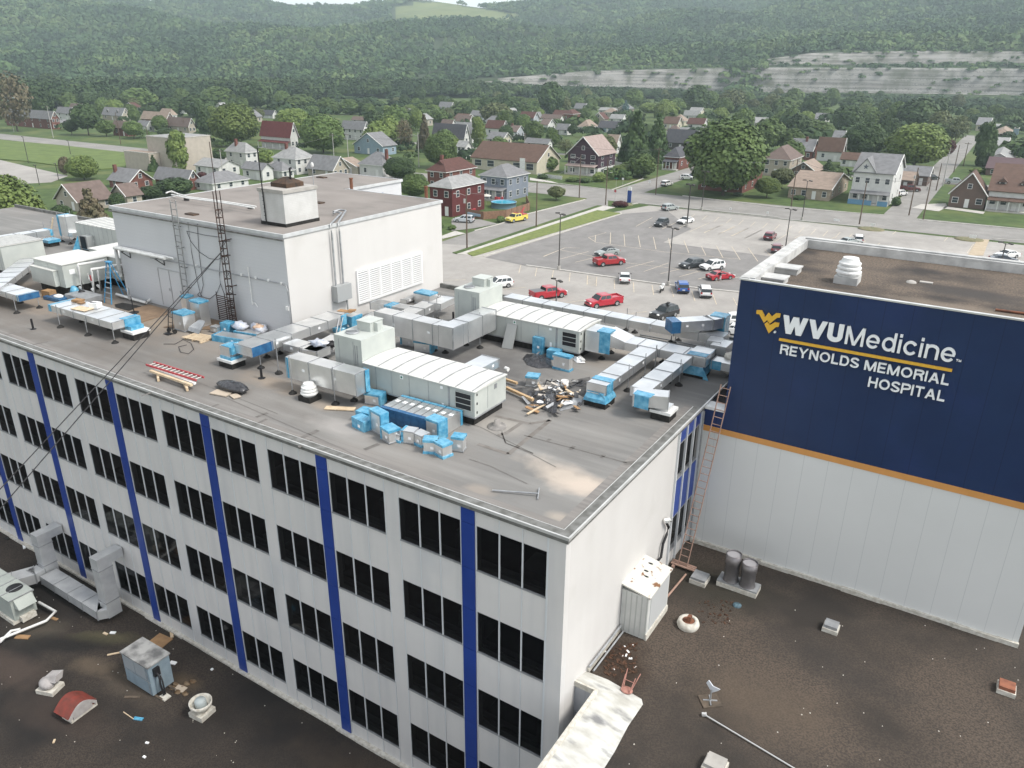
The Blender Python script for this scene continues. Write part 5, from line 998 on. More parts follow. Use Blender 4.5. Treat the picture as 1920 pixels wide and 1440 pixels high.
v = PY('K',980,1225,8.52); b.box(v.x-.1,8.42,v.z-.1,v.x+.1,8.54,v.z+.12); tag(b.build('junction_box', white), 'white junction boxes strung along the conduit line', 'junction box')
v = PY('K',590,825,8.45); v2 = PY('K',620,1185,8.45); b = MB(); b.tube([(v.x,8.45,v.z),(v.x,8.45,v2.z)],.03,6); b.tube([(v.x,8.45,v2.z+.1),(v.x+.3,8.4,v2.z+.15),(v.x+.35,8.5,v2.z-.1)],.025,5); tag(b.build('whip_antenna', white), 'white whip antenna fixed to the wall right of the mast', 'antenna')
tubes('rooftop_pipe','white pipe run from the ladder head to the chimney block','pipe',pipe,[[P('G',x,y,PT+.35) for x,y in ((965,795),(1060,815),(1250,840),(1430,870))],[P('G',x,y,PT+.3) for x,y in ((960,778),(1060,808),(1250,833),(1440,862))],[P('G',x,y,PT+.35) for x,y in ((935,785),(965,775),(1000,790))]],.05)
b = MB()
for x,y in ((1050,828),(1410,875)): v = P('G',x,y,PT); b.obox((v.x,v.y,PT+.1),(.35,.15,.2))
tag(b.build('pipe_block', black), 'black support blocks under the white rooftop pipe', 'pipe support')
tubes('rooftop_conduit','pair of grey conduits bending over the penthouse edge and down','conduit',galv2,[[P('E',x,y,PT+.15) for x,y in ((-45,890),(-10,880),(25,885))]+[Vector((-21.42,y_,z_)) for y_,z_ in ((12.35,PT+.05),(12.4,PT-.5),(12.4,RF+2.2))],[P('E',x,y,PT+.15) for x,y in ((-45,900),(-30,893),(0,898))]+[Vector((-21.42,y_,z_)) for y_,z_ in ((11.75,PT+.05),(11.8,PT-.5),(11.8,RF+2.2))]],.055)
b = MB(); b.box(-21.6+.03,11.6,RF+1.4,-21.15,12.75,RF+2.3); b.tube([(-21.35,12.5,RF+1.4),(-21.35,12.6,RF+.2)],.05); tag(b.build('electrical_box', mat('box_grey',(.34,.35,.35),rough=.5)), 'grey electrical box on the penthouse wall below the conduits', 'electrical box')
for lab,k,x,y in (('small brown flue near the far edge of the penthouse roof','E',58,765),('small brown flue by the right corner of the penthouse roof','E',478,815)):
    c = P(k,x,y,PT); b = MB(); b.cyl((c.x,c.y,PT),.11,.75,10); b.cyl((c.x,c.y,PT+.7),.14,.08,10); tag(b.build('flue_pipe', rust), lab, 'flue')
b = MB(); v = P('E',220,770,PT); b.box(-30.01,24.6,PT-1.6,-29.97,25.8,PT-.7); tag(b.build('blue_window', mat('blue_pane',(.05,.12,.3),rough=.1)), 'small blue window in the rear block of the penthouse', 'window')
c = P('G',1765,740,PT); DS = thing('antenna_dish', 'small round white antenna on a thin pole behind the chimney', 'antenna', (c.x,c.y,PT)); b = MB(); b.tube([(c.x,c.y,PT),(c.x,c.y,PT+1.3)],.03,6); b.build('pole', galv2, DS); b = MB(); b.blob((c.x,c.y,PT+1.4),(.14,.08,.2),jit=0); b.build('dish', white, DS)
for lab,x,y in (('dark drain hatch on the penthouse roof left of the mast',1080,908),('small roof hatch right of the chimney block',1790,842),('small roof drain at the far side of the penthouse roof',1810,700)):
    c = P('G',x,y,PT); b = MB(); b.obox((c.x,c.y,PT+.04),(.8,.4,.08)); tag(b.build('roof_hatch', MT['rusty_black']), lab, 'hatch')
# ================================================================ THINGS ON THE LOW ROOFS
def TL(x, y, z=ZL): return P('L', x, y, z)
def TR(x, y, z=ZR): return P('R', x, y, z)
# blue grey cooler cabinet
c = TL(830,1060); CBm = mat('cabinet_blue_grey',(.25,.32,.37),(.20,.26,.30),2,rough=.6); 
cl = TL(690,970); wv = Vector((c.x-cl.x, c.y-cl.y)); L_ = wv.length; az = math.atan2(wv.y,wv.x); hC = PH('L',805,900,c)-ZL
CT = thing('cooler_cabinet', 'boxy blue grey cabinet with a stained top on the dark gravel roof', 'cabinet', (c.x,c.y,ZL), az)
dC = 1.15
b = MB(); b.box(-L_,0,.1,0,dC,hC); b.build('body', CBm, CT, local=True)
b = MB(); b.box(-L_-.05,-.06,hC,.06,dC+.06,hC+.07); b.build('top', mat('stained_top',(.35,.35,.34),(.12,.12,.12),1.2,rough=.6,lo=.4,hi=.6), CT, local=True)
b = MB()
for x0,x1 in ((-L_+.08,-L_*.55),(-L_*.53,-.25)): b.box(x0,-.02,hC*.55,x1,-.001,hC-.06)
b.build('side_panel', mat('panel_grey2',(.30,.33,.35),rough=.5), CT, local=True)
b = MB(); b.box(-L_,-.012,hC*.48,0,-.001,hC*.5); b.box(-.18,-.014,.1,-.15,-.001,hC); b.box(.001,dC*.5,.1,.012,dC*.52,hC); b.build('trim', galv2, CT, local=True)
b = MB(); b.tube([(.05,.35,hC*.75),(.32,.3,hC*.72),(.34,.28,hC*.4),(.42,.3,.15)],.05,6); b.tube([(.05,.5,hC*.55),(.3,.42,hC*.5),(.38,.4,.1)],.04,6); b.box(.02,.2,hC*.65,.16,.5,hC*.9); b.build('piping', black, CT, local=True)
b = MB(); b.obox((.45,.3,.04),(.45,.38,.07)); b.build('pad', cream, CT, local=True)
for i,y in enumerate((.1,.85)): b = MB(); b.obox((-L_*.5,y,.04),(L_+1.0,.1,.1)); b.build('skid', mat('old_timber',(.13,.10,.075),(.08,.065,.05),4,rough=.9), CT, local=True)
# bowl topped vent
c = TL(1065,1170); r_ = thing('bowl_vent', 'white bowl shaped vent on a square curb right of the cabinet', 'roof vent', (c.x,c.y+.3,ZL))
b = MB(); b.obox((c.x,c.y+.3,ZL+.12),(.85,.85,.28),.1); b.build('curb', cream, r_)
b = MB(); b.lathe([(.30,.25),(.36,.40),(.50,.55),(.53,.78),(.49,.78),(.46,.58),(.3,.5)],(c.x,c.y+.3,ZL),22); b.build('bowl', cream, r_)
b = MB(); b.lathe([(.26,.45),(.27,.8),(.22,.9),(0,.93)],(c.x,c.y+.3,ZL),18); b.build('dome', mat('dome_grey',(.36,.40,.40),rough=.5), r_)
# gooseneck
galv3 = mat('galvanised_weathered', (.56,.57,.57), (.44,.45,.46), 1.2, rough=.4, metal=.35)
c = TL(235,1040); r_ = thing('gooseneck_vent', 'pale rounded gooseneck vent on a white curb', 'roof vent', (c.x,c.y+.3,ZL))
b = MB(); b.obox((c.x,c.y+.35,ZL+.1),(.95,.8,.24),.35); b.build('curb', cream, r_)
b = MB(); b.blob((c.x-.05,c.y+.3,ZL+.42),(.42,.36,.30),seed=3,jit=.02,n=16,m=8); b.extr([(c.x-.1,c.y+.15,ZL+.6),(c.x+.55,c.y+.40,ZL+.62),(c.x+.5,c.y+.55,ZL+.95),(c.x-.1,c.y+.3,ZL+.80)],(-.12,.42,0)); b.build('hood', mat('faded_grey',(.40,.38,.37),(.32,.30,.29),3,rough=.6), r_)
# red barrel hood
c = TL(410,1200); r_ = thing('barrel_vent', 'red barrel shaped hood vent with a faded grey face', 'roof vent', (c.x-.45,c.y+.45,ZL), math.pi/2+.08); r_.scale = (.78,.78,.85)
b = MB(); b.box(-.75,-.35,-.01,.95,.55,.22); b.build('curb', cream, r_, local=True)
rd = mat('faded_red_paint',(.22,.045,.032),(.13,.04,.03),2,rough=.65)
prof = [(-.95+1.9*i/10, .45+.55*math.sin(math.pi*i/10)) for i in range(11)]
b = MB(); b.extr([(x,-.40+.0,z) for x,z in prof],(0,1.35,0)); b.build('red_hood', rd, r_, local=True)
b = MB(); b.extr([(x*.96,-.46,z-.03) for x,z in prof]+[(x*.9,-.46,z-.22) for x,z in prof[::-1]],(0,.055,0)); b.box(-.62,-.43,.2,.62,.5,.62); b.extr([(-.5,-.44,.6),(.5,-.44,.6),(.3,-.44,.82),(-.3,-.44,.82)],(0,.6,0)); b.build('grey_face', MT['faded_grey'] , r_, local=True)
b = MB(); b.box(.45,-.34,.22,.9,.5,.3); b.build('rusty_ledge', mat('rust_red',(.32,.08,.04),rough=.7), r_, local=True)
# galvanised duct elbows climbing the facade
for lab, (ax,ay), (bx,by), zt_, ztL in (('bright galvanised duct elbow rising to the facade, the nearer one',(600,590),(560,330),0,0),('bright galvanised duct elbow rising to the facade, the farther one',(280,350),(215,180),0,0)):
    base = P('L',ax,ay,ZL); near = lab.endswith('nearer one'); x_ = base.x-.15; top = (PY('L',580,320,-1.2) if near else PY('L',215,170,-1.2)).z
    xr = PY('L',600,420,-1.0).x if near else PY('L',270,260,-1.0).x
    D = thing('wall_duct', lab, 'duct', (xr,-1.2,ZL), 0, 'galvanised ducts entering the facade'); b = MB(); wd = .66
    b.box(xr-wd, -1.55, ZL+.35, xr, -.78, top-.502); b.box(xr-wd-.002, -1.552, top-.50, xr+.002, -.08, top, 0); 
    b.box(xr-wd-.03,-1.58,top-.75,xr+.03,-.75,top-.70,1); b.box(xr-wd-.03,-1.58,ZL+1.3,xr+.03,-.75,ZL+1.35,1)
    b.build('riser', [galv3, galv2], D)
n0 = P('L',520,600,ZL+.85); xr = PY('L',600,420,-1.0).x
D = thing('roof_duct', 'long galvanised duct lying on the dark roof between unit and elbow', 'duct', (n0.x,n0.y,ZL))
p_, q_ = P('L',215,405,ZL+.9).to_2d(), P('L',520,598,ZL+.9).to_2d(); b = MB(); dseg(b, p_, q_, .95, .55, ZL+.9, 1.3); q2 = Vector((xr-.05,-1.5)); dseg(b, q_, q2, .8, .55, ZL+.9, 1.2); b.build('casing', [galv3, galv2], D)
for q_ in (TL(465,625),TL(630,600),TL(325,520)): b = MB(); b.box(q_.x-.06,q_.y+.15,ZL,q_.x+.06,q_.y+.3,ZL+.4); b.build('support_block', blackr, D)
p_, q_ = P('L',60,390,ZL+1.1).to_2d(), P('L',250,330,ZL+1.1).to_2d(); D = thing('roof_duct', 'tapering galvanised duct from the unit to the farther elbow', 'duct', (p_.x,p_.y,ZL)); b = MB(); dseg(b, P('L',-60,470,ZL+1.1).to_2d(), P('L',190,400,ZL+1.1).to_2d(), 1.0,.6, ZL+1.15,1.2); dseg(b, P('L',190,400,ZL+1.1).to_2d(), Vector((PY('L',270,260,-1.0).x,-1.5)),.8,.55,ZL+1.15,1.2); b.build('casing', [galv3, galv2], D)
# packaged unit at the left edge
c = TL(85,672); uz = mat('unit_green_grey',(.37,.40,.37),(.32,.35,.325),1.5,rough=.5)
U = thing('packaged_unit', 'greenish grey packaged unit with a sloped hood at the left edge', 'air conditioner', (c.x,c.y,ZL))
b = MB(); yu = TL(205,600).y; b.box(c.x-4.0,c.y+.05,ZL+.25,c.x-.05,yu,ZL+1.5); b.build('body', uz, U)
b = MB(); b.box(c.x-4.05,c.y+.0,ZL+1.5,c.x+.0,yu+.05,ZL+1.58); b.extr([(c.x+.42,c.y+.2,ZL+1.05),(c.x-.04,c.y+.2,ZL+1.60),(c.x-.04,c.y+.2,ZL+1.0)],(0,yu-c.y-.3,0)); b.build('lid', uz, U)
b = MB()
for i in range(5): b.box(c.x-3.6+i*.9,c.y-.001,ZL+1.58,c.x-3.56+i*.9,yu+.05,ZL+1.62)
b.build('seams', galv2, U)
b = MB(); b.lathe([(.42,.0),(.40,.04),(0,.02)],(c.x-1.0,c.y+.8,ZL+1.582),18); b.build('fan_opening', black, U)
b = MB(); b.box(c.x-.04,c.y+.3,ZL+.1,c.x+.25,yu-.2,ZL+.4); b.box(c.x-4,c.y-.05,ZL-.01,c.x-.1,yu-.1,ZL+.25); b.build('curb', cream, U)
for lab,pth in (('white pipe looping round the packaged unit',((210,545),(300,595),(250,645),(0,745))),('second white pipe beside the loop at the left edge',((110,690),(60,700),(0,760)))):
    tubes('white_pipe', lab, 'pipe', pipe, [[P('L',x,y,ZL+.35) for x,y in pth]], .075)
# scraps on dark roof
for lab,x,y,sx,sy,rz,m_ in (('large warped cardboard piece near the facade foot',868,755,1.0,.75,.1,cdb),('cardboard piece by the white pipe loop',122,735,.75,.28,.5,cdb),('pale plank by the facade base flashing',925,700,1.25,.16,-.55,pale),('broken timber lath left of the cabinet',617,825,.65,.08,.9,pale),
      ('grey board lying below the cabinet',715,1060,.75,.12,.6,MT['old_timber']),('crumpled white scrap behind the cabinet',935,875,.35,.2,.3,stickr),('bright blue film scrap on the dark roof',748,1177,.45,.16,.4,film),('white foam bit near the bottom edge',795,1307,.15,.09,.4,stickr),('white foam bit lowest of the pair',780,1383,.14,.1,.1,stickr),
      ('thin lath lying below the red hood vent',695,1160,.8,.03,0,pale),('small tan chip on the dark roof',293,1298,.2,.08,-.8,pale),('dark brick at the far left roof edge',38,203,.35,.2,0,blackr),('yellow scrap by the facade foot',470,432,.4,.1,-.2,pale),('white scrap pile at the far facade foot',130,240,.8,.15,-.4,stickr),('timber offcut beside the white pipe corner',290,635,.55,.16,.2,cdb),('white paper beyond the cabinet top',610,712,.3,.15,.5,stickr),('tan scrap beyond the cabinet',570,717,.3,.12,.1,pale),('crumpled dirty rag beside the cabinet pad',975,1015,.55,.35,.2,MT['pale_card']),('tiny white cap right of the cabinet',1145,910,.12,.12,0,stickr)):
    c = TL(x,y); b = MB(); b.obox((c.x,c.y,ZL+.035),(sx,sy,.05),rz,rx=.05); tag(b.build('scrap_piece', m_), lab, 'scrap')
b = MB(); c = TL(905,1000)
for i,(x,y) in enumerate(((935,1010),(950,990),(985,1005),(1010,985),(1040,975),(960,1030),(1000,1040))): v = TL(x,y); b.blob((v.x,v.y,ZL+.02),(.2,.14,.05),seed=i,jit=.3,n=7,m=4)
tag(b.build('leaf_litter', mat('litter',(.12,.075,.04),(.2,.15,.10),5,rough=.95), loc=(0,0,0)), kind='stuff')
b = MB(); q8 = random.Random(6)
for i in range(120): v = TR(q8.uniform(330,480), q8.uniform(860,1010)); b.obox((v.x,v.y,ZR+.012),(q8.uniform(.05,.16),q8.uniform(.03,.1),.02),q8.uniform(0,3),q8.choice((0,)*14+(1,)),q8.uniform(-.2,.2))
for i in range(60): v = TR(q8.uniform(770,930), q8.uniform(660,770)); b.obox((v.x,v.y,ZR+.012),(q8.uniform(.03,.1),q8.uniform(.03,.07),.02),q8.uniform(0,3),0)
tag(b.build('corner_litter', [mat('wet_litter',(.035,.022,.014),(.10,.05,.03),6,rough=.5), stickr], loc=(0,0,0)), kind='stuff')
b = MB(); r3 = random.Random(8)
for i in range(170):
    if i < 110: x, y = r3.uniform(-36,.6), r3.uniform(-11,-.3); z = ZL
    else: x, y = r3.uniform(1,14), r3.uniform(-5,12); z = ZR
    if z == ZR and x < 2.6 and y < 2: continue
    s_ = r3.uniform(.02,.045); b.obox((x,y,z+.01),(s_,s_*.8,.02),r3.uniform(0,3))
tag(b.build('pale_grit', mat('pale_stone',(.55,.52,.46),rough=.9), loc=(0,0,0)), kind='stuff')
# ---- right low roof
c = TR(520,845); cl = TR(405,795); E0 = PX('R',405,600,.02); hE = PH('R',530,650,c)-ZR
EN = thing('metal_enclosure', 'white ribbed metal enclosure with a rusty perforated top against the wall', 'enclosure', (.6,5.2,ZR)); yb_, ye = cl.y, PX('R',560,470,.1).y
yE = P('R',645,520,ZR+hE).y; x1 = c.x
b = MB(); b.box(.02,c.y,ZR,x1,yE,ZR+hE); 
for i in range(5): b.box(.2+i*.22,c.y-.02,ZR+.1,.24+i*.22,c.y-.001,ZR+hE-.05,1)
b.box(x1+.001,c.y+.25,ZR+.35,x1+.015,yE-.15,ZR+hE-.1,2)
b.build('body', [mat('enclosure_white',(.58,.585,.56),(.50,.51,.49),1.5,rough=.55), mat('enclosure_rib',(.42,.43,.41)), mat('enclosure_panel',(.46,.47,.47),rough=.5)], EN)  # body, ribs in a darker grey, side panel
b = MB(); b.extr([(.0,c.y-.06,ZR+hE+.22),(x1+.08,c.y-.06,ZR+hE+.0),(x1+.08,c.y-.06,ZR+hE+.06),(.0,c.y-.06,ZR+hE+.28)],(0,yE-c.y+.12,0)); b.build('sloped_top', mat('rusty_top',(.60,.59,.54),(.20,.10,.05),3.2,rough=.7,lo=.60,hi=.66,c3=(.15,.1,.07),s3=1.2,lo3=.66,hi3=.72), EN)
b = MB()
for f,y in ((.28,.85),(.32,.6),(.45,.46)): xx = .1+(x1-.1)*f; zz = ZR+hE+.28-.22*f; b.blob((xx,c.y+(yE-c.y)*y,zz+.005),(.11,.05,.012),jit=.15,seed=3)
b.build('holes', black, EN)
b = MB(); b.box(x1-.02,c.y-.03,ZR,x1+.05,yE,ZR+.28); b.build('base_flashing', cream, EN)
b = MB(); b.box(.02,yE+.05,ZR+.6,.42,yE+.75,ZR+1.5); tag(b.build('white_cabinet', cream), 'small white box between the enclosure and the window bay', 'cabinet')
v = PX('V',355,590,.12); b = MB(); b.tube([(.08,v.y-.15,v.z+.05),(.25,v.y,v.z+.08),(.3,v.y+.1,v.z-.05),(.1,v.y-.0,v.z-.1)],.075,8); tag(b.build('curved_pipe_end', white), 'white curved pipe end on the wall beside the window bay', 'pipe')
tubes('black_hose', 'black corrugated hose hanging down the wall beside the windows', 'hose', black, [[PX('V',x,y,.12) for x,y in ((360,620),(378,660),(360,730),(325,820),(305,950),(270,990))]], .06)
c = TR(965,640); TS = thing('twin_stack', 'pair of grey galvanised exhaust stacks on one white curb', 'exhaust stack', (c.x,c.y,ZR)); a_ = TR(850,575); 
b = MB(); d_ = Vector((TR(1035,650).x-TR(850,588).x,TR(1035,650).y-TR(850,588).y)); aa = math.atan2(d_.y,d_.x); mid = (TR(850,588)+TR(1035,650))/2; mid = Vector((mid.x,mid.y+.35,0))
b.obox((mid.x,mid.y,ZR+.1),(d_.length,.75,.22),0); b.build('curb', cream, TS); b = MB(); b.obox((mid.x,mid.y,ZR+.25),(d_.length,.7,.09),0); b.build('pan', galv2, TS)
stm = mat('stack_metal',(.22,.21,.21),(.15,.14,.145),2,rough=.4,metal=.6)
for s_,hh in ((-.36,1.62),(.36,1.45)):
    b = MB(); cx_ = mid.x+s_; b.lathe([(.36,.28),(.31,.42),(.31,.6),(.31,hh*.68),(.335,hh*.70),(.335,hh),(.31,hh),(.31,hh-.06)],(cx_,mid.y,ZR),24); b.face([(cx_+.31*math.cos(t_*math.pi/12),mid.y+.31*math.sin(t_*math.pi/12),ZR+hh-.07) for t_ in range(24)],1); b.build('stack', [stm, mat('stack_screen',(.36,.35,.36),rough=.5)], TS)
for lab,x,y,s_,m_ in (('grey capped low box vent at the end of the ladder platform',760,590,.36,galv2),):
    c = TR(x,y); r_ = thing('box_vent', lab, 'roof vent', (c.x,c.y,ZR)); b = MB(); b.box(c.x-s_,c.y,ZR-.01,c.x+s_,c.y+2*s_,ZR+.2); b.build('curb', cream, r_); b = MB(); b.box(c.x-s_*.9,c.y+.03,ZR+.2,c.x+s_*.9,c.y+1.9*s_,ZR+.32); b.build('cap', m_, r_)
brick = mat('brick_orange',(.30,.12,.07),(.20,.08,.05),4,rough=.85)
for lab,k,x,y,s_,m_ in (('grey capped low box vent alone on the open brown roof','Q',585,680,.30,galv2),('white curb vent topped with an orange brick slab','Q',1575,1030,.30,brick),('grey box vent cut by the bottom edge of the photo','R',830,1470,.36,concr)):
    c = P(k,x,y,ZR); r_ = thing('box_vent', lab, 'roof vent', (c.x,c.y,ZR)); b = MB(); b.box(c.x-s_,c.y-.05,ZR-.01,c.x+s_,c.y+1.7*s_,ZR+.18); b.build('curb', cream, r_); b = MB(); b.box(c.x-s_*.85,c.y+.0,ZR+.18,c.x+s_*.85,c.y+1.6*s_,ZR+.32); b.build('cap', m_, r_)
c = TR(705,800); r_ = thing('ring_vent', 'low white ring shaped vent with a rusty middle', 'roof vent', (c.x,c.y+.35,ZR)); b = MB(); b.lathe([(.42,-.01),(.46,.12),(.40,.28),(.26,.30),(.24,.2)],(c.x,c.y+.35,ZR),24); b.build('ring', cream, r_); b = MB(); b.lathe([(.27,.26),(.1,.3),(0,.3)],(c.x,c.y+.35,ZR),16); b.box(c.x-.03,c.y+.2,ZR+.28,c.x+.12,c.y+.4,ZR+.55); b.build('rusty_core', rust, r_)
c = TR(945,690); b = MB(); b.lathe([(.18,-.01),(.18,.05),(.05,.07),(0,.07)],(c.x,c.y+.1,ZR),14); tag(b.build('roof_drain', mat('drain_blue',(.12,.20,.24),(.05,.08,.1),8,rough=.6)), 'round bluish roof drain on the brown gravel', 'drain')
# overturned chair
c = TR(432,1090); CHR = thing('overturned_chair', 'rusty pink chair lying upside down by the wet patch', 'chair', (c.x,c.y,ZR)); pk = mat('rusty_pink',(.42,.22,.18),(.30,.14,.11),4,rough=.7)
b = MB(); b.blob((c.x,c.y+.02,ZR+.12),(.24,.2,.035),jit=.02,n=14,m=5); b.build('seat', pk, CHR)
for sx,sy,tx,ty in ((-.16,-.1,-.2,.05),(.16,-.1,.2,.05),(-.16,.12,-.26,.35),(.16,.12,.26,.35)): b = MB(); b.tube([(c.x+sx,c.y+sy,ZR+.15),(c.x+tx,c.y+ty+.25,ZR+.55)],.018,6); b.build('leg', pk, CHR)
b = MB(); b.tube([(c.x-.2,c.y+.25,ZR+.35),(c.x+.2,c.y+.25,ZR+.35)],.014,5); b.build('stretcher', pk, CHR)
# dish mount
c = TR(822,1130); DM = thing('antenna_mount', 'bent white antenna plate on a stub mast with a cross foot', 'antenna', (c.x,c.y,ZR)); b = MB(); b.obox((c.x,c.y,ZR+.02),(.7,.6,.05),.7); b.build('base_board', MT['old_timber'], DM)
b = MB(); b.obox((c.x,c.y,ZR+.06),(.5,.05,.03),.5); b.obox((c.x,c.y,ZR+.065),(.5,.05,.03),2.0); b.tube([(c.x,c.y,ZR+.05),(c.x,c.y,ZR+.55)],.03,6); b.build('stub_mast', galv2, DM)
b = MB(); b.extr([(c.x-.22,c.y,ZR+.75),(c.x+.02,c.y,ZR+.42),(c.x+.22,c.y,ZR+.60),(c.x+.28,c.y,ZR+.70),(c.x+.02,c.y,ZR+.72),(c.x-.15,c.y,ZR+.9)],(.02,.03,0)); b.build('plate', mat('pale_plate',(.55,.57,.60),rough=.4), DM)
a_, b_ = P('R',795,1190,ZR+.08), P('R',1330,1510,ZR+.05); b = MB(); b.tube([a_,b_],.025,6); b.obox((a_.x,a_.y,ZR+.08),(.16,.1,.1),.5); tag(b.build('metal_pole', mat('pole_silver',(.62,.62,.61),rough=.35,metal=.4)), 'long silver pole lying across the brown gravel', 'pole')
# orange ladder and platform
op = mat('faded_orange',(.40,.265,.21),(.31,.20,.155),4,rough=.7)
lf = P('V',510,1040,ZR+.12); lt_ = PY('Y',1352,724,12.0); bz = Vector((lf.x,lf.y,ZR+.12))
tp = Vector((1.02, 12.25, 0)); tp.z = PH('Y',1352,722,tp)
climb('roof_ladder','tall faded orange ladder climbing to the roof beside the sign wall', tuple(bz), tuple(tp), .42, op, 26, .028)
b = MB(); q0, q1 = P('V',425,1045,ZR), P('V',590,1105,ZR); 
for i in range(3): b.obox(((q0.x+q1.x)/2,(q0.y+q1.y)/2+.05+i*.13,ZR+.16),((q1-q0).length+.3,.10,.05),math.atan2((q1-q0).y,(q1-q0).x))
a_, b_ = P('V',545,1115,ZR+.1), P('V',365,1330,ZR+.1); b.tube([a_,b_],.05,5); b.obox((q0.x,q0.y,ZR+.06),(.12,.3,.14)); tag(b.build('ladder_platform', op), 'faded orange timber platform under the foot of the ladder', 'platform')
tubes('wall_cable','pair of downpipes beside the orange ladder','pipe',galv2,[[(.12,12.5,ZR+.1),(.12,12.5,19.3)]],.05)
# sign building roof things
ZS = ST-.42
c = P('S',810,340,ZS); fl2 = MT['flaky_white']; mushroom('mushroom_vent','large ribbed white mushroom vent on the sign building roof',(c.x,c.y+.35),1.12,ZS,white,4,fl2,None,.28)
for lab,x,y,x2,y2 in (('low white flaky roof hatch by the far parapet corner',365,265,520,278),('low white flaky hatch at the near left parapet corner',290,330,440,338)):
    a_, b_ = P('S',x,y,ZS), P('S',x2,y2,ZS); b = MB(); b.box(a_.x,a_.y-.1,ZS-.01,b_.x,a_.y+.75,ZS+.22); b.box(a_.x-.05,a_.y-.15,ZS+.22,b_.x+.05,a_.y+.8,ZS+.28); tag(b.build('roof_hatch', fl2), lab, 'hatch')
c = P('S',1220,330,ZS); b = MB(); b.lathe([(.22,-.01),(.18,.05),(.08,.09),(0,.09)],(c.x,c.y,ZS),14); b.obox((c.x+.55,c.y+.25,ZS+.03),(.5,.25,.05)); tag(b.build('roof_drain', concr), 'round roof drain in the dark patch on the sign building roof', 'drain')
a_, b_ = P('S',1740,508,ZS), P('S',2100,555,ZS); b = MB(); b.tube([a_+Vector((0,0,.06)),b_+Vector((0,0,.06))],.05,6); tag(b.build('rusty_pipe', rust), 'dark rusty pipe lying on the sign building roof', 'pipe')
# ================================================================ PARKING LOT
glassc = mat('car_glass',(.02,.028,.032),rough=.08,spec=.6)
tyrem = mat('tyre',(.02,.02,.02),rough=.8); rimm = mat('rim_silver',(.45,.46,.47),rough=.3,metal=.7); lampw = mat('lamp_clear',(.75,.76,.74),rough=.2); lampr = mat('lamp_red',(.35,.01,.01),rough=.3); trimm = mat('car_trim',(.03,.03,.032),rough=.6); platem = mat('plate',(.65,.66,.68),rough=.5)
CARP = {}
def paintc(n, c): return mat('car_'+n, c, rough=.28, spec=.55, coat=.6)
# side profiles: x forward, z up (length normalised in metres)
PROF = {
 'sedan': dict(L=4.8, W=1.82, H=1.45, body=[(-2.38,.35),(-2.40,.62),(-2.32,.92),(-1.75,1.0),(.95,.98),(1.75,.86),(2.28,.70),(2.40,.50),(2.36,.30)], cab=[(-1.75,.98),(-1.15,1.38),(-.35,1.46),(.25,1.42),(1.05,.97)], wb=(-1.4,1.42), wr=.33),
 'suv': dict(L=4.6, W=1.86, H=1.68, body=[(-2.27,.38),(-2.30,.75),(-2.24,1.02),(.95,1.05),(1.75,.97),(2.18,.80),(2.30,.55),(2.26,.36)], cab=[(-2.22,1.02),(-1.98,1.52),(-1.5,1.66),(.0,1.68),(.35,1.62),(1.1,1.04)], wb=(-1.35,1.35), wr=.36),
 'jeep': dict(L=4.7, W=1.88, H=1.75, body=[(-2.32,.45),(-2.35,.8),(-2.30,1.05),(.85,1.08),(2.05,1.0),(2.30,.85),(2.34,.5)], cab=[(-2.26,1.05),(-2.02,1.64),(-1.7,1.73),(.1,1.73),(.35,1.66),(.95,1.07)], wb=(-1.38,1.42), wr=.40),
 'pickup': dict(L=5.8, W=2.0, H=1.9, body=[(-2.88,.5),(-2.90,.95),(-2.88,1.22),(1.3,1.22),(2.62,1.12),(2.88,.92),(2.90,.55),(2.84,.42)], cab=[(-.95,1.21),(-.80,1.82),(-.5,1.90),(.75,1.90),(1.0,1.82),(1.6,1.20)], wb=(-1.75,1.9), wr=.42),
}
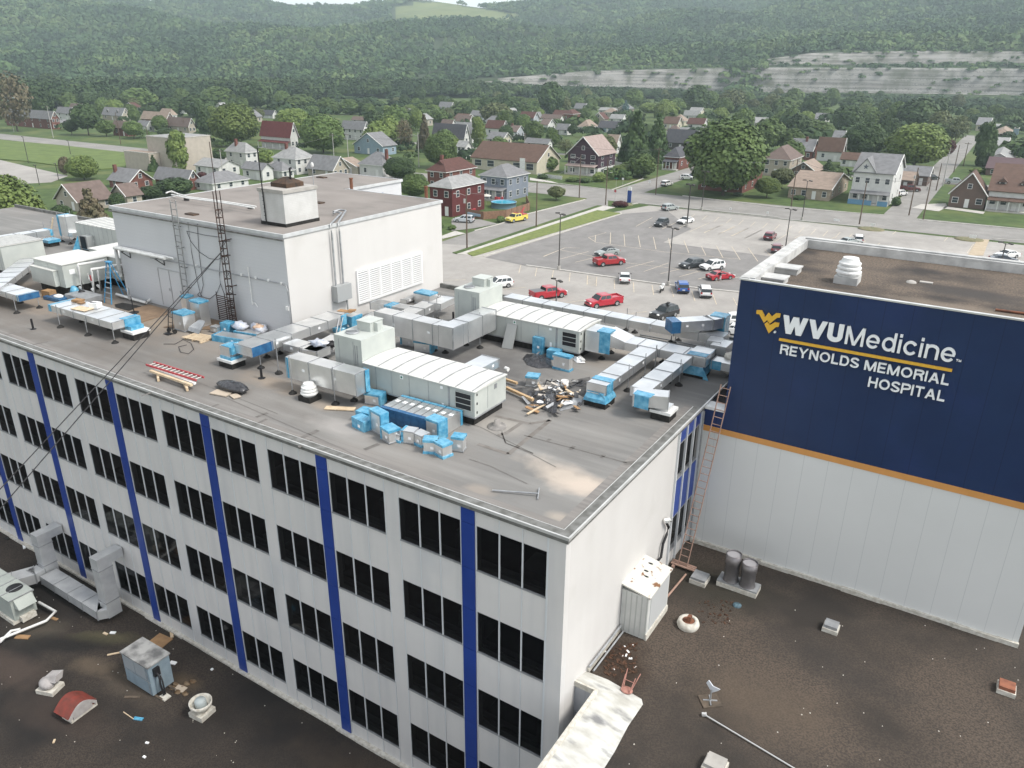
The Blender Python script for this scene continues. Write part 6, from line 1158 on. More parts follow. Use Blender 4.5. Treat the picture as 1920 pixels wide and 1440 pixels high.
def car(kind, cname, cc, label, pos, rz, extra=None, cat='car', group='cars in the hospital parking lot'):
    pr = PROF[kind]; W = pr['W']; pm = paintc(cname, cc)
    r = thing('parked_car' if kind != 'pickup' else 'pickup_truck', label, 'car' if kind != 'pickup' else 'pickup truck', (pos.x,pos.y,.07), rz, group)
    b = MB(); bd = pr['body']; hw = W/2
    def sect(y_): return y_
    # body shell: lofted across its width with tucked sides
    ys = [(-hw+.0,.86,.0),(-hw,.97,.0)]
    lay = [(-hw+.05,0.0),(-hw,0.35),(-hw+.07,1.0),(0,1.04),(hw-.07,1.0),(hw,.35),(hw-.05,0.0)]
    prof = bd
    zmin = min(z for _,z in prof)
    n = len(prof)
    # bottom ring to top via per-point narrowing
    rings = []
    for s_ in (-1,-.93,-.6,0,.6,.93,1):
        ring = []
        for (x,z) in prof:
            k = (z-zmin)/(1.1)
            crown = .03*(1-abs(s_)**3) if k > .45 else 0
            nx = x*(1-.035*abs(s_)**4)
            ring.append((nx, s_*hw*(1-.05*max(0,k-.5)), z+crown-(.035 if abs(s_)>.95 and k>.5 else 0)))
        ring += [(prof[-1][0]*.97, s_*hw*.97, zmin-.05),(prof[0][0]*.97, s_*hw*.97, zmin-.05)]
        rings.append(ring)
    m = n+2
    b.faces([p for g_ in rings for p in g_], [(i*m+j,i*m+(j+1)%m,(i+1)*m+(j+1)%m,(i+1)*m+j) for i in range(6) for j in range(m)], 0, False)
    b.face(rings[0][::-1]); b.face(rings[-1])
    if kind == 'pickup':   # open bed: walls raised round a dark well
        b.box(-2.8,-hw+.12,1.225,-1.0,hw-.12,1.235,1)
        for y0,y1 in ((-hw+.03,-hw+.12),(hw-.12,hw-.03)): b.box(-2.88,y0,1.20,-1.0,y1,1.42)
        b.box(-2.90,-hw+.03,1.2,-2.80,hw-.03,1.42)
    b.box(-pr['L']/2+.01,-hw+.06,.30,-pr['L']/2+.3,hw-.06,.55,1); b.box(pr['L']/2-.3,-hw+.06,.26,pr['L']/2+.005,hw-.06,.48,1)
    body = b.build('body', [pm, trimm], r, local=True)
    cb = pr['cab']; b = MB(); k_ = len(cb); lo, hi = hw*.94, hw*.74; zb = cb[0][1]; zt_ = max(z for _,z in cb)
    def wy_(z): return lo + (hi-lo)*(z-zb)/(zt_-zb)
    A_ = [(x,-wy_(z),z) for x,z in cb]; B_ = [(x,wy_(z),z) for x,z in cb]
    fs = [(i,i+1,k_+i+1,k_+i) for i in range(k_-1)]
    for f in fs: b.faces([(A_+B_)[i] for i in f],[(0,3,2,1)], 0 if (min(cb[f[0]][1],cb[f[1]][1]) > zt_-.22) else 1)
    b.face(A_[::-1],0); b.face(B_,0)
    b.build('cabin', [pm, glassc], body, local=True)
    # side glass and pillars
    g_ = MB(); 
    x0_, x1_ = cb[0][0]+.22, cb[-1][0]-.30; xa, xb = cb[1][0]+.12, cb[-2][0]-.08; zl, zh = zb+.07, zt_-.13
    n_ = 3 if kind in ('suv','jeep','sedan') else 2
    for s_ in (-1,1):
        for i in range(n_):
            f0, f1 = i/n_+.02, (i+1)/n_-.02
            P0 = [(x0_+(x1_-x0_)*f0,zl),(x0_+(x1_-x0_)*f1,zl),(xa+(xb-xa)*f1,zh),(xa+(xb-xa)*f0,zh)]
            pts = [(x, s_*(wy_(z)+.006), z) for x,z in P0]; g_.face(pts if s_<0 else pts[::-1])
    g_.build('side_window', glassc, body, local=True)
    for i,(wx) in enumerate(pr['wb']):
        for s_ in (-1,1):
            b = MB(); wr = pr['wr']; b.lathe([(wr*.6,-.11),(wr*.97,-.10),(wr,-.05),(wr,.05),(wr*.97,.10),(wr*.6,.11)],(0,0,0),18)
            b.v = [(x, z*1.0, y) for x,y,z in b.v]; b.v = [(x+wx, y+s_*(hw-.11), z+wr-.02) for x,y,z in b.v]; b.f = [f[::-1] for f in b.f]
            wo = b.build('wheel', tyrem, r, local=True)
            b = MB(); yy = s_*(hw+.005); b.face([(wx+wr*.62*math.cos(t_*math.pi/8), yy, wr-.02+wr*.62*math.sin(t_*math.pi/8)) for t_ in range(16)]); b.build('rim', rimm, wo, local=True)
            b = MB(); aw = s_*(hw+.001); b.face([(wx+(wr*1.16)*math.cos(t_*math.pi/10), aw, wr-.02+(wr*1.16)*math.sin(t_*math.pi/10)) for t_ in range(0,11)]); b.build('wheel_arch', trimm, wo, local=True)
    Lh = pr['L']/2; zf = prof[-3][1]-.02 if kind!='pickup' else .95
    for s_ in (-1,1):
        b = MB(); b.obox((Lh-.10,s_*(hw-.27),zf-.02),(.26,.36,.15),-s_*.35); b.build('headlight', lampw, r, local=True)
        b = MB(); b.obox((-Lh+.07,s_*(hw-.18),.9 if kind!='sedan' else .78),(.16,.26,.22 if kind!='pickup' else .36),0); b.build('tail_light', lampr, r, local=True)
        b = MB(); b.obox((cb[-1][0]-.32,s_*(hw+.08),zb+.1),(.12,.2,.14)); b.build('mirror', pm if cname!='white' else trimm, r, local=True)
    b = MB(); b.obox((-Lh+.0,0,.72 if kind!='pickup' else .62),(.03,.42,.15)); b.build('number_plate', platem, r, local=True)
    b = MB(); b.obox((Lh-.02,0,zf-.06),(.07,.95,.16)); b.build('grille', trimm, r, local=True)
    if extra: extra(r, hw, pr)
    return r
def rack(r, hw, pr):
    b = MB(); z = pr['H']+.08
    for s_ in (-.55,.55): b.tube([(-1.6,s_,z),(.2,s_,z)],.03,5)
    for x in (-1.5,-.7,.1): b.tube([(x,-.6,z),(x,.6,z)],.025,5)
    b.obox((-.7,-.1,z+.12),(.9,.35,.18),.4); b.tube([(-.9,-.4,z+.1),(-.3,.2,z+.35)],.05,5); b.build('roof_rack', trimm, r, local=True)
def bedcover(r, hw, pr):
    b = MB(); b.box(-2.8,-hw+.1,1.40,-1.02,hw-.1,1.44); b.build('bed_cover', mat('bed_cover',(.16,.16,.165),rough=.6), r, local=True)
def softtop(r, hw, pr): 
    b = MB(); b.box(-1.2,-.62,1.38,.1,.62,1.47); b.build('soft_top', trimm, r, local=True)
def at(k, x, y): v = P(k,x,y,0.07); return Vector((v.x,v.y,0))
WH=(.72,.72,.71); RD=(.38,.012,.025); BK=(.012,.013,.015); GY=(.09,.095,.10); BU=(.02,.09,.32); SV=(.40,.41,.42); MR=(.16,.012,.025); NV=(.018,.025,.045)
def ang(k, x0, y0, x1, y1): a_, b_ = P(k,x0,y0), P(k,x1,y1); return math.atan2(b_.y-a_.y, b_.x-a_.x)
# headings from the rear to the front wheel contact points in the photograph
car('suv','white',WH,'white hatchback SUV partly hidden behind the far air handler',at('D',345,595),ang('D',395,590,290,600)+0.0)
car('pickup','red',RD,'red pickup with a grey bed cover parked behind the back duct',at('D',622,655),ang('D',585,668,708,650),bedcover)
car('pickup','bright_red',(.42,.012,.03),'bright red pickup facing left with an open red bed',at('D',935,700),ang('D',1018,704,897,722))
car('jeep','black',BK,'black SUV with a loaded roof rack beside the raised duct',at('D',1275,765),ang('D',1345,755,1243,785),rack)
car('sedan','white',WH,'white sedan seen from behind alone in the middle row',at('D',1053,560),ang('D',1106,627,1103,571))
car('suv','blue',BU,'blue SUV seen from behind beside the motorcycle',at('D',1375,615),ang('D',1392,650,1372,600))
car('suv','white',WH,'white SUV seen from behind next to the blue one',at('D',1503,640),ang('D',1520,690,1497,625))
car('pickup','dark_red',(.34,.014,.02),'red pickup with its tailgate down in front of the black top car',at('D',965,470),ang('D',940,478,1043,468))
car('sedan','silver',(.30,.33,.32),'silver convertible with a black top behind the red pickup',at('D',955,415),ang('D',1000,412,900,425),softtop)
car('suv','charcoal',(.035,.04,.045),'charcoal SUV parked beside the white SUV in the far dark row',at('D',1430,485),ang('D',1480,480,1390,492))
car('suv','white',WH,'white SUV parked between the charcoal SUV and the red sedan',at('D',1545,495),ang('D',1600,490,1505,502))
car('sedan','red',RD,'red sedan with a person standing beside it',at('D',1590,550),ang('D',1540,556,1648,545))
car('suv','maroon',MR,'maroon SUV parked alone in the pale part of the lot',at('D',1870,325),ang('D',1840,335,1905,320)+.35)
car('suv','dull_red',(.18,.05,.06),'dusty red SUV at the corner of the sign building parapet',at('H',525,1115),ang('H',500,1125,560,1095)+.3)
car('suv','charcoal',(.06,.065,.07),'dark grey SUV facing the camera near the lamp post',at('D',1260,250),ang('D',1290,240,1232,262))
car('sedan','white',WH,'white car behind the lamp post in the far row',at('D',1395,235),ang('D',1425,228,1375,240))
car('suv','silver',SV,'silver SUV driving in at the far lot entrance',at('D',1308,162),ang('D',1285,165,1340,158))
car('suv','white',WH,'white car next to the parapet behind a silver one',at('H',985,1062),ang('H',960,1075,1000,1045)+.25)
car('sedan','silver',SV,'silver car tail just above the parapet of the sign building',at('H',935,1075),ang('H',905,1078,960,1072))
car('sedan','navy',NV,'dark navy car at the right edge beyond the parapet',at('S',1790,205),ang('S',1720,195,1870,205))
car('sedan','white',WH,'white car behind the dark navy one at the right edge',at('S',1810,175),ang('S',1870,172,1750,178))
car('suv','white',WH,'white SUV half hidden behind the sign building corner',at('C',1890,400),.6)
car('sedan','white',WH,'white car just below the half hidden SUV by the sign wall',at('C',1870,470),.1)
car('suv','white',(.6,.62,.6),'pale SUV at the left edge of the crossing street',at('E',1830,745),ang('E',1800,750,1855,738),group='cars on the residential streets')
car('suv','pearl',(.50,.53,.55),'silver hatchback in the drive of the maroon house',at('E',690,950),ang('E',735,955,650,950),group='cars on the residential streets')
car('suv','white',WH,'white SUV under the big tree across the main road',at('H',25,710),.2,group='cars on the residential streets')
car('suv','navy',NV,'dark SUV beside the white one across the main road',at('H',80,700),.2,group='cars on the residential streets')
car('pickup','silver2',(.42,.44,.46),'silver pickup parked by the alley poles',at('H',1530,735),.1,group='cars on the residential streets')
car('suv','black',BK,'black SUV at the garage beside the alley',at('H',1400,710),.8,group='cars on the residential streets')
car('suv','white',WH,'white SUV beside the blue porch house',at('H',1225,800),1.2,group='cars on the residential streets')
car('pickup','maroon2',(.12,.02,.02),'dark red pickup behind the blue porch house',at('H',1275,775),.2,group='cars on the residential streets')
# tow truck
v = at('E',985,945); TT = car('pickup','yellow',(.66,.55,.10),'yellow tow truck with a red boom on the side street',v,ang('E',1030,938,955,952),None,group='cars on the residential streets'); WM['tow_truck'] = WM[TT.name]; TT.name = 'tow_truck'; TT['category'] = 'tow truck'
b = MB(); b.box(-2.7,-.7,1.43,-1.1,.7,1.6); b.tube([(-1.2,0,1.6),(-2.6,0,2.9)],.14,6); b.tube([(-1.3,.5,1.6),(-1.7,.5,2.6)],.1,6); b.build('boom', redm, TT, local=True); b = MB(); b.box(.0,-.7,1.91,.3,.7,2.02); b.build('light_bar', lampr, TT, local=True)
# motorcycle
c = at('D',1262,622); MC = thing('motorcycle', 'white touring motorcycle parked by a lamp post base', 'motorcycle', (c.x,c.y,.07), math.pi/2+.1)
for x in (-.75,.75): b = MB(); b.lathe([(.2,-.06),(.31,-.05),(.32,.05),(.2,.06)],(0,0,0),14); b.v = [(q[0]+x,q[2],q[1]+.32) for q in b.v]; b.build('wheel', tyrem, MC, local=True)
b = MB(); b.blob((.1,0,.72),(.55,.2,.22),jit=.03); b.blob((.55,0,1.05),(.2,.3,.28),jit=.03); b.blob((-.6,0,.8),(.3,.36,.2),jit=.03); b.blob((-.8,0,1.05),(.2,.25,.2),jit=.03); b.build('fairing', white, MC, local=True)
b = MB(); b.blob((-.2,0,.88),(.35,.17,.09),jit=.02); b.box(-.3,-.18,.3,.4,.18,.6); b.tube([(.5,-.4,1.15),(.6,0,1.2),(.5,.4,1.15)],.025,5); b.build('engine', trimm, MC, local=True)
# person by the red sedan: one skinned body
def person(label, pos, rz, top, legs_, skin=(.45,.30,.22), hair=(.05,.035,.03)):
    r = thing('person', label, 'person', (pos.x,pos.y,.07), rz)
    J = dict(pel=(0,0,.95),chest=(0,0,1.32),neck=(0,.0,1.48),head=(0,.02,1.62),hl=(.10,0,.92),kl=(.11,.05,.5),al=(.11,-.02,.09),tl=(.12,.13,.04),hr=(-.10,0,.92),kr=(-.11,-.02,.5),ar=(-.12,-.08,.09),tr=(-.12,.07,.04),sl=(.19,0,1.42),el=(.25,.03,1.14),wl=(.20,.2,1.0),pl=(.19,.28,.97),sr=(-.19,0,1.42),er=(-.26,0,1.14),wr=(-.24,.1,.92),pr=(-.24,.13,.83))
    rad = dict(pel=.15,chest=.16,neck=.06,head=.105,hl=.1,kl=.065,al=.045,tl=.04,hr=.1,kr=.065,ar=.045,tr=.04,sl=.065,el=.045,wl=.032,pl=.035,sr=.065,er=.045,wr=.032,pr=.035)
    Ed = [('pel','chest'),('chest','neck'),('neck','head'),('pel','hl'),('hl','kl'),('kl','al'),('al','tl'),('pel','hr'),('hr','kr'),('kr','ar'),('ar','tr'),('chest','sl'),('sl','el'),('el','wl'),('wl','pl'),('chest','sr'),('sr','er'),('er','wr'),('wr','pr')]
    ks = list(J); me = bpy.data.meshes.new('body'); me.from_pydata([J[k] for k in ks],[(ks.index(a),ks.index(c)) for a,c in Ed],[]); o = bpy.data.objects.new('body', me); sc.collection.objects.link(o)
    sk = o.modifiers.new('skin','SKIN'); 
    for i,k in enumerate(ks): me.skin_vertices[0].data[i].radius = (rad[k],rad[k]*.8 if k in('pel','chest') else rad[k])
    me.skin_vertices[0].data[0].use_root = True
    o.modifiers.new('sub','SUBSURF').levels = 1
    dg = bpy.context.evaluated_depsgraph_get(); m2 = bpy.data.meshes.new_from_object(o.evaluated_get(dg)); bpy.data.objects.remove(o)
    for q in (mat('skin',skin,rough=.6),mat('cloth_'+label[:6],top,rough=.8),mat('trouser_'+label[:6],legs_,rough=.8),trimm): m2.materials.append(q)
    for p in m2.polygons:
        z = p.center.z; p.use_smooth = True; p.material_index = 0 if (z > 1.46 or (abs(p.center.x) > .18 and z < 1.15 and z > .7)) else 1 if z > .93 else 2 if z > .1 else 3
    o = bpy.data.objects.new('body', m2); sc.collection.objects.link(o); o.parent = r; WM[o.name] = WM[r.name]
    b = MB(); b.blob((0,-.015,1.68),(.105,.115,.10),jit=.02); b.build('hair', mat('hair_dark',hair,rough=.7), r, local=True); return r
person('person in a dark top and white trousers beside the red sedan', at('D',1590,560), 2.4, (.03,.03,.04), (.65,.66,.66))
c = at('D',1578,556); b = MB(); b.obox((c.x,c.y,.42),(.4,.25,.5),.3); b.tube([(c.x-.1,c.y,.66),(c.x,c.y,.85),(c.x+.1,c.y,.66)],.02,5); tag(b.build('carried_bag', stickr), 'white bag held low beside the person at the red sedan', 'bag')
# ---- lamp posts and utility poles
ltm = mat('lamp_post_bronze',(.05,.045,.042),rough=.5); wpm = mat('utility_pole_wood',(.13,.095,.07),(.09,.065,.05),3,rough=.9,stretch=(1,1,.1)); ins = mat('pole_grey',(.36,.35,.33),rough=.8)
def lamp_post(label, k, x, yb, yt, heads=2, base=True):
    c = P(k,x,yb,.06); zt_ = PH(k,x,yt,c); r = thing('lamp_post', label, 'lamp post', (c.x,c.y,.05), 0, 'lamp posts in the parking lot')
    if base: b = MB(); b.cyl((c.x,c.y,.05),.30,.75,12); b.build('concrete_base', concr, r)
    b = MB(); b.tube([(c.x,c.y,.8 if base else .05),(c.x,c.y,zt_-.1)],.11,8,r2=.07); b.build('pole', ltm, r)
    for s_ in ((-1,1) if heads==2 else (1,)):
        b = MB(); b.tube([(c.x,c.y,zt_-.25),(c.x+s_*.5,c.y-s_*.25,zt_-.12)],.05,6); b.obox((c.x+s_*.8,c.y-s_*.4,zt_-.05),(.75,.45,.2),-.46,ry=.12*s_); b.build('lamp_head', ltm, r)
    return r
for lab,k,x,yb,yt in (('lamp post standing behind the grass strip in the lot','D',683,498,180),('lamp post at the edge of the dark paving near the motorcycle','D',1297,586,258),('lamp post rising beside the white car in the far row','D',1404,258,15),
     ('lamp post by the main road kerb left of the utility pole','H',106,882,662),('lamp post by the main road kerb near the ranch house','H',670,938,712),('lamp post in the pale lot left of the sign parapet','H',575,1115,872),
     ('tall lamp post nearest the main road at the lot corner','H',22,975,738),('twin lamp post beyond the right parapet','H',1785,1200,1062)):
    lamp_post(lab,k,x,yb,yt)
lamp_post('short lamp post with two heads behind the back duct','D',668,700,552,2)
def upole(label, k, x, yb, yt, xt=None, arms=0, m=None, light=None, trans=False, r0=.16, grp='utility poles along the streets'):
    c = P(k,x,yb,.02); zt_ = PH(k,xt or x,yt,c); r = thing('utility_pole', label, 'utility pole', (c.x,c.y,0), 0, grp)
    lean = 0
    b = MB(); b.tube([(c.x,c.y,-.05),(c.x,c.y,zt_)],r0,8,r2=r0*.65); b.build('pole', m or wpm, r)
    for a in range(arms): b = MB(); b.box(c.x-1.1,c.y-.18,zt_-.5-a*.9,c.x+1.1,c.y-.08,zt_-.38-a*.9); [b.cyl((c.x+t_,c.y-.13,zt_-.38-a*.9),.04,.16,6) for t_ in (-1,-.5,.5,1)]; b.build('crossarm', wpm, r)
    if trans: b = MB(); b.cyl((c.x-.35,c.y-.1,zt_-2.6),.24,.8,10); b.build('transformer', ins, r)
    if light: b = MB(); b.tube([(c.x,c.y,zt_-light),(c.x-1.3,c.y-.5,zt_-light+.4),(c.x-1.9,c.y-.7,zt_-light+.35)],.04,5); b.obox((c.x-2.1,c.y-.8,zt_-light+.32),(.6,.28,.14),.3); b.build('lamp_arm', ins, r)
    return r
UP = {}
for key,lab,k,x,yb,yt,arms,lt2,trans,m_ in (('a','utility pole by the maroon house with a cobra lamp','E',707,1100,765,0,1.2,True,None),('b','utility pole on the side street beside the tow truck','E',1096,978,718,0,None,False,None),('c','pole at the street corner beside the young tree','E',1338,812,570,0,1.0,False,None),
     ('d','slim pole near the lot entrance sign','E',1486,852,590,0,None,False,None),('e','utility pole with crossarm in front of the dark conifer','E',1768,795,530,1,None,False,None),('f','tall pole with a crossarm behind the hall roof','E',1030,640,448,1,None,False,ins),
     ('g','pole with a lamp beside the round tree mid town','E',437,640,445,0,1.2,False,ins),('h','utility pole with crossarms among the white houses','G',1262,745,540,1,None,False,ins),('i','pole between the white gabled houses','G',1880,600,450,1,None,False,ins),
     ('j','tall dark pole with a yellow band at the road edge','H',1352,935,705,0,None,True,None),('k','leaning dark pole beside the alley mouth','H',1272,912,640,0,None,True,None),('l','pole standing in front of the blue porch house','H',993,962,720,0,None,False,None),
     ('m','pole with a yellow band in front of the ranch house','H',610,862,590,0,None,False,None),('n','first of the brown poles up the alley','H',1425,772,615,0,None,False,None),('o','pale pole beside the alley with a crossarm','H',1462,745,530,1,None,False,ins),('p','brown pole leaning further up the alley','H',1525,668,515,0,None,False,None),('q','farthest brown pole up the alley','H',1578,635,500,1,None,False,None),
     ('r','pole by the far left road junction','G',300,475,295,1,None,False,ins),('s','dark pole before the brick house on the left road','G',680,512,330,0,None,False,None),('t','thin pole on the left beside the white house','G',1040,447,350,0,None,False,None),('u','pole left of the round hedge trees','G',840,525,420,0,None,False,None),('v','thin pole beside the big sycamore','G',78,440,330,0,None,False,ins),('w','slim pole among the far treetops','E',1190,345,285,0,None,False,ins),('x','slim pole rising near the cream hall gable','E',1212,520,430,0,None,False,ins),('y','utility pole at the far left edge','E',42,620,450,1,None,False,ins)):
    UP[key] = (upole(lab,k,x,yb,yt,None,arms,m_,lt2,trans), )
for lab,x,yb,yt in (('left lamp on the school lot edge',160,615,468),('thin lamp post behind the school bank trees',398,572,490),('lamp post on the lower school lot',222,740,628),('short lamp by the hedge on the school lot',330,710,620)):
    c = P('G',x,yb,.03); zt_ = PH('G',x,yt,c); r = thing('lamp_post', lab, 'lamp post', (c.x,c.y,0), 0, 'thin lamp posts round the school lot'); b = MB(); b.tube([(c.x,c.y,0),(c.x,c.y,zt_)],.1,6); b.build('pole', ltm, r); b = MB(); b.obox((c.x-.4,c.y,zt_),(.9,.35,.15)); b.build('lamp_head', ltm, r)
def wire(label, pts, s_=.8, rr=.03): tubes('overhead_wire', label, 'wire', mat('wire_grey',(.16,.16,.16),rough=.7), [sag(a_, c_, s_) for a_, c_ in zip(pts[:-1], pts[1:])], rr, grp='overhead wires over the town')
def ptop(k,x,yb,yt): c = P(k,x,yb,.02); return Vector((c.x,c.y,PH(k,x,yt,c)-.3))
wire('wires running from the round tree pole to the left edge pole',[ptop('E',42,620,455),ptop('E',437,640,455),ptop('E',1030,640,455)],1.2)
wire('wires over the white gabled houses',[ptop('G',1262,745,545),ptop('G',1880,600,455),ptop('E',437,640,460)],1.5)
wire('long wires along the main road past the conifer',[ptop('E',1030,640,460),ptop('E',1768,795,535),ptop('H',610,862,595),ptop('H',1352,935,710)],1.6)
wire('wires from the corner pole down the side street',[ptop('E',1338,812,575),ptop('E',1096,978,725),ptop('E',707,1100,775)],1.0)
wire('wires climbing the alley poles',[ptop('H',1272,912,645),ptop('H',1425,772,620),ptop('H',1462,745,535),ptop('H',1578,635,505)],.8)
# ---- small street things
c = P('E',1618,838,.06); PS = thing('pylon_sign', 'tall narrow blue and white entrance sign behind the red shrub', 'sign', (c.x,c.y,0)); hz_ = PH('E',1618,752,c); nz_ = mat('sign_blue',(.02,.06,.24),rough=.4)
b = MB(); b.box(c.x-.5,c.y-.15,0,c.x+.5,c.y+.15,hz_*.78); b.build('blue_panel', nz_, PS); b = MB(); b.box(c.x-.5,c.y-.15,hz_*.78+.01,c.x+.5,c.y+.15,hz_); b.box(c.x-.62,c.y-.1,0,c.x-.505,c.y+.1,hz_); b.build('white_panel', white, PS)
c = P('E',1538,835,.06); ST_ = thing('stop_sign', 'small red and white no entry sign at the lot entrance', 'sign', (c.x,c.y,0)); zt_ = PH('E',1538,770,c); b = MB(); b.tube([(c.x,c.y,0),(c.x,c.y,zt_)],.04,5); b.build('post', ins, ST_); b = MB(); b.lathe([(.36,0),(0,0.001)],(0,0,0),8); b.v=[(c.x+q[0],c.y-.06,zt_-.2+q[1]) for q in b.v]; b.build('plate', redm, ST_)
for lab,k,x,yb,yt,w_,h_ in (('green street name sign on the corner lawn','E',1545,755,700,1.1,.3),('round white sign on the corner lawn','E',1582,750,700,.6,.6),('small white sign by the lot kerb left','H',268,892,868,.5,.5),('small white sign by the lot kerb middle','H',476,915,890,.5,.5),('wide white sign by the lot kerb','H',865,948,930,1.4,.5),('white sign on the gravel island','H',1065,985,955,1.0,.6),('white sign at the right lot entrance','H',1628,1050,1020,1.3,.7),('white sign across the crossing street','E',1733,745,715,.8,.7),('white banner sign by the cream hall','E',1018,680,590,2.0,4.0)):
    c = P(k,x,yb,.05); zt_ = PH(k,x,yt,c); r = thing('road_sign', lab, 'sign', (c.x,c.y,0)); b = MB(); b.tube([(c.x,c.y,0),(c.x,c.y,zt_)],.04,5); b.build('post', ins, r); b = MB(); b.box(c.x-w_/2,c.y-.08,zt_-h_,c.x+w_/2,c.y-.045,zt_); b.build('plate', mat('street_green',(.03,.2,.1)) if 'green' in lab else white, r)
for lab,k,x,y in (('gravel island with dry grass at the lot corner','H',1060,990),('gravel island with dry grass by the tan path','H',1610,1048),('kerbed island under the red shrub','E',1580,850)):
    c = P(k,x,y,.06); b = MB(); b.lathe([(0,.25),(1.6,.22),(2.3,.18),(2.35,-.02)],(c.x,c.y,.05),18,sx=1.2); struct('planted_island', b, mat('island_ground',(.22,.19,.12),(.13,.14,.07),1.5,rough=.95))
# pool, fence, patio things
c = P('E',913,865,.0); PL_ = thing('swimming_pool', 'round above ground pool with bright blue water behind the fence', 'pool', (c.x,c.y,0)); rp = (P('E',985,860)-P('E',845,860)).length/2
b = MB(); b.lathe([(rp,0),(rp,1.3),(rp+.12,1.3),(rp+.12,1.38),(rp-.1,1.38),(rp-.1,1.2)],(c.x,c.y,0),32); b.build('wall', mat('pool_wall',(.20,.30,.38),rough=.5), PL_)
b = MB(); b.face([(c.x+(rp-.1)*math.cos(t_*math.pi/16),c.y+(rp-.1)*math.sin(t_*math.pi/16),1.22) for t_ in range(32)]); b.build('water', mat('pool_water',(.05,.36,.52),(.08,.45,.6),1,rough=.08,spec=.6), PL_)
def fence(label, pts, h, m, k='E', step=2.4):
    ps = [P(k,x,y,0) for x,y in pts]; r = thing('fence', label, 'fence', ps[0]); b = MB()
    for a_, c_ in zip(ps[:-1],ps[1:]): d_ = c_-a_; m0 = (a_+c_)/2; b.obox((m0.x,m0.y,h/2),(d_.length,.06,h),math.atan2(d_.y,d_.x))
    b.build('boards', lines(m, 0, .18, .02, (.12,.07,.05)), r); b = MB()
    for a_ in ps: b.box(a_.x-.07,a_.y-.07,0,a_.x+.07,a_.y+.07,h+.1)
    b.build('post', m, r); return r
fence('brown board fence round the pool garden', ((700,915),(800,935),(925,925),(1058,882),(1040,838)), 1.8, mat('fence_brown',(.26,.155,.10),(.19,.11,.075),2,rough=.85))
fence('white lattice fence before the cream hall', ((1105,695),(1240,710)), 1.1, mat('fence_white',(.62,.62,.60),rough=.6))
fence('white panel fence behind the dark purple house', ((1540,640),(1620,660)), 2.0, mat('fence_white_two',(.62,.62,.60),rough=.6))
b = MB(); c = P('E',760,925); b.extr([(c.x-2.4,c.y-.3,.5),(c.x+1.6,c.y-.8,.5),(c.x+2.4,c.y,.7),(c.x+1.6,c.y+.8,.5),(c.x-2.4,c.y+.3,.5)],(0,0,.6)); b.box(c.x-1,c.y-.3,.1,c.x+.8,c.y+.3,.5); tag(b.build('small_boat', mat('boat_blue',(.30,.38,.46),rough=.4)), 'small pale blue boat on a trailer by the brown fence', 'boat')
c = P('E',815,850); UM = thing('patio_umbrella', 'cream patio umbrella beside the pool', 'umbrella', (c.x,c.y,0)); b = MB(); b.tube([(c.x,c.y,0),(c.x,c.y,2.6)],.04,5); b.build('pole', ins, UM); b = MB(); b.lathe([(1.4,2.2),(.7,2.5),(0,2.75)],(c.x,c.y,0),8); b.build('canopy', cream, UM)
b = MB()
for i,(x,y) in enumerate(((870,838),(885,840),(905,838),(735,910),(748,905))): v = P('E',x,y); b.obox((v.x,v.y,.9),(.6,.5,1.0),i)
tag(b.build('pool_toys', [redm]), 'heap of red pool toys and tarps at the pool edge', 'toys')
# ================================================================ TOWN: houses
def along(C, d, k, x):
    """t so that C + t*d stands under screen column x of region k"""
    a, b_, s_ = RG[k]; s_ = (a + x/s_ - 960)/FP; Mi = CM.transposed(); c0 = Mi @ (Vector(C)-CAM); dd = Mi @ Vector(d)
    return -(c0.x + s_*c0.z)/(dd.x + s_*dd.z)
def wm_(n, c, c2=None): return mat('siding_'+n, c, c2 or tuple(v*.88 for v in c), .8, rough=.8)
def rf_(n, c, c2=None): return mat('shingle_'+n, c, c2 or tuple(v*.78 for v in c), .9, rough=.9, detail=8, bump=.3, bscale=6)
WS = dict(white=wm_('white',(.58,.58,.56)),cream=wm_('cream',(.52,.48,.38)),tan=wm_('tan',(.38,.34,.28)),brick=wm_('brick',(.17,.065,.05),(.12,.05,.04)),maroon=wm_('maroon',(.105,.025,.025)),blue=wm_('blue',(.25,.33,.39)),grey=wm_('grey',(.34,.36,.39)),slate=wm_('slate',(.20,.225,.27)),purple=wm_('purple',(.055,.028,.042)),
     brown=wm_('brown',(.13,.09,.075)),beige=wm_('beige',(.42,.375,.32)),dark=wm_('dark',(.08,.07,.07)),stone=wm_('stone',(.36,.30,.235),(.27,.22,.17)))
RS = dict(grey=rf_('grey',(.20,.20,.205)),lgrey=rf_('lgrey',(.30,.30,.295)),dgrey=rf_('dgrey',(.085,.085,.095)),brown=rf_('brown',(.16,.12,.105)),orange=rf_('orange',(.125,.078,.060)),red=rf_('red',(.13,.035,.035)),maroon=rf_('maroon',(.105,.05,.042)),tan=rf_('tan',(.30,.235,.19)),pink=rf_('pink',(.33,.26,.235)),purple=rf_('purple',(.11,.07,.075)))
trimw = mat('trim_white',(.66,.66,.64),rough=.6); housegl = mat('house_glass',(.035,.045,.055),rough=.12,spec=.5)
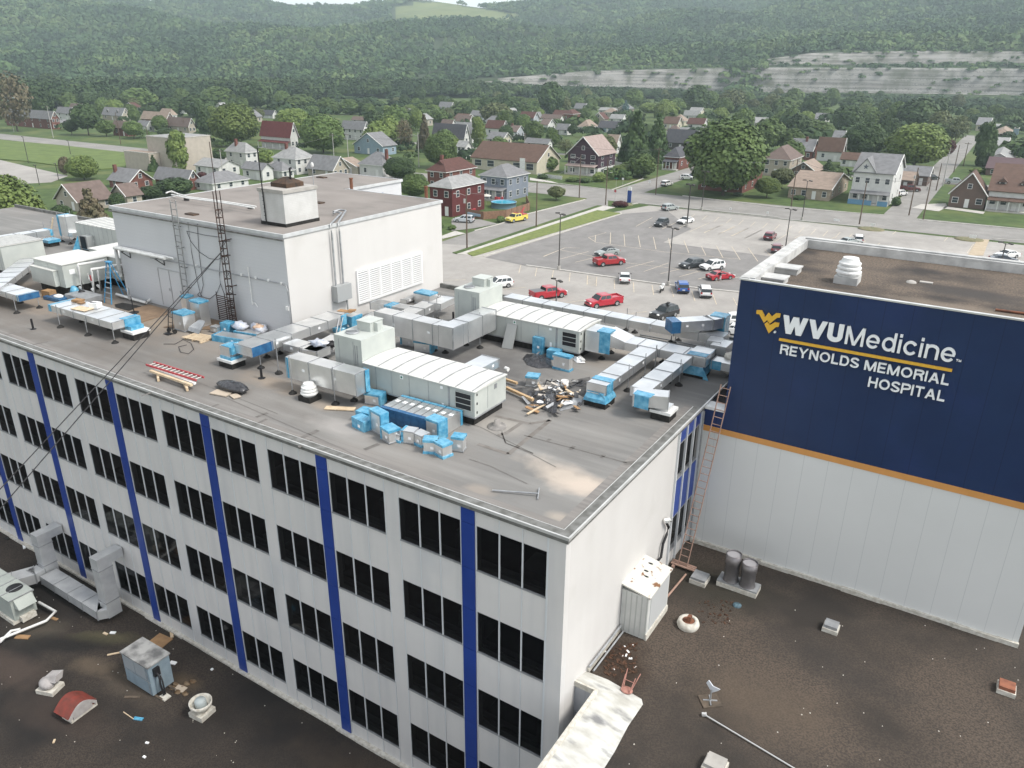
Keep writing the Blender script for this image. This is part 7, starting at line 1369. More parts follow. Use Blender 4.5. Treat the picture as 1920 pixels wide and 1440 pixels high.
def house(label, k, xl, xc, yc, xr, ye, roof, rh, wall, rfm, nf=3, ns=2, st=1, chim=None, porch=0, dorm=0, flat=False, mind=4, grp='houses of the town', nm='house', ww=1.0, wh=1.3):
    C = P(k, xc, yc, 0); W = -along(C,(1,0,0),k,xl); D = along(C,(0,1,0),k,xr); W = max(3,min(W,60)); D = max(mind,min(D,30)); H = max(2.2, PH(k,xc,ye,C))
    r = thing(nm, label, 'house' if nm=='house' else 'building', (C.x,C.y,0), 0, grp)
    x0,x1,y0,y1 = C.x-W, C.x, C.y, C.y+D; wmt = WS[wall]; rmt = RS[rfm] if rfm else None; ov = .45; e = .18
    b = MB(); b.box(x0,y0,-.05,x1,y1,H)
    if roof=='gy':
        for y_ in (y0,y1-.2): b.extr([(x0,y_,H),(x1,y_,H),((x0+x1)/2,y_,H+rh)],(0,.2,0))
    if roof=='gx':
        for x_ in (x0,x1-.2): b.extr([(x_,y0,H),(x_,y1,H),(x_,(y0+y1)/2,H+rh)],(.2,0,0))
    b.build('wall', wmt, r)
    b = MB()
    def slab(q):  # q: 4 pts on top, thickened
        n_ = (Vector(q[1])-Vector(q[0])).cross(Vector(q[2])-Vector(q[0])).normalized();
        if n_.z < 0: n_ = -n_
        b.extr([Vector(p)+n_*.02 for p in q], n_*e)
    if roof=='gy':
        xm = (x0+x1)/2; s_ = rh/(W/2); 
        slab([(x0-ov,y0-ov,H-ov*s_),(xm,y0-ov,H+rh),(xm,y1+ov,H+rh),(x0-ov,y1+ov,H-ov*s_)]); slab([(x1+ov,y0-ov,H-ov*s_),(xm,y0-ov,H+rh),(xm,y1+ov,H+rh),(x1+ov,y1+ov,H-ov*s_)])
    elif roof=='gx':
        ym = (y0+y1)/2; s_ = rh/(D/2)
        slab([(x0-ov,y0-ov,H-ov*s_),(x1+ov,y0-ov,H-ov*s_),(x1+ov,ym,H+rh),(x0-ov,ym,H+rh)]); slab([(x0-ov,y1+ov,H-ov*s_),(x1+ov,y1+ov,H-ov*s_),(x1+ov,ym,H+rh),(x0-ov,ym,H+rh)])
    elif roof=='hip':
        i_ = min(W,D)/2; a_ = [(x0-ov,y0-ov,H),(x1+ov,y0-ov,H),(x1+ov,y1+ov,H),(x0-ov,y1+ov,H)]
        p_,q_ = ((x0+i_*.9,(y0+y1)/2,H+rh),(x1-i_*.9,(y0+y1)/2,H+rh)) if W>=D else (((x0+x1)/2,y0+i_*.9,H+rh),((x0+x1)/2,y1-i_*.9,H+rh))
        if W>=D: fs = [(0,1,5,4),(1,2,5),(2,3,4,5),(3,0,4)]
        else: fs = [(0,1,4),(1,2,5,4),(2,3,5),(3,0,4,5)]
        b.faces(a_+[p_,q_], fs); b.face(a_[::-1]); b.box(x0-ov,y0-ov,H-.18,x1+ov,y1+ov,H-.01,1)
    else:
        b.box(x0-.1,y0-.1,H,x1+.1,y1+.1,H+.25,1); b.box(x0+.3,y0+.3,H+.251,x1-.3,y1-.3,H+.27,0)
    ro = b.build('roof', [rmt or RS['lgrey'], trimw if not flat else MT['kerb_concrete']], r)
    if roof in ('gx','gy') and rh > 2:
        b = MB()
        if roof=='gy':
            for sx in (-1,1): b.tube([((x0+x1)/2+sx*(W/2+ov),y0-ov-.03,H-ov*rh/(W/2)+.1),((x0+x1)/2,y0-ov-.03,H+rh+.12)],.14,4)
        else:
            for sy in (-1,1): b.tube([(x1+ov+.03,(y0+y1)/2+sy*(D/2+ov),H-ov*rh/(D/2)+.1),(x1+ov+.03,(y0+y1)/2,H+rh+.12)],.14,4)
        b.build('gable_trim', trimw, ro)
    if chim:
        fx, fy = chim; b = MB(); b.box(x0+W*fx-.4,y0+D*fy-.4,H,x0+W*fx+.4,y0+D*fy+.4,H+rh+1.0); b.build('chimney', WS['brick'], ro)
    for i in range(dorm):
        x = x0+W*(i+.5)/dorm; b = MB(); b.box(x-.8,y0+D*.12,H+.3,x+.8,y0+D*.45,H+2.0,1); b.extr([(x-1.1,y0+D*.10,H+1.9),(x+1.1,y0+D*.10,H+1.9),(x,y0+D*.10,H+2.9)],(0,D*.4,0),0); d_ = b.build('dormer', [rmt, wmt], ro)
        b = MB(); b.box(x-.45,y0+D*.12-.04,H+.7,x+.45,y0+D*.12-.005,H+1.8); b.build('window', housegl, d_)
    fh = H/st
    def win(x,y,z,ax,w_=ww,h_=wh):
        b = MB(); f = MB()
        if ax=='y': b.box(x-w_/2-.1,y-.06,z-.1,x+w_/2+.1,y-.002,z+h_+.1); f.box(x-w_/2,y-.07,z,x+w_/2,y-.061,z+h_*.48); f.box(x-w_/2,y-.07,z+h_*.52,x+w_/2,y-.061,z+h_)
        else: b.box(x+.002,y-w_/2-.1,z-.1,x+.06,y+w_/2+.1,z+h_+.1); f.box(x+.061,y-w_/2,z,x+.07,y+w_/2,z+h_*.48); f.box(x+.061,y-w_/2,z+h_*.52,x+.07,y+w_/2,z+h_)
        wo = b.build('window', trimw, r); f.build('pane', housegl, wo)
    if not flat:
        for s_ in range(st):
            z = s_*fh + max(.7,fh*.33)
            hh = min(wh, fh*.5)
            for i in range(nf):
                if s_==0 and i==nf//2: b = MB(); b.box(x0+W*(i+.5)/nf-.5,y0-.05,.15,x0+W*(i+.5)/nf+.5,y0-.002,min(2.3,H-.2)); b.build('door', trimw, r); continue
                win(x0+W*(i+.5)/nf, y0, z, 'y', ww, hh)
            for i in range(ns): win(x1, y0+D*(i+.5)/ns, z, 'x', ww, hh)
        if roof=='gy' and rh > 2.5: win((x0+x1)/2, y0, H+rh*.25, 'y', .9, min(1.1,rh*.4))
        if roof=='gx' and rh > 2.5: win(x1, (y0+y1)/2, H+rh*.25, 'x', .9, min(1.1,rh*.4))
    if porch:
        pd = 2.2; ph_ = min(2.7,H-.2); pr_ = MB(); pr_.extr([(x0,y0-.01,ph_+.55),(x0,y0-pd,ph_),(x0,y0-pd,ph_+.15),(x0,y0-.01,ph_+.75)],(W,0,0)); po = pr_.build('porch_roof', rmt, r)
        for i in range(5): b = MB(); x = x0+.15+(W-.3)*i/4; b.box(x-.1,y0-pd+.1,0.3,x+.1,y0-pd+.3,ph_+.05); b.build('porch_post', trimw, po)
        b = MB(); b.box(x0,y0-pd,0,x1,y0-.01,.35); b.build('porch_floor', MT['kerb_concrete'], r)
        if porch==2: b = MB(); b.box(x0,y0-pd-.1,0,x0+W*.6,y0-pd-.001,1.25); b.box(x1-W*.25,y0-pd-.1,0,x1,y0-pd-.001,1.25); b.build('porch_wall', wm_('porch_blue',(.13,.27,.42)), r)
    return r, (x0,x1,y0,y1,H)
HS = [
('dark purple gabled house with a wide pale roof and white porch','E',1272,1440,690,1535,572,'gy',5.2,'purple','pink',dict(nf=3,ns=2,st=3,porch=1,ww=1.5)),
('long hall with a brown roof and arched bays','E',735,1098,682,1225,612,'gx',4.6,'cream','orange',dict(nf=5,ns=1,st=1,ww=2.6,wh=1.9)),
('grey blue two storey house with a hipped grey roof','E',782,930,832,1050,697,'hip',2.6,'slate','grey',dict(nf=3,ns=3,st=2,porch=1)),
('dark maroon sided house with a hipped grey roof','E',502,625,922,805,757,'hip',2.0,'maroon','lgrey',dict(nf=2,ns=3,st=2)),
('brick house with a red brown hipped roof behind the maroon one','E',487,590,768,755,668,'hip',3.0,'brick','maroon',dict(nf=2,ns=3,st=2,chim=(.3,.3),dorm=1)),
('white house with a steep grey roof left of the round dark tree','E',105,235,700,330,632,'hip',3.6,'white','grey',dict(nf=2,ns=2,chim=(.9,.4))),
('light blue house with a wide gable among the trees','E',75,235,575,310,522,'gy',4.4,'blue','grey',dict(nf=3,ns=2)),
('low cream gabled house above the penthouse roof','E',-60,93,684,130,640,'gy',2.3,'cream','tan',dict(nf=2,ns=1)),
('pale two storey house with a grey roof beside dark hedges','E',5,128,492,142,425,'gx',3.0,'white','grey',dict(nf=4,ns=1,st=2)),
('far house with a brown roof behind the dark round trees','E',60,130,398,142,380,'gx',1.6,'white','brown',dict(nf=2,ns=1)),
('white house under a wide pale grey roof mid town','E',635,735,505,762,440,'gx',3.6,'white','lgrey',dict(nf=3,ns=1)),
('big house with a dark grey roof left of the pale grey one','E',515,690,512,712,470,'gx',5.0,'white','dgrey',dict(nf=3,ns=1)),
('tall narrow white house below the dark grey roof','E',652,698,592,718,525,'gx',1.8,'white','lgrey',dict(nf=2,ns=1,st=2)),
('white gabled house with a maroon roof','E',812,902,465,937,420,'gx',3.2,'white','maroon',dict(nf=2,ns=2)),
('small cream house with a grey roof before the maroon roofed one','E',820,905,515,957,485,'gx',2.6,'cream','grey',dict(nf=2,ns=2)),
('small house with a brick chimney gable right of the maroon roof','E',935,985,478,1028,440,'gx',2.4,'grey','brown',dict(nf=2,ns=2,chim=(.1,.5))),
('small white house with a brown roof right of the dark round tree','E',1118,1160,438,1203,402,'gx',2.6,'white','brown',dict(nf=1,ns=2)),
('white bungalow with a grey roof mid town','E',1208,1270,460,1292,428,'gx',2.4,'white','grey',dict(nf=3,ns=1)),
('cluster roofed white house with a hipped brown grey roof','E',1330,1390,448,1440,415,'hip',3.4,'white','tan',dict(nf=2,ns=2)),
('pale blue house with a dark grey roof behind the purple house','E',1445,1545,448,1577,420,'gx',3.0,'blue','dgrey',dict(nf=3,ns=1)),
('far red brick house with a red roof','E',1250,1300,382,1342,342,'hip',2.6,'brick','maroon',dict(nf=2,ns=1)),
('far low white house with a flat looking grey roof','E',1447,1530,346,1558,322,'gx',1.6,'white','lgrey',dict(nf=3,ns=1)),
('far white house with a brown roof before the tree belt','E',680,730,347,766,315,'gx',3.0,'white','tan',dict(nf=2,ns=2)),
('far house with an orange brown roof left of the big round tree','E',635,700,394,750,368,'gx',2.4,'white','orange',dict(nf=2,ns=1)),
('tiny far white gabled house between two dark trees','E',1030,1062,334,1080,320,'gy',2.5,'white','grey',dict(nf=1,ns=1)),
('tiny white gable beside the small round far tree','E',1085,1110,380,1120,360,'gy',3.0,'white','grey',dict(nf=1,ns=1)),
('long dark brown roofed house near the far red brick one','E',1125,1230,388,1250,368,'gx',2.0,'white','brown',dict(nf=3,ns=1)),
('white house with a pale roof right of the pale blue one','E',1510,1580,394,1602,368,'gx',2.2,'white','lgrey',dict(nf=3,ns=1)),
('cream house with an orange roof right of the dark conifers','E',1810,1888,428,1914,395,'gx',3.2,'cream','orange',dict(nf=3,ns=1)),
('house with a dark hipped roof before the orange roofed one','E',1828,1893,468,1916,440,'hip',2.8,'white','brown',dict(nf=2,ns=1)),
('dark blue grey roofed house right of the conifers','E',1822,1985,550,2010,500,'gx',4.6,'dark','dgrey',dict(nf=3,ns=1)),
('dark brick house with a hipped roof at the crossing street','E',1815,1895,658,1960,585,'hip',3.0,'brick','dgrey',dict(nf=2,ns=2,porch=1)),
('small white house with a brown roof at the wire pole','E',562,620,430,638,402,'gx',2.4,'white','brown',dict(nf=2,ns=1)),
('low grey roofed house behind the long hall','E',1035,1160,538,1185,518,'gx',1.6,'white','grey',dict(nf=3,ns=1)),
('white house squeezed behind the purple one','E',1490,1545,565,1562,505,'gx',3.0,'white','tan',dict(nf=1,ns=1)),
('white two storey house with a hipped roof and brick chimney','G',1280,1390,642,1455,558,'hip',3.0,'white','lgrey',dict(nf=2,ns=2,st=2,chim=(.4,.3))),
('low white wing with a grey roof before the brick chimney house','G',1105,1235,692,1350,642,'gx',1.8,'white','lgrey',dict(nf=3,ns=2)),
('white two storey house with a hipped roof left of the chimney block','G',1545,1670,684,1775,595,'hip',3.2,'white','lgrey',dict(nf=2,ns=3,st=2,chim=(.3,.4))),
('tan house with a wide grey gable roof beside the chimney block','G',1735,1875,702,1960,655,'gx',3.6,'tan','grey',dict(nf=2,ns=3)),
('low white house with a hipped grey roof right above the penthouse','G',1095,1200,778,1400,735,'hip',2.4,'white','grey',dict(nf=2,ns=3)),
('small white house with a grey roof left of the mast tip','G',1370,1480,717,1540,655,'gx',1.6,'white','grey',dict(nf=2,ns=1)),
('small house with a pointed grey roof just left of the chimney','G',1500,1590,707,1655,662,'hip',2.4,'white','grey',dict(nf=2,ns=2)),
('brick ranch house with a grey roof and chimney stack','G',620,735,768,862,725,'gx',2.8,'brick','grey',dict(nf=2,ns=2,chim=(.05,.3))),
('long grey roofed brick wing right of the ranch house','G',880,1060,772,1110,718,'gx',2.6,'brick','grey',dict(nf=3,ns=2)),
('tan church like house with a steep brown gable','G',325,450,892,640,835,'gy',3.6,'tan','brown',dict(nf=2,ns=3)),
('small tan gable of the brown roofed group','G',640,722,862,762,800,'gy',2.4,'tan','brown',dict(nf=1,ns=1)),
('pale blue white house with grey roof left of the tall round tree','G',325,400,382,436,335,'gx',2.8,'white','grey',dict(nf=2,ns=2,st=2)),
('small white garage at the left road','G',320,352,420,370,395,'gy',1.6,'white','grey',dict(nf=1,ns=1)),
('tan house with two dormers in a grey roof','G',580,690,380,738,348,'gx',3.8,'tan','grey',dict(nf=3,ns=2,dorm=2)),
('brick cottage with a pointed gable behind the small round trees','G',640,720,468,738,418,'gx',2.6,'brick','brown',dict(nf=2,ns=1)),
('small white house left of the dark hedge trees','G',775,830,442,858,408,'gx',2.2,'white','grey',dict(nf=2,ns=1)),
('long brown roofed house behind the small round tree','G',800,940,410,985,372,'gx',3.4,'brick','tan',dict(nf=4,ns=1)),
('tan gabled house right of the small round trees','G',945,1065,450,1103,408,'gx',3.4,'tan','brown',dict(nf=3,ns=2)),
('old brick colonial house behind the sycamore','G',40,300,428,322,365,'gx',3.2,'brick','grey',dict(nf=6,ns=2,st=2)),
('white house with a deep red barn roof and long porch','G',1475,1640,545,1668,462,'gx',4.8,'white','red',dict(nf=4,ns=2,porch=1)),
('grey roofed house between the two big light trees','G',1455,1535,367,1560,345,'gx',2.4,'white','dgrey',dict(nf=2,ns=1)),
('grey tan two storey house with a brown hipped roof','H',443,592,697,660,600,'hip',3.8,'tan','brown',dict(nf=3,ns=2,st=2)),
('house with a grey roof and brick chimneys behind the tan one','H',600,720,602,750,548,'gx',3.8,'brick','grey',dict(nf=3,ns=1,chim=(.6,.4))),
('tall plain white house with an orange roof','H',750,888,612,902,545,'gx',4.2,'white','orange',dict(nf=2,ns=1)),
('low white house with an orange roof next to the tall plain one','H',885,1000,642,1018,600,'gx',2.0,'white','orange',dict(nf=3,ns=1)),
('brown gabled carport house behind the ranch house','H',600,740,708,790,665,'gy',2.6,'brown','tan',dict(nf=2,ns=1)),
('stone and cream ranch house with a wide tan roof','H',590,820,832,925,768,'gx',3.0,'stone','tan',dict(nf=4,ns=3)),
('white house with grey gables and a blue walled porch','H',935,1155,858,1212,678,'gx',4.0,'white','grey',dict(nf=4,ns=2,st=2,porch=2)),
('red brick house mostly hidden behind the biggest tree','H',85,332,788,440,668,'gx',1.2,'brick','dgrey',dict(nf=4,ns=3,st=2)),
('low brown garage with a grey roof right of the blue porch house','H',1225,1370,748,1390,690,'gx',2.2,'brown','grey',dict(nf=2,ns=1)),
('small tan roofed garage against the blue porch house','H',1205,1285,772,1310,715,'gx',1.8,'brown','tan',dict(nf=1,ns=1)),
('brown brick gable wing of the orange roofed craftsman house','H',1490,1690,880,1702,795,'gy',5.0,'brown','orange',dict(nf=3,ns=1,ww=1.3)),
('white orange roofed craftsman house with dormers and a porch','H',1700,1950,902,2010,788,'gx',5.2,'white','orange',dict(nf=4,ns=2,dorm=2,porch=1,ww=1.2)),
('low white gabled house by the alley','H',1685,1850,642,1872,610,'gy',2.4,'white','lgrey',dict(nf=3,ns=1)),
('grey house with a porch up the right side of the alley','H',1740,1815,552,1835,522,'gx',2.4,'grey','lgrey',dict(nf=3,ns=1)),
('far white gable between two big trees','H',835,890,524,915,485,'gx',3.4,'white','grey',dict(nf=2,ns=1)),
('white two storey house at the upper edge beside the big tree','H',5,85,378,95,348,'gx',2.6,'white','lgrey',dict(nf=2,ns=1)),
('white gabled house with a maroon roof left of the biggest tree','H',25,115,428,137,398,'gx',2.8,'white','maroon',dict(nf=2,ns=1)),
('small white house under the maroon roofed one','H',-20,60,475,70,445,'gx',2.0,'white','lgrey',dict(nf=2,ns=1)),
('long dark maroon roof behind the craftsman house','H',1700,1930,700,1960,668,'gx',2.4,'brown','purple',dict(nf=3,ns=1)),
]
HB_ = {}
ORD = ['first','second','third','fourth','fifth','sixth','seventh','eighth','ninth','tenth','eleventh','twelfth','thirteenth','fourteenth','fifteenth','sixteenth','seventeenth','eighteenth','nineteenth','twentieth']
for h in HS: HB_[h[0]] = house(*h[:11], **h[11])
FH = [(700,215),(735,229),(770,221),(802,236),(612,243),(845,212),(905,226),(936,241),(966,222),(1000,233),(1026,214),(1062,226),(1095,211),(1132,236),(1152,221),(1282,236),(1312,222),(1432,241),(1472,234),(152,214),(216,223),(256,210),(322,226),(346,213),(422,214),(482,229),(1546,233),(1622,241),(1702,236),(1852,246),(1892,262),(880,238),(1180,212),(985,212)]
for i_, (xx, yy) in enumerate(sorted(FH)):
    q_ = random.Random(i_+50); d_ = (yy-118)/107; w_ = q_.uniform(26,36)*d_; wl_ = q_.choice(['white','white','white','cream','tan','grey','brick']); rf2 = q_.choice(['grey','lgrey','brown','tan','grey','maroon'])
    n_ = 'small far %s house with a %s roof, %s' % ({'brick':'brick'}.get(wl_,wl_), {'lgrey':'pale grey'}.get(rf2,rf2), ('%s from the left' % (ORD[i_] if i_ < 20 else ('twenty '+ORD[i_-20] if i_ < 29 else 'thirtieth' if i_ == 29 else 'thirty '+ORD[i_-30]))))
    HB_[n_] = house(n_,'Y',xx-w_*.72,xx,yy,xx+w_*.28,yy-q_.uniform(8,12)*d_,q_.choice(['gx','gx','gy','hip']),q_.uniform(2.2,3.6),wl_,rf2,nf=2,ns=1,grp='small far houses')
for h in (('tall windowless beige block building behind the columnar tree','G',850,1000,668,1205,480,'flat',0,'beige',None),('low beige annex with a tan flat roof','G',712,850,664,900,565,'flat',0,'beige','tan'),('small tan flat roofed block beyond the dark trees','G',278,330,302,342,252,'flat',0,'beige',None),('long pale warehouse behind the sycamore','G',-60,160,330,200,250,'flat',0,'white',None),
          ('far long white sheds beyond the alley','H',1735,1833,449,1840,412,'flat',0,'white',None),('far blue fronted shed at the right','H',1848,1885,460,1890,425,'flat',0,'blue',None)):
    house(*h, flat=True, nm='flat_building', grp='flat roofed buildings of the town')
# star and gable of the blue porch house
rt, (x0,x1,y0,y1,H_) = HB_['white house with grey gables and a blue walled porch']
b = MB(); xa = x0+(x1-x0)*.02; xb = x0+(x1-x0)*.55; b.extr([(xa,y0-.35,H_),(xb,y0-.35,H_),((xa+xb)/2,y0-.35,H_+3.4)],(0,(y1-y0)*.5,0)); fg = b.build('front_gable', WS['white'], rt)
b = MB()
for s_ in (0,1): q = [(xa-.4,xa*.5+xb*.5),(xb+.4,xa*.5+xb*.5)][s_]; b.extr([(q[0],y0-.7,H_-.35),(q[1],y0-.7,H_+3.45),(q[1],y0-.7,H_+3.65),(q[0],y0-.7,H_-.12)],(0,(y1-y0)*.55,0))
b.build('gable_roof', RS['grey'], fg)
def star(b, c, r, ax='y'):
    pts = [(c[0]+(r if i%2==0 else r*.42)*math.sin(i*math.pi/5), c[1], c[2]+(r if i%2==0 else r*.42)*math.cos(i*math.pi/5)) for i in range(10)]; b.extr(pts,(0,.05,0))
b = MB(); star(b, ((xa+xb)/2, y0-.41, H_+1.4), .75); b.build('star_ornament', mat('star_slate',(.10,.11,.13)), fg)
rt, (x0,x1,y0,y1,H_) = HB_['grey blue two storey house with a hipped grey roof']; b = MB(); star(b, (x0+(x1-x0)*.62, y0-.06, H_*.72), .7); b.build('star_ornament', mat('star_slate',(.10,.11,.13)), rt)
rt, (x0,x1,y0,y1,H_) = HB_['dark purple gabled house with a wide pale roof and white porch']; b = MB(); b.box(x0-.02,y0-.02,0,x1+.02,y0-.001,H_*.36); b.box(x1+.001,y0-.02,0,x1+.02,y1,H_*.36); b.build('white_base', WS['white'], rt)
# ================================================================ TREES
def leafmat(n, c, c2, c3=None, rand=.25):
    m = mat('leaf_'+n, c, c2, 1.3, rough=.65, rand=rand, spec=.25, detail=3, c3=c3, s3=3.0, lo3=.5, hi3=.7)
    b = m.node_tree.nodes['Principled BSDF']; return m
LM = dict(mid=leafmat('mid',(.108,.158,.047),(.058,.096,.028)), light=leafmat('light',(.160,.210,.058),(.100,.148,.038)), dark=leafmat('dark',(.066,.106,.037),(.032,.058,.022)), brown=leafmat('brown',(.13,.105,.065),(.085,.08,.045)), maroon=leafmat('maroon',(.075,.022,.022),(.04,.016,.016)), blue=leafmat('blue',(.10,.15,.15),(.06,.10,.10)), olive=leafmat('olive',(.12,.135,.06),(.08,.10,.04)))
bark = mat('bark',(.11,.085,.065),(.06,.05,.04),4,rough=.95)
class Crown: pass
def leaves(name, lobes, N, size, seed, m, squash=1.0, inner=.0, up=.5):
    """leaf-clump faces scattered through the lobes' shells; unit crown: radius about 1, from z=0 to z=2"""
    g_ = np.random.default_rng(seed); L = np.array(lobes); wts = L[:,3]**2; wts /= wts.sum(); idx = g_.choice(len(L), N, p=wts)
    d = g_.normal(size=(N,3)); d /= np.linalg.norm(d,axis=1)[:,None]; rr = L[idx,3]*(.62+.42*g_.random(N)**.5); sc3 = L[idx,4:7]
    p = L[idx,:3] + d*rr[:,None]*sc3
    n = d + g_.normal(size=(N,3))*.42; n[:,2] += up; n /= np.linalg.norm(n,axis=1)[:,None]
    t_ = np.cross(n, g_.normal(size=(N,3))); t_ /= np.linalg.norm(t_,axis=1)[:,None]; bt = np.cross(n,t_)
    s_ = size*(.6+.8*g_.random(N))[:,None]; a = s_*(.8+.5*g_.random(N))[:,None]
    q = np.stack([p-t_*s_-bt*a*.5, p+t_*s_*.7-bt*a, p+t_*s_+bt*a*.6, p-t_*s_*.6+bt*a],1).reshape(-1,3)
    me = bpy.data.meshes.new(name); me.vertices.add(4*N); me.vertices.foreach_set('co', q.astype(np.float32).ravel()); me.loops.add(4*N); me.loops.foreach_set('vertex_index', np.arange(4*N,dtype=np.int32)); me.polygons.add(N); me.polygons.foreach_set('loop_start', np.arange(0,4*N,4,dtype=np.int32)); me.update(calc_edges=True); me.materials.append(m); return me
def lobes_broad(seed, k=16, zc=1.0, rz=.82):
    q = random.Random(seed); L = [(0,0,zc,.86,1,1,1.02)]
    for i in range(k):
        th = math.acos(1-2*(i+.5)/k); ph = i*2.4+q.random(); r = .62
        L.append((r*math.sin(th)*math.cos(ph)*1.0, r*math.sin(th)*math.sin(ph), zc+rz*.72*math.cos(th), q.uniform(.26,.40), 1,1,q.uniform(.8,1.0)))
    return L
def lobes_tall(seed): 
    q = random.Random(seed); return [(q.uniform(-.2,.2),q.uniform(-.2,.2),.2+1.65*i/11,q.uniform(.55,.85)*(1-.25*abs(i-5)/6),1,1,.5) for i in range(12)]
def lobes_cone(seed):
    q = random.Random(seed); L = []
    for i in range(12):
        z = .05+1.8*i/12; R_ = 1.0-z/2.0; n_ = max(2,int(7*R_))
        for j in range(n_): a = 2*math.pi*j/n_+i; L.append((R_*.62*math.cos(a),R_*.62*math.sin(a),z+.06,R_*.42+.05,1,1,.42))
    return L
PRO = {}
def proto(kind, tone):
    key = (kind, tone)
    if key not in PRO:
        m = LM[tone]; V = []
        for s_ in range({'broad':3,'near':2}.get(kind,1)):
            if kind=='broad': me = leaves('crown', lobes_broad(s_+11), 4600, .062, s_, m)
            elif kind=='near': me = leaves('crown', lobes_broad(s_+31,26), 17000, .034, s_+5, m)
            elif kind=='tall': me = leaves('crown', lobes_tall(3), 5200, .075, 3, m)
            elif kind=='cone': me = leaves('crown', lobes_cone(3), 5200, .065, 4, m, up=-.1)
            elif kind=='sparse': me = leaves('crown', lobes_broad(51,24), 1500, .045, 6, m)
            elif kind=='shrub': me = leaves('crown', [(0,0,.8,.75,1,1,1),(.4,.2,.7,.5,1,1,1),(-.4,-.2,.75,.5,1,1,1),(.1,-.4,.6,.5,1,1,1)], 900, .12, 8, m)
            V.append(me)
        t_ = MB(); b_ = t_; q = random.Random(4); 
        b_.tube([(0,0,-.6),(0,0,.4),(.02,0,1.3)],.075,6,r2=.03)
        for i in range(9 if kind=='sparse' else 5): a = i*2.4; z = .1+.12*i; b_.tube([(0,0,z),(.35*math.cos(a),.35*math.sin(a),z+.35),(.7*math.cos(a),.7*math.sin(a),z+.65)],.03,4,r2=.008)
        bm = bpy.data.meshes.new('trunk'); bm.from_pydata(t_.v,[],t_.f); bm.materials.append(bark); PRO[key] = (V, bm)
    return PRO[key]
TN = [0]
def tree(label, k, x, yb, xl, xr, yt, kind='broad', tone='mid', grp='trees of the town', cb=.22, nm='tree', cat='tree', z=0):
    C = P(k, x, yb, z); zt_ = PH(k, x, yt, C); H_ = max(zt_, 1.0); w_ = abs(along(C,(CM[0][0],CM[1][0],0),k,xr)-along(C,(CM[0][0],CM[1][0],0),k,xl))/2*(1.1 if kind == 'broad' else 1.04); H_ *= 1.04 if kind == 'broad' else 1.0
    V, bm = proto(kind, tone); TN[0] += 1; r = thing(nm, label, cat, (C.x,C.y,z), (TN[0]*1.7)%6.28, grp)
    ch = H_*(1-cb); me = V[TN[0]%len(V)]
    o = bpy.data.objects.new('crown', me); sc.collection.objects.link(o); o.parent = r; o.location = (0,0,H_*cb-ch*.06); o.scale = (w_,w_,ch/1.92); WM[o.name] = WM[r.name]
    if kind != 'shrub': t_ = bpy.data.objects.new('trunk', bm); sc.collection.objects.link(t_); t_.parent = r; t_.location = (0,0,H_*cb); t_.scale = (w_*.8,w_*.8,max(ch/2.1, H_*cb/.6)); WM[t_.name] = WM[r.name]
    return r
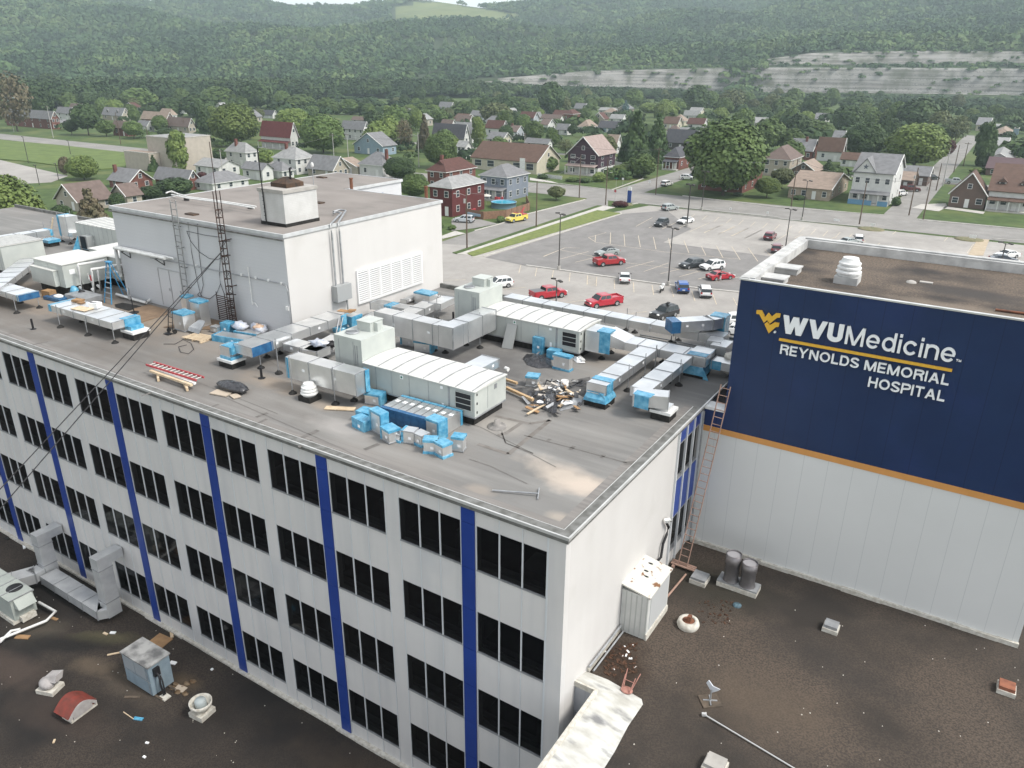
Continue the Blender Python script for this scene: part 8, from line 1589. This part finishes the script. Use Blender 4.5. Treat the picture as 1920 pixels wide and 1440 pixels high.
TL_ = [
('big bare twigged brown sycamore at the far left','G',100,440,0,215,65,'sparse','brown'),('dark tree tucked right of the sycamore','G',240,372,165,310,180,'broad','dark'),
('tall dark barrel shaped tree on the left road lawn','G',500,462,425,577,275,'broad','dark'),('small round tree left of the barrel shaped one','G',405,458,365,447,370,'broad','dark'),('small round tree right of the barrel shaped one','G',600,468,552,652,375,'broad','mid'),
('slim green tree behind the dormered house','G',738,368,700,780,280,'broad','mid'),('neat round tree standing alone on the left lawn','G',755,482,702,806,375,'broad','mid'),('bushy tree before the long brown roofed house','G',905,442,862,952,345,'broad','mid'),('wide low bush tree left of the dark hedge','G',935,477,890,982,415,'broad','dark'),('dark conical tree behind the beige block','G',1155,462,1100,1207,300,'tall','dark'),
('huge bright green tree behind the beige block','G',1330,520,1190,1472,262,'near','light'),('huge dark tree far behind the grey roof','G',1440,312,1352,1537,150,'broad','dark'),('broad light crowned tree above the red barn roof','G',1660,482,1545,1777,295,'near','light'),('broad dark tree right of the red barn roof','G',1820,562,1700,1965,325,'near','mid'),
('dense columnar tree in front of the beige block','G',1015,664,957,1082,445,'tall','light'),('small dark conifer before the beige annex','G',868,662,835,902,560,'cone','dark'),('bright round tree beside the school bank','G',475,712,388,572,560,'near','light'),('dark purple leaved tree behind the bright round one','G',375,688,340,408,575,'broad','brown'),
('large leafy tree rising behind the left roof edge','G',90,1130,-110,300,640,'near','light'),('second leafy tree behind the left roof edge','G',215,1090,140,330,860,'near','mid'),('dark green bush tree beyond the roof corner','G',360,965,305,415,845,'broad','dark'),('brown green spruce behind the penthouse corner','G',535,1010,440,645,728,'cone','brown'),
('dark bush between the spruce and the tan gable','G',665,880,620,708,780,'broad','dark'),('small blue green conifer by the ranch wing','G',772,828,730,817,728,'cone','dark'),('dark bushes left half in front of the ranch wing','G',850,822,785,905,742,'broad','dark'),('dark bushes right half in front of the ranch wing','G',990,800,900,1100,695,'broad','dark'),
('bright bush tree between the two hipped white houses','G',1490,628,1440,1547,530,'broad','light'),('dark tree left of the hipped white house','G',1240,605,1195,1282,530,'broad','dark'),('small pinkish shrub before the low white wing','G',1140,705,1105,1175,655,'shrub','maroon'),
('dark round tree left of a brown bare one','E',190,455,130,250,315,'broad','dark'),('tall mid green tree over the blue gable','E',312,440,245,387,285,'broad','mid'),('brown leaved tree right of the blue gable','E',360,540,308,408,350,'sparse','brown'),('brown conifer like tree in the middle of town','E',470,545,428,515,318,'cone','brown'),('slim light tree behind the brown conifer','E',425,430,385,462,305,'broad','light'),
('large mid green tree behind the brick hipped house','E',560,645,462,656,430,'near','mid'),('dark round tree just beyond the penthouse','E',330,712,232,427,572,'near','dark'),('leafy tree at the right edge of the penthouse roof','E',415,815,330,505,665,'near','mid'),('big round olive tree in the town centre','E',870,405,785,957,272,'broad','olive'),
('tall light narrow tree beside the pale grey roof','E',770,525,728,817,365,'tall','light'),('round dark green tree mid town','E',1082,505,1027,1140,375,'broad','mid'),('small dark tree over the white bungalow','E',1300,465,1272,1334,402,'broad','dark'),('tall thin tree right of the round dark green one','E',1185,528,1140,1217,415,'broad','mid'),('grey green thin tree behind the cream hall gable','E',1260,565,1210,1312,470,'sparse','olive'),
('leafy tree at the corner of the cream hall','E',1162,664,1105,1217,575,'broad','mid'),('small young tree alone on the corner lawn','E',1208,826,1158,1257,745,'broad','olive'),('tall dark conifer right of the purple house','E',1650,612,1555,1742,288,'cone','dark'),('second dark conifer leaning on the first','E',1770,612,1690,1840,305,'cone','dark'),
('bushy tree at the crossing street corner','E',1692,700,1618,1772,560,'broad','mid'),('bright shrub tree on the purple house lawn','E',1588,692,1520,1657,625,'broad','light'),('bright shrub at the purple house wall','E',1452,722,1408,1492,650,'shrub','light'),('pale blue spruce in the far right of the town centre','E',1598,335,1570,1627,256,'cone','blue'),
('biggest tree of the town standing by the main road','H',225,800,0,475,328,'near','mid'),('bright small tree before the brick flats','H',472,812,400,552,690,'near','light'),('brown green tree behind the bright small one','H',555,760,490,612,640,'broad','olive'),('dark green conifer before the carport house','H',812,690,768,860,585,'cone','dark'),
('large dark round tree behind the blue porch house','H',1008,600,885,1128,365,'near','dark'),('large light leafed tree left of the alley','H',1300,638,1128,1477,370,'near','light'),('dense dark columnar tree right of the alley','H',1675,635,1612,1737,398,'tall','dark'),('thin olive tree beside the alley','H',1530,500,1462,1602,330,'sparse','olive'),
('dark round bush beside the blue porch house','H',1195,858,1166,1227,790,'shrub','dark'),('round leafy tree left of the far white gable','H',740,490,648,830,368,'broad','mid'),('tall tree behind the right side of the biggest one','H',475,545,385,567,355,'broad','mid'),('dark tree over the grey chimney house','H',640,505,570,712,335,'broad','dark'),
('dark maroon tree near the foot of the alley','H',1488,575,1450,1522,480,'broad','maroon'),('dark tree at the right edge of the photo','H',1885,590,1828,1935,480,'broad','dark'),('red leaved shrub beside the entrance sign','E',1570,862,1520,1620,820,'shrub','maroon'),
('round green bush left in the verge of the maroon house','E',562,980,545,580,945,'shrub','mid'),('round green bush right in the verge of the maroon house','E',622,992,595,650,955,'shrub','mid'),('clipped round bush beside the tow truck','E',897,950,870,925,903,'shrub','mid'),('green bush by the alley garage','H',1658,675,1608,1702,632,'shrub','light'),
('low hedge before the cream hall fence','E',1130,705,1095,1165,672,'shrub','dark'),('low hedge along the purple house lawn left','E',1300,722,1260,1345,688,'shrub','mid'),('low hedge along the purple house lawn right','E',1370,726,1335,1412,692,'shrub','dark'),('dark bush at the ranch house wall','H',655,822,615,692,790,'shrub','dark'),('small shrub under the brick flats','H',310,802,280,345,775,'shrub','dark'),
]
for t_ in TL_: tree(*t_, cb=.06 if t_[8]=='shrub' or t_[7] in ('shrub','cone','tall') else (.2 if ('lawn' in t_[0] or 'small' in t_[0] or 'young' in t_[0]) else .09), nm='shrub' if t_[7]=='shrub' else 'tree', cat='shrub' if t_[7]=='shrub' else 'tree')
def row(desc, k, lst, grp):
    lst = sorted(lst, key=lambda q: q[0])
    for i,(x,yb,xl,xr,yt,kd,tn) in enumerate(lst): tree('%s, %s from the left' % (desc, ORD[i]) if i < 20 else desc+', rightmost one', k, x, yb, xl, xr, yt, kd, tn, grp, cb=.04)
row('round tree in the far rows over the left part of town','G',[(300,255,215,385,105,'broad','dark'),(345,255,290,432,160,'broad','light'),(390,310,335,452,215,'broad','mid'),(508,310,440,572,215,'broad','dark'),(600,312,558,642,255,'broad','mid'),(790,318,695,887,190,'broad','mid'),(945,268,892,1002,195,'broad','dark'),(962,360,897,1037,243,'broad','dark'),(1120,360,1033,1220,222,'broad','dark'),(1235,308,1140,1332,180,'broad','mid'),(1690,315,1608,1772,225,'broad','mid'),(1735,275,1650,1812,160,'broad','dark'),(1842,330,1783,1902,245,'broad','mid'),(850,340,815,905,288,'broad','dark'),(1590,300,1545,1640,205,'broad','mid'),(1060,330,1010,1110,250,'broad','mid'),(450,245,420,490,160,'broad','light'),(1030,300,985,1075,190,'broad','mid'),(700,300,650,760,235,'broad','mid')],'far round trees on the left')
row('round tree in the far rows over the middle of town','E',[(50,345,-15,110,255,'broad','mid'),(130,345,75,192,255,'broad','dark'),(220,305,190,252,265,'broad','mid'),(325,300,276,372,245,'broad','olive'),(420,310,385,452,248,'broad','mid'),(492,320,440,557,245,'broad','mid'),(560,325,520,607,230,'broad','dark'),(620,330,594,652,250,'broad','mid'),(545,392,488,602,308,'broad','mid'),(640,352,610,672,287,'broad','mid'),(830,350,763,892,235,'broad','dark'),(957,352,888,1027,235,'broad','dark'),(972,405,948,998,318,'broad','dark'),(1030,400,998,1062,340,'broad','mid'),(1115,366,1083,1142,308,'broad','light'),(1180,345,1108,1252,150,'broad','dark'),(1250,342,1210,1292,235,'broad','olive'),(1370,372,1333,1405,302,'broad','mid'),(1425,405,1392,1452,345,'broad','mid'),(1525,350,1483,1552,315,'broad','maroon')],'far round trees in the middle')
row('tree in the far rows above the dark conifers','E',[(1640,310,1575,1692,195,'broad','mid'),(1730,335,1685,1800,275,'broad','light'),(1830,365,1770,1900,265,'broad','light'),(1880,340,1820,1930,250,'broad','mid')],'far trees behind the conifers')
row('round tree in the far rows over the right part of town','H',[(70,330,-10,132,170,'broad','dark'),(160,300,125,205,208,'broad','mid'),(270,335,193,357,180,'sparse','olive'),(400,372,333,469,297,'broad','dark'),(500,335,433,547,222,'broad','olive'),(585,345,498,667,238,'broad','mid'),(565,410,498,632,318,'broad','mid'),(740,370,658,810,215,'broad','dark'),(835,300,788,872,190,'broad','mid'),(620,300,566,667,190,'broad','mid'),(920,450,833,1002,282,'broad','dark'),(970,345,878,1062,233,'broad','dark'),(1052,425,998,1110,300,'broad','mid'),(1125,370,1085,1165,250,'broad','mid'),(1310,440,1210,1432,242,'broad','dark'),(1432,410,1368,1495,243,'broad','dark'),(1680,410,1618,1735,328,'broad','dark'),(1750,380,1698,1802,282,'broad','mid'),(1850,390,1788,1925,303,'broad','dark'),(1808,462,1773,1842,405,'broad','dark')],'far round trees on the right')
row('full round tree in the second rank of the left town','G',[(650,330,610,700,255,'broad','light'),(560,345,520,602,278,'broad','mid'),(830,300,790,872,232,'broad','mid'),(1180,300,1130,1228,225,'broad','light'),(1290,330,1240,1340,262,'broad','mid'),(1400,300,1350,1450,220,'broad','mid'),(1540,345,1500,1590,282,'broad','mid'),(1640,340,1600,1682,280,'broad','light'),(1760,355,1715,1805,292,'broad','mid'),(1890,345,1850,1935,280,'broad','mid'),(410,330,375,450,262,'broad','mid'),(270,300,235,305,228,'broad','mid')],'second rank trees on the left')
row('full round tree in the second rank of the middle town','E',[(255,355,215,300,290,'broad','light'),(385,345,345,430,285,'broad','light'),(520,350,480,560,285,'broad','light'),(690,330,650,735,262,'broad','mid'),(760,315,715,800,245,'broad','mid'),(900,300,860,945,225,'broad','mid'),(1010,310,965,1052,240,'broad','mid'),(1075,320,1035,1118,250,'broad','light'),(1215,300,1175,1258,225,'broad','mid'),(1320,310,1280,1365,240,'broad','mid'),(1400,320,1358,1442,250,'broad','mid'),(1480,310,1440,1522,238,'broad','light'),(1560,320,1520,1600,250,'broad','mid')],'second rank trees in the middle')
row('full round tree in the second rank of the right town','H',[(30,330,-10,75,250,'broad','mid'),(210,380,165,255,300,'broad','light'),(330,360,290,372,285,'broad','mid'),(450,360,408,492,280,'broad','mid'),(690,400,645,735,320,'broad','light'),(800,380,758,842,300,'broad','mid'),(900,370,860,945,290,'broad','mid'),(1020,350,978,1062,270,'broad','light'),(1170,400,1128,1212,315,'broad','mid'),(1260,370,1218,1302,290,'broad','light'),(1380,380,1338,1422,300,'broad','mid'),(1620,380,1580,1662,305,'broad','light')],'second rank trees on the right')
# ================================================================ RIVER BELT, HILLS, CLIFFS
def interp(x, xs, ys): return np.interp(x, xs, ys)
def raydir(px, py):
    d = np.stack([(px-960)/FP, -(py-720)/FP, -np.ones_like(px)],-1); A = np.array([list(r_) for r_ in CM]); return d @ A.T
def zat(px, py, R_):      # height of the sight line through (px,py) at plan distance R_
    d = raydir(px, py); return CAM.z + R_*d[...,2]/np.hypot(d[...,0],d[...,1])
KX = [-500,0,500,640,780,900,1100,1400,1520,1700,1950,2400]
RR = np.array([900,960,1000,1012,1050,1062,1120,1300,1600,2000,2400,2800.])
KY = {900:None,960:None,
 1000:[178,176,172,170,168,170,172,172,173,174,178,180],
 1012:[172,170,165,150,150,150,134,127,128,128,130,130],
 1050:[166,164,160,146,146,146,130,123,121,121,122,122],
 1062:[162,160,156,142,142,142,127,117,100,96,97,97],
 1120:[152,150,146,134,134,134,119,104,92,90,88,88],
 1300:[120,120,120,112,112,112,104,86,76,70,62,60],
 1600:[78,80,86,84,80,78,76,58,48,38,24,15],
 2000:[22,30,48,50,42,36,40,22,8,-8,-28,-40],
 2400:[-40,-8,8,17,10,22,10,-12,-38,-50,-70,-80],
 2800:[-20,4,18,28,20,30,20,0,-20,-30,-50,-60]}
nx, nr_ = 260, 150
pxs = np.linspace(-480,2380,nx); rs = np.concatenate([np.linspace(900,1130,70), np.linspace(1140,2800,nr_-70)])
tab = np.zeros((len(RR), nx))
for i,R_ in enumerate(RR):
    if KY[int(R_)] is None: tab[i] = 0 if R_ < 950 else 1.5
    else: tab[i] = zat(pxs, interp(pxs, KX, KY[int(R_)]), R_)
g_ = np.random.default_rng(2)
def vnoise(x, y, s_, seed):
    q = np.random.default_rng(seed).random((64,64)); u = (x/s_)%64; v = (y/s_)%64; i = u.astype(int); j = v.astype(int); fu = u-i; fv = v-j; fu = fu*fu*(3-2*fu); fv = fv*fv*(3-2*fv)
    return (q[i%64,j%64]*(1-fu)*(1-fv)+q[(i+1)%64,j%64]*fu*(1-fv)+q[i%64,(j+1)%64]*(1-fu)*fv+q[(i+1)%64,(j+1)%64]*fu*fv)-.5
def hz(pxi, R_):
    """terrain height by screen column and plan distance (arrays)"""
    fi = (np.clip(pxi,-480,2380)+480)/2860*(nx-1); i0 = np.clip(fi.astype(int),0,nx-2); f = fi-i0
    k = np.clip(np.searchsorted(RR, R_)-1,0,len(RR)-2); t_ = np.clip((R_-RR[k])/(RR[k+1]-RR[k]),0,1)
    a = tab[k,i0]*(1-f)+tab[k,i0+1]*f; b_ = tab[k+1,i0]*(1-f)+tab[k+1,i0+1]*f
    z = a*(1-t_)+b_*t_; d = raydir(pxi, np.full_like(pxi,118.)); az = np.arctan2(d[...,1],d[...,0]); x = R_*np.cos(az); y = R_*np.sin(az)
    amp = np.clip((R_-1130)/500,0,1); z = z + amp*(vnoise(x,y,330,1)*105*np.clip(1-abs(R_-1900)/900,.15,1) + vnoise(x,y,90,2)*16)
    return CAM.x+x, CAM.y+y, z
PXg, Rg = np.meshgrid(pxs, rs, indexing='ij'); X_, Y_, Z_ = hz(PXg.ravel(), Rg.ravel())
rock = mat('strata_rock',(.33,.315,.295),(.19,.18,.165),.06,rough=.95,detail=9,lo=.42,hi=.6,stretch=(.3,.3,9)); streaks(rock,(.07,.07,.012),(.075,.085,.05),.9); lines(rock,2,4.6,.7,(.10,.095,.085),jit=6,strength=.75); lines(rock,2,11.3,1.1,(.38,.37,.35),jit=5,strength=.6)
floorm = mat('forest_floor',(.045,.065,.028),(.03,.045,.02),.02,rough=.95)
meadow = mat('meadow',(.17,.19,.075),(.12,.15,.055),.02,rough=.95)
vs = list(zip(X_,Y_,Z_)); n2 = len(rs); fs = []; mi = []
def isrock(px,R_): return ((px > 930 and 996 <= R_ <= 1016) or (px > 1430 and 1047 <= R_ <= 1066) or (570 < px < 720 and 996 <= R_ <= 1010) or (760 < px <= 930 and 998 <= R_ <= 1008))
def ismead(px,py): return ((py > 14 and py < 46 and px > 735 and px < 980 and py < 46-(px-735)*.02 and py > 14+max(0,(px-880)*.18)) or (py < 22 and py > 5 and 770 < px < 860))
Zg = Z_.reshape(nx,n2); Xg = X_.reshape(nx,n2); Yg = Y_.reshape(nx,n2)
def spy(x,y,z): c = CM.transposed() @ (Vector((x,y,z))-CAM); return 720-FP*c.y/-c.z, 960+FP*c.x/-c.z
for i in range(nx-1):
    for j in range(n2-1):
        fs.append((i*n2+j,(i+1)*n2+j,(i+1)*n2+j+1,i*n2+j+1)); px = pxs[i]; m_ = 0
        if isrock(px, rs[j]): m_ = 1
        elif rs[j] > 1900 and ismead(px, spy(Xg[i,j],Yg[i,j],Zg[i,j])[0]): m_ = 2
        mi.append(m_)
me = bpy.data.meshes.new('hillside'); me.from_pydata(vs,[],fs); 
for q in (floorm, rock, meadow): me.materials.append(q)
me.polygons.foreach_set('material_index', mi); me.update(); o = bpy.data.objects.new('hillside', me); sc.collection.objects.link(o); o['kind'] = 'structure'
def forest(name, px, R_, x, y, z, rad, hgt, nq, qs, m, seed, label=None):
    g_ = np.random.default_rng(seed); n = len(x); N = n*nq; i = np.repeat(np.arange(n), nq)
    d = g_.normal(size=(N,3)); d[:,2] = np.abs(d[:,2])*.9+.0; d /= np.linalg.norm(d,axis=1)[:,None]
    c = np.stack([x[i],y[i],z[i]+hgt[i]*.45],-1); r_ = np.stack([rad[i],rad[i],hgt[i]*.55],-1)*(.75+.3*g_.random(N))[:,None]; d[:,2] -= .25*g_.random(N)
    p = c + d*r_; nn = d*r_[:,:1]/r_ + g_.normal(size=(N,3))*.35; nn[:,2] += .2; nn /= np.linalg.norm(nn,axis=1)[:,None]
    t_ = np.cross(nn, g_.normal(size=(N,3))); t_ /= np.linalg.norm(t_,axis=1)[:,None]; bt = np.cross(nn,t_); s_ = (rad[i]*qs*(.7+.6*g_.random(N)))[:,None]
    q = np.stack([p-t_*s_-bt*s_*.6, p+t_*s_*.7-bt*s_, p+t_*s_+bt*s_*.7, p-t_*s_*.7+bt*s_],1).reshape(-1,3)
    me = bpy.data.meshes.new(name); me.vertices.add(4*N); me.vertices.foreach_set('co', q.astype(np.float32).ravel()); me.loops.add(4*N); me.loops.foreach_set('vertex_index', np.arange(4*N,dtype=np.int32)); me.polygons.add(N); me.polygons.foreach_set('loop_start', np.arange(0,4*N,4,dtype=np.int32)); me.polygons.foreach_set('material_index', np.repeat(np.clip(np.round((len(m)-1)/2 + (vnoise(x+5000,y+5000,75,11)+vnoise(x+5000,y+5000,24,12)*.7)*len(m)*.9 + g_.normal(size=n)*.55),0,len(m)-1),nq).astype(np.int32))
    me.update(calc_edges=True)
    for q_ in m: me.materials.append(q_)
    o = bpy.data.objects.new(name, me); sc.collection.objects.link(o); o['kind'] = 'stuff'; return o
hm = [mat('hill_leaf_%s'%n_, c_, tuple(v*.75 for v in c_), .02, rough=.8, spec=.2) for n_,c_ in (('one',(.036,.070,.032)),('two',(.050,.092,.040)),('three',(.062,.110,.044)),('four',(.084,.138,.050)),('five',(.115,.165,.062)))]
NF = 46000; R_ = np.sqrt(g_.random(NF)*(2750**2-940**2)+940**2); keep = g_.random(NF) < np.clip(1.6-(R_-940)/1500,.45,1); R_ = R_[keep]; pxf = g_.random(len(R_))*2760-430
x, y, z = hz(pxf, R_)
ok = np.ones(len(R_),bool)
for i_ in range(len(R_)):
    if isrock(pxf[i_], R_[i_]+ (0)): ok[i_] = False
    elif 1016 < R_[i_] < 1047 and pxf[i_] > 1430: ok[i_] = g_.random() < .8
    elif R_[i_] > 1850 and ismead(pxf[i_], spy(x[i_],y[i_],z[i_])[0]+3): ok[i_] = False
x,y,z,R2,pxf = x[ok],y[ok],z[ok],R_[ok],pxf[ok]; n = len(x); hg = g_.uniform(7,19,n)*np.where(R2<1130,.62,1); hg = np.where((R2>985)&(R2<1070)&(pxf>1000),hg*.55,hg)
hg = np.where((R2<998)&(pxf>930), hg*.42, hg)
ne = 170; pe = g_.normal(1398,16,ne); Re = g_.uniform(990,1070,ne); xe,ye_,ze = hz(pe,Re); x = np.append(x,xe); y = np.append(y,ye_); z = np.append(z,ze); hg = np.append(hg,g_.uniform(4,11,ne)); R2 = np.append(R2,Re); n = len(x)
ne = 1300; pe = g_.uniform(900,2300,ne); Re = np.where(g_.random(ne)<.5, g_.uniform(997,1016,ne), g_.uniform(1046,1066,ne)); kp = g_.random(ne) < .25; pe, Re = pe[kp], Re[kp]; xe,ye_,ze = hz(pe,Re); x = np.append(x,xe); y = np.append(y,ye_); z = np.append(z,ze); hg = np.append(hg,g_.uniform(1.2,4.2,len(xe))); R2 = np.append(R2,Re); n = len(x)
forest('hillside_forest', pxf, R2, x, y, z-1.5, g_.uniform(3.5,9,n)*np.where(R2>1700,1.25,1)*np.where(hg<6,.6,1), hg, 34, .25, hm, 3)
NB = 5200; pxb = g_.random(NB)*2600-350; rin = interp(pxb,[-400,0,300,500,800,1000,1400,1700,2300],[640,670,730,790,840,870,890,860,820]); Rb = rin + g_.random(NB)**1.1*(955-rin)
d = raydir(pxb, np.full_like(pxb,118.)); az = np.arctan2(d[:,1],d[:,0]); xb, yb_ = CAM.x+Rb*np.cos(az), CAM.y+Rb*np.sin(az)
hb = g_.uniform(12,21,NB)*interp(pxb,[-400,850,1000,1250,1420,2300],[.95,.9,.62,.5,.36,.34]); bmx = [mat('belt_leaf_%s'%n_, c_, tuple(v*.7 for v in c_), .1, rough=.8, spec=.2) for n_,c_ in (('one',(.034,.062,.026)),('two',(.048,.082,.031)),('three',(.070,.108,.038)))]
forest('riverside_wood', pxb, Rb, xb, yb_, np.zeros(NB), g_.uniform(5.5,9.5,NB), hb, 120, .125, bmx, 7)
NU = 1900; pxb = g_.random(NU)*2300-200; pyb = 188+150*g_.random(NU)**1.5; xs_, ys_, hs_ = [], [], []
def hit_house(X,Y):
    for (_, (a0,a1,b0,b1,_h)) in HB_.values():
        if a0-5 < X < a1+5 and b0-20 < Y < b1+3: return True
    return False
for a_, b_ in zip(pxb, pyb):
    v = P('Y', a_, b_)
    if v.length > 900 or v.y < 200 or hit_house(v.x,v.y) or abs(v.x+85) < 8 or (-24 < v.x < -4) or (258 < v.y < 272): continue
    xs_.append(v.x); ys_.append(v.y); hs_.append(g_.uniform(1.2,4.5)*(1 if v.y < 330 else g_.uniform(1,2.3)))
xs_, ys_, hs_ = map(np.array, (xs_, ys_, hs_)); nG = 0; GC = {}
for i_ in range(len(xs_)):
    if ys_[i_] > 215 and nG < 95 and g_.random() < .35:
        nG += 1; X_i, Y_i = xs_[i_], ys_[i_]; s_i = g_.uniform(3.2,5.6)*(1.15 if Y_i > 420 else 1); V_, bm_ = proto('broad', ['mid','dark','mid','light','olive'][nG%5]); hl = min([q_[0] for q_ in HS], key=lambda q_: abs(HB_[q_][1][0]-X_i)+abs(HB_[q_][1][3]-Y_i)); GC[hl] = GC.get(hl,0)+1; r = thing('tree',' '.join(((ORD[GC[hl]-1]+' garden tree by the ')+hl).split()[:16]),'tree',(X_i,Y_i,0),nG,'small garden trees among the far houses')
        o = bpy.data.objects.new('crown', V_[nG%3]); sc.collection.objects.link(o); o.parent = r; o.location = (0,0,.6); o.scale = (s_i,s_i,s_i*g_.uniform(.9,1.25))
forest('garden_undergrowth', None, None, xs_, ys_, np.zeros(len(xs_)), hs_*g_.uniform(.6,1.1,len(xs_)), hs_, 90, .16, bmx, 9)
# ---- haze: one closed box of even air, the sky outside it
b = MB(); b.box(-3900,-500,-1.5,3900,3600,330); o = b.build('haze', [], loc=(0,0,0)); hzm = bpy.data.materials.new('haze_air'); hzm.use_nodes = True; t_ = hzm.node_tree; t_.nodes.remove(t_.nodes['Principled BSDF'])
pv = t_.nodes.new('ShaderNodeVolumePrincipled'); pv.inputs['Color'].default_value = (.74,.90,.94,1); pv.inputs['Density'].default_value = .00022; pv.inputs['Anisotropy'].default_value = .2
t_.links.new(pv.outputs[0], t_.nodes['Material Output'].inputs['Volume']); o.data.materials.append(hzm); o['kind'] = 'stuff'
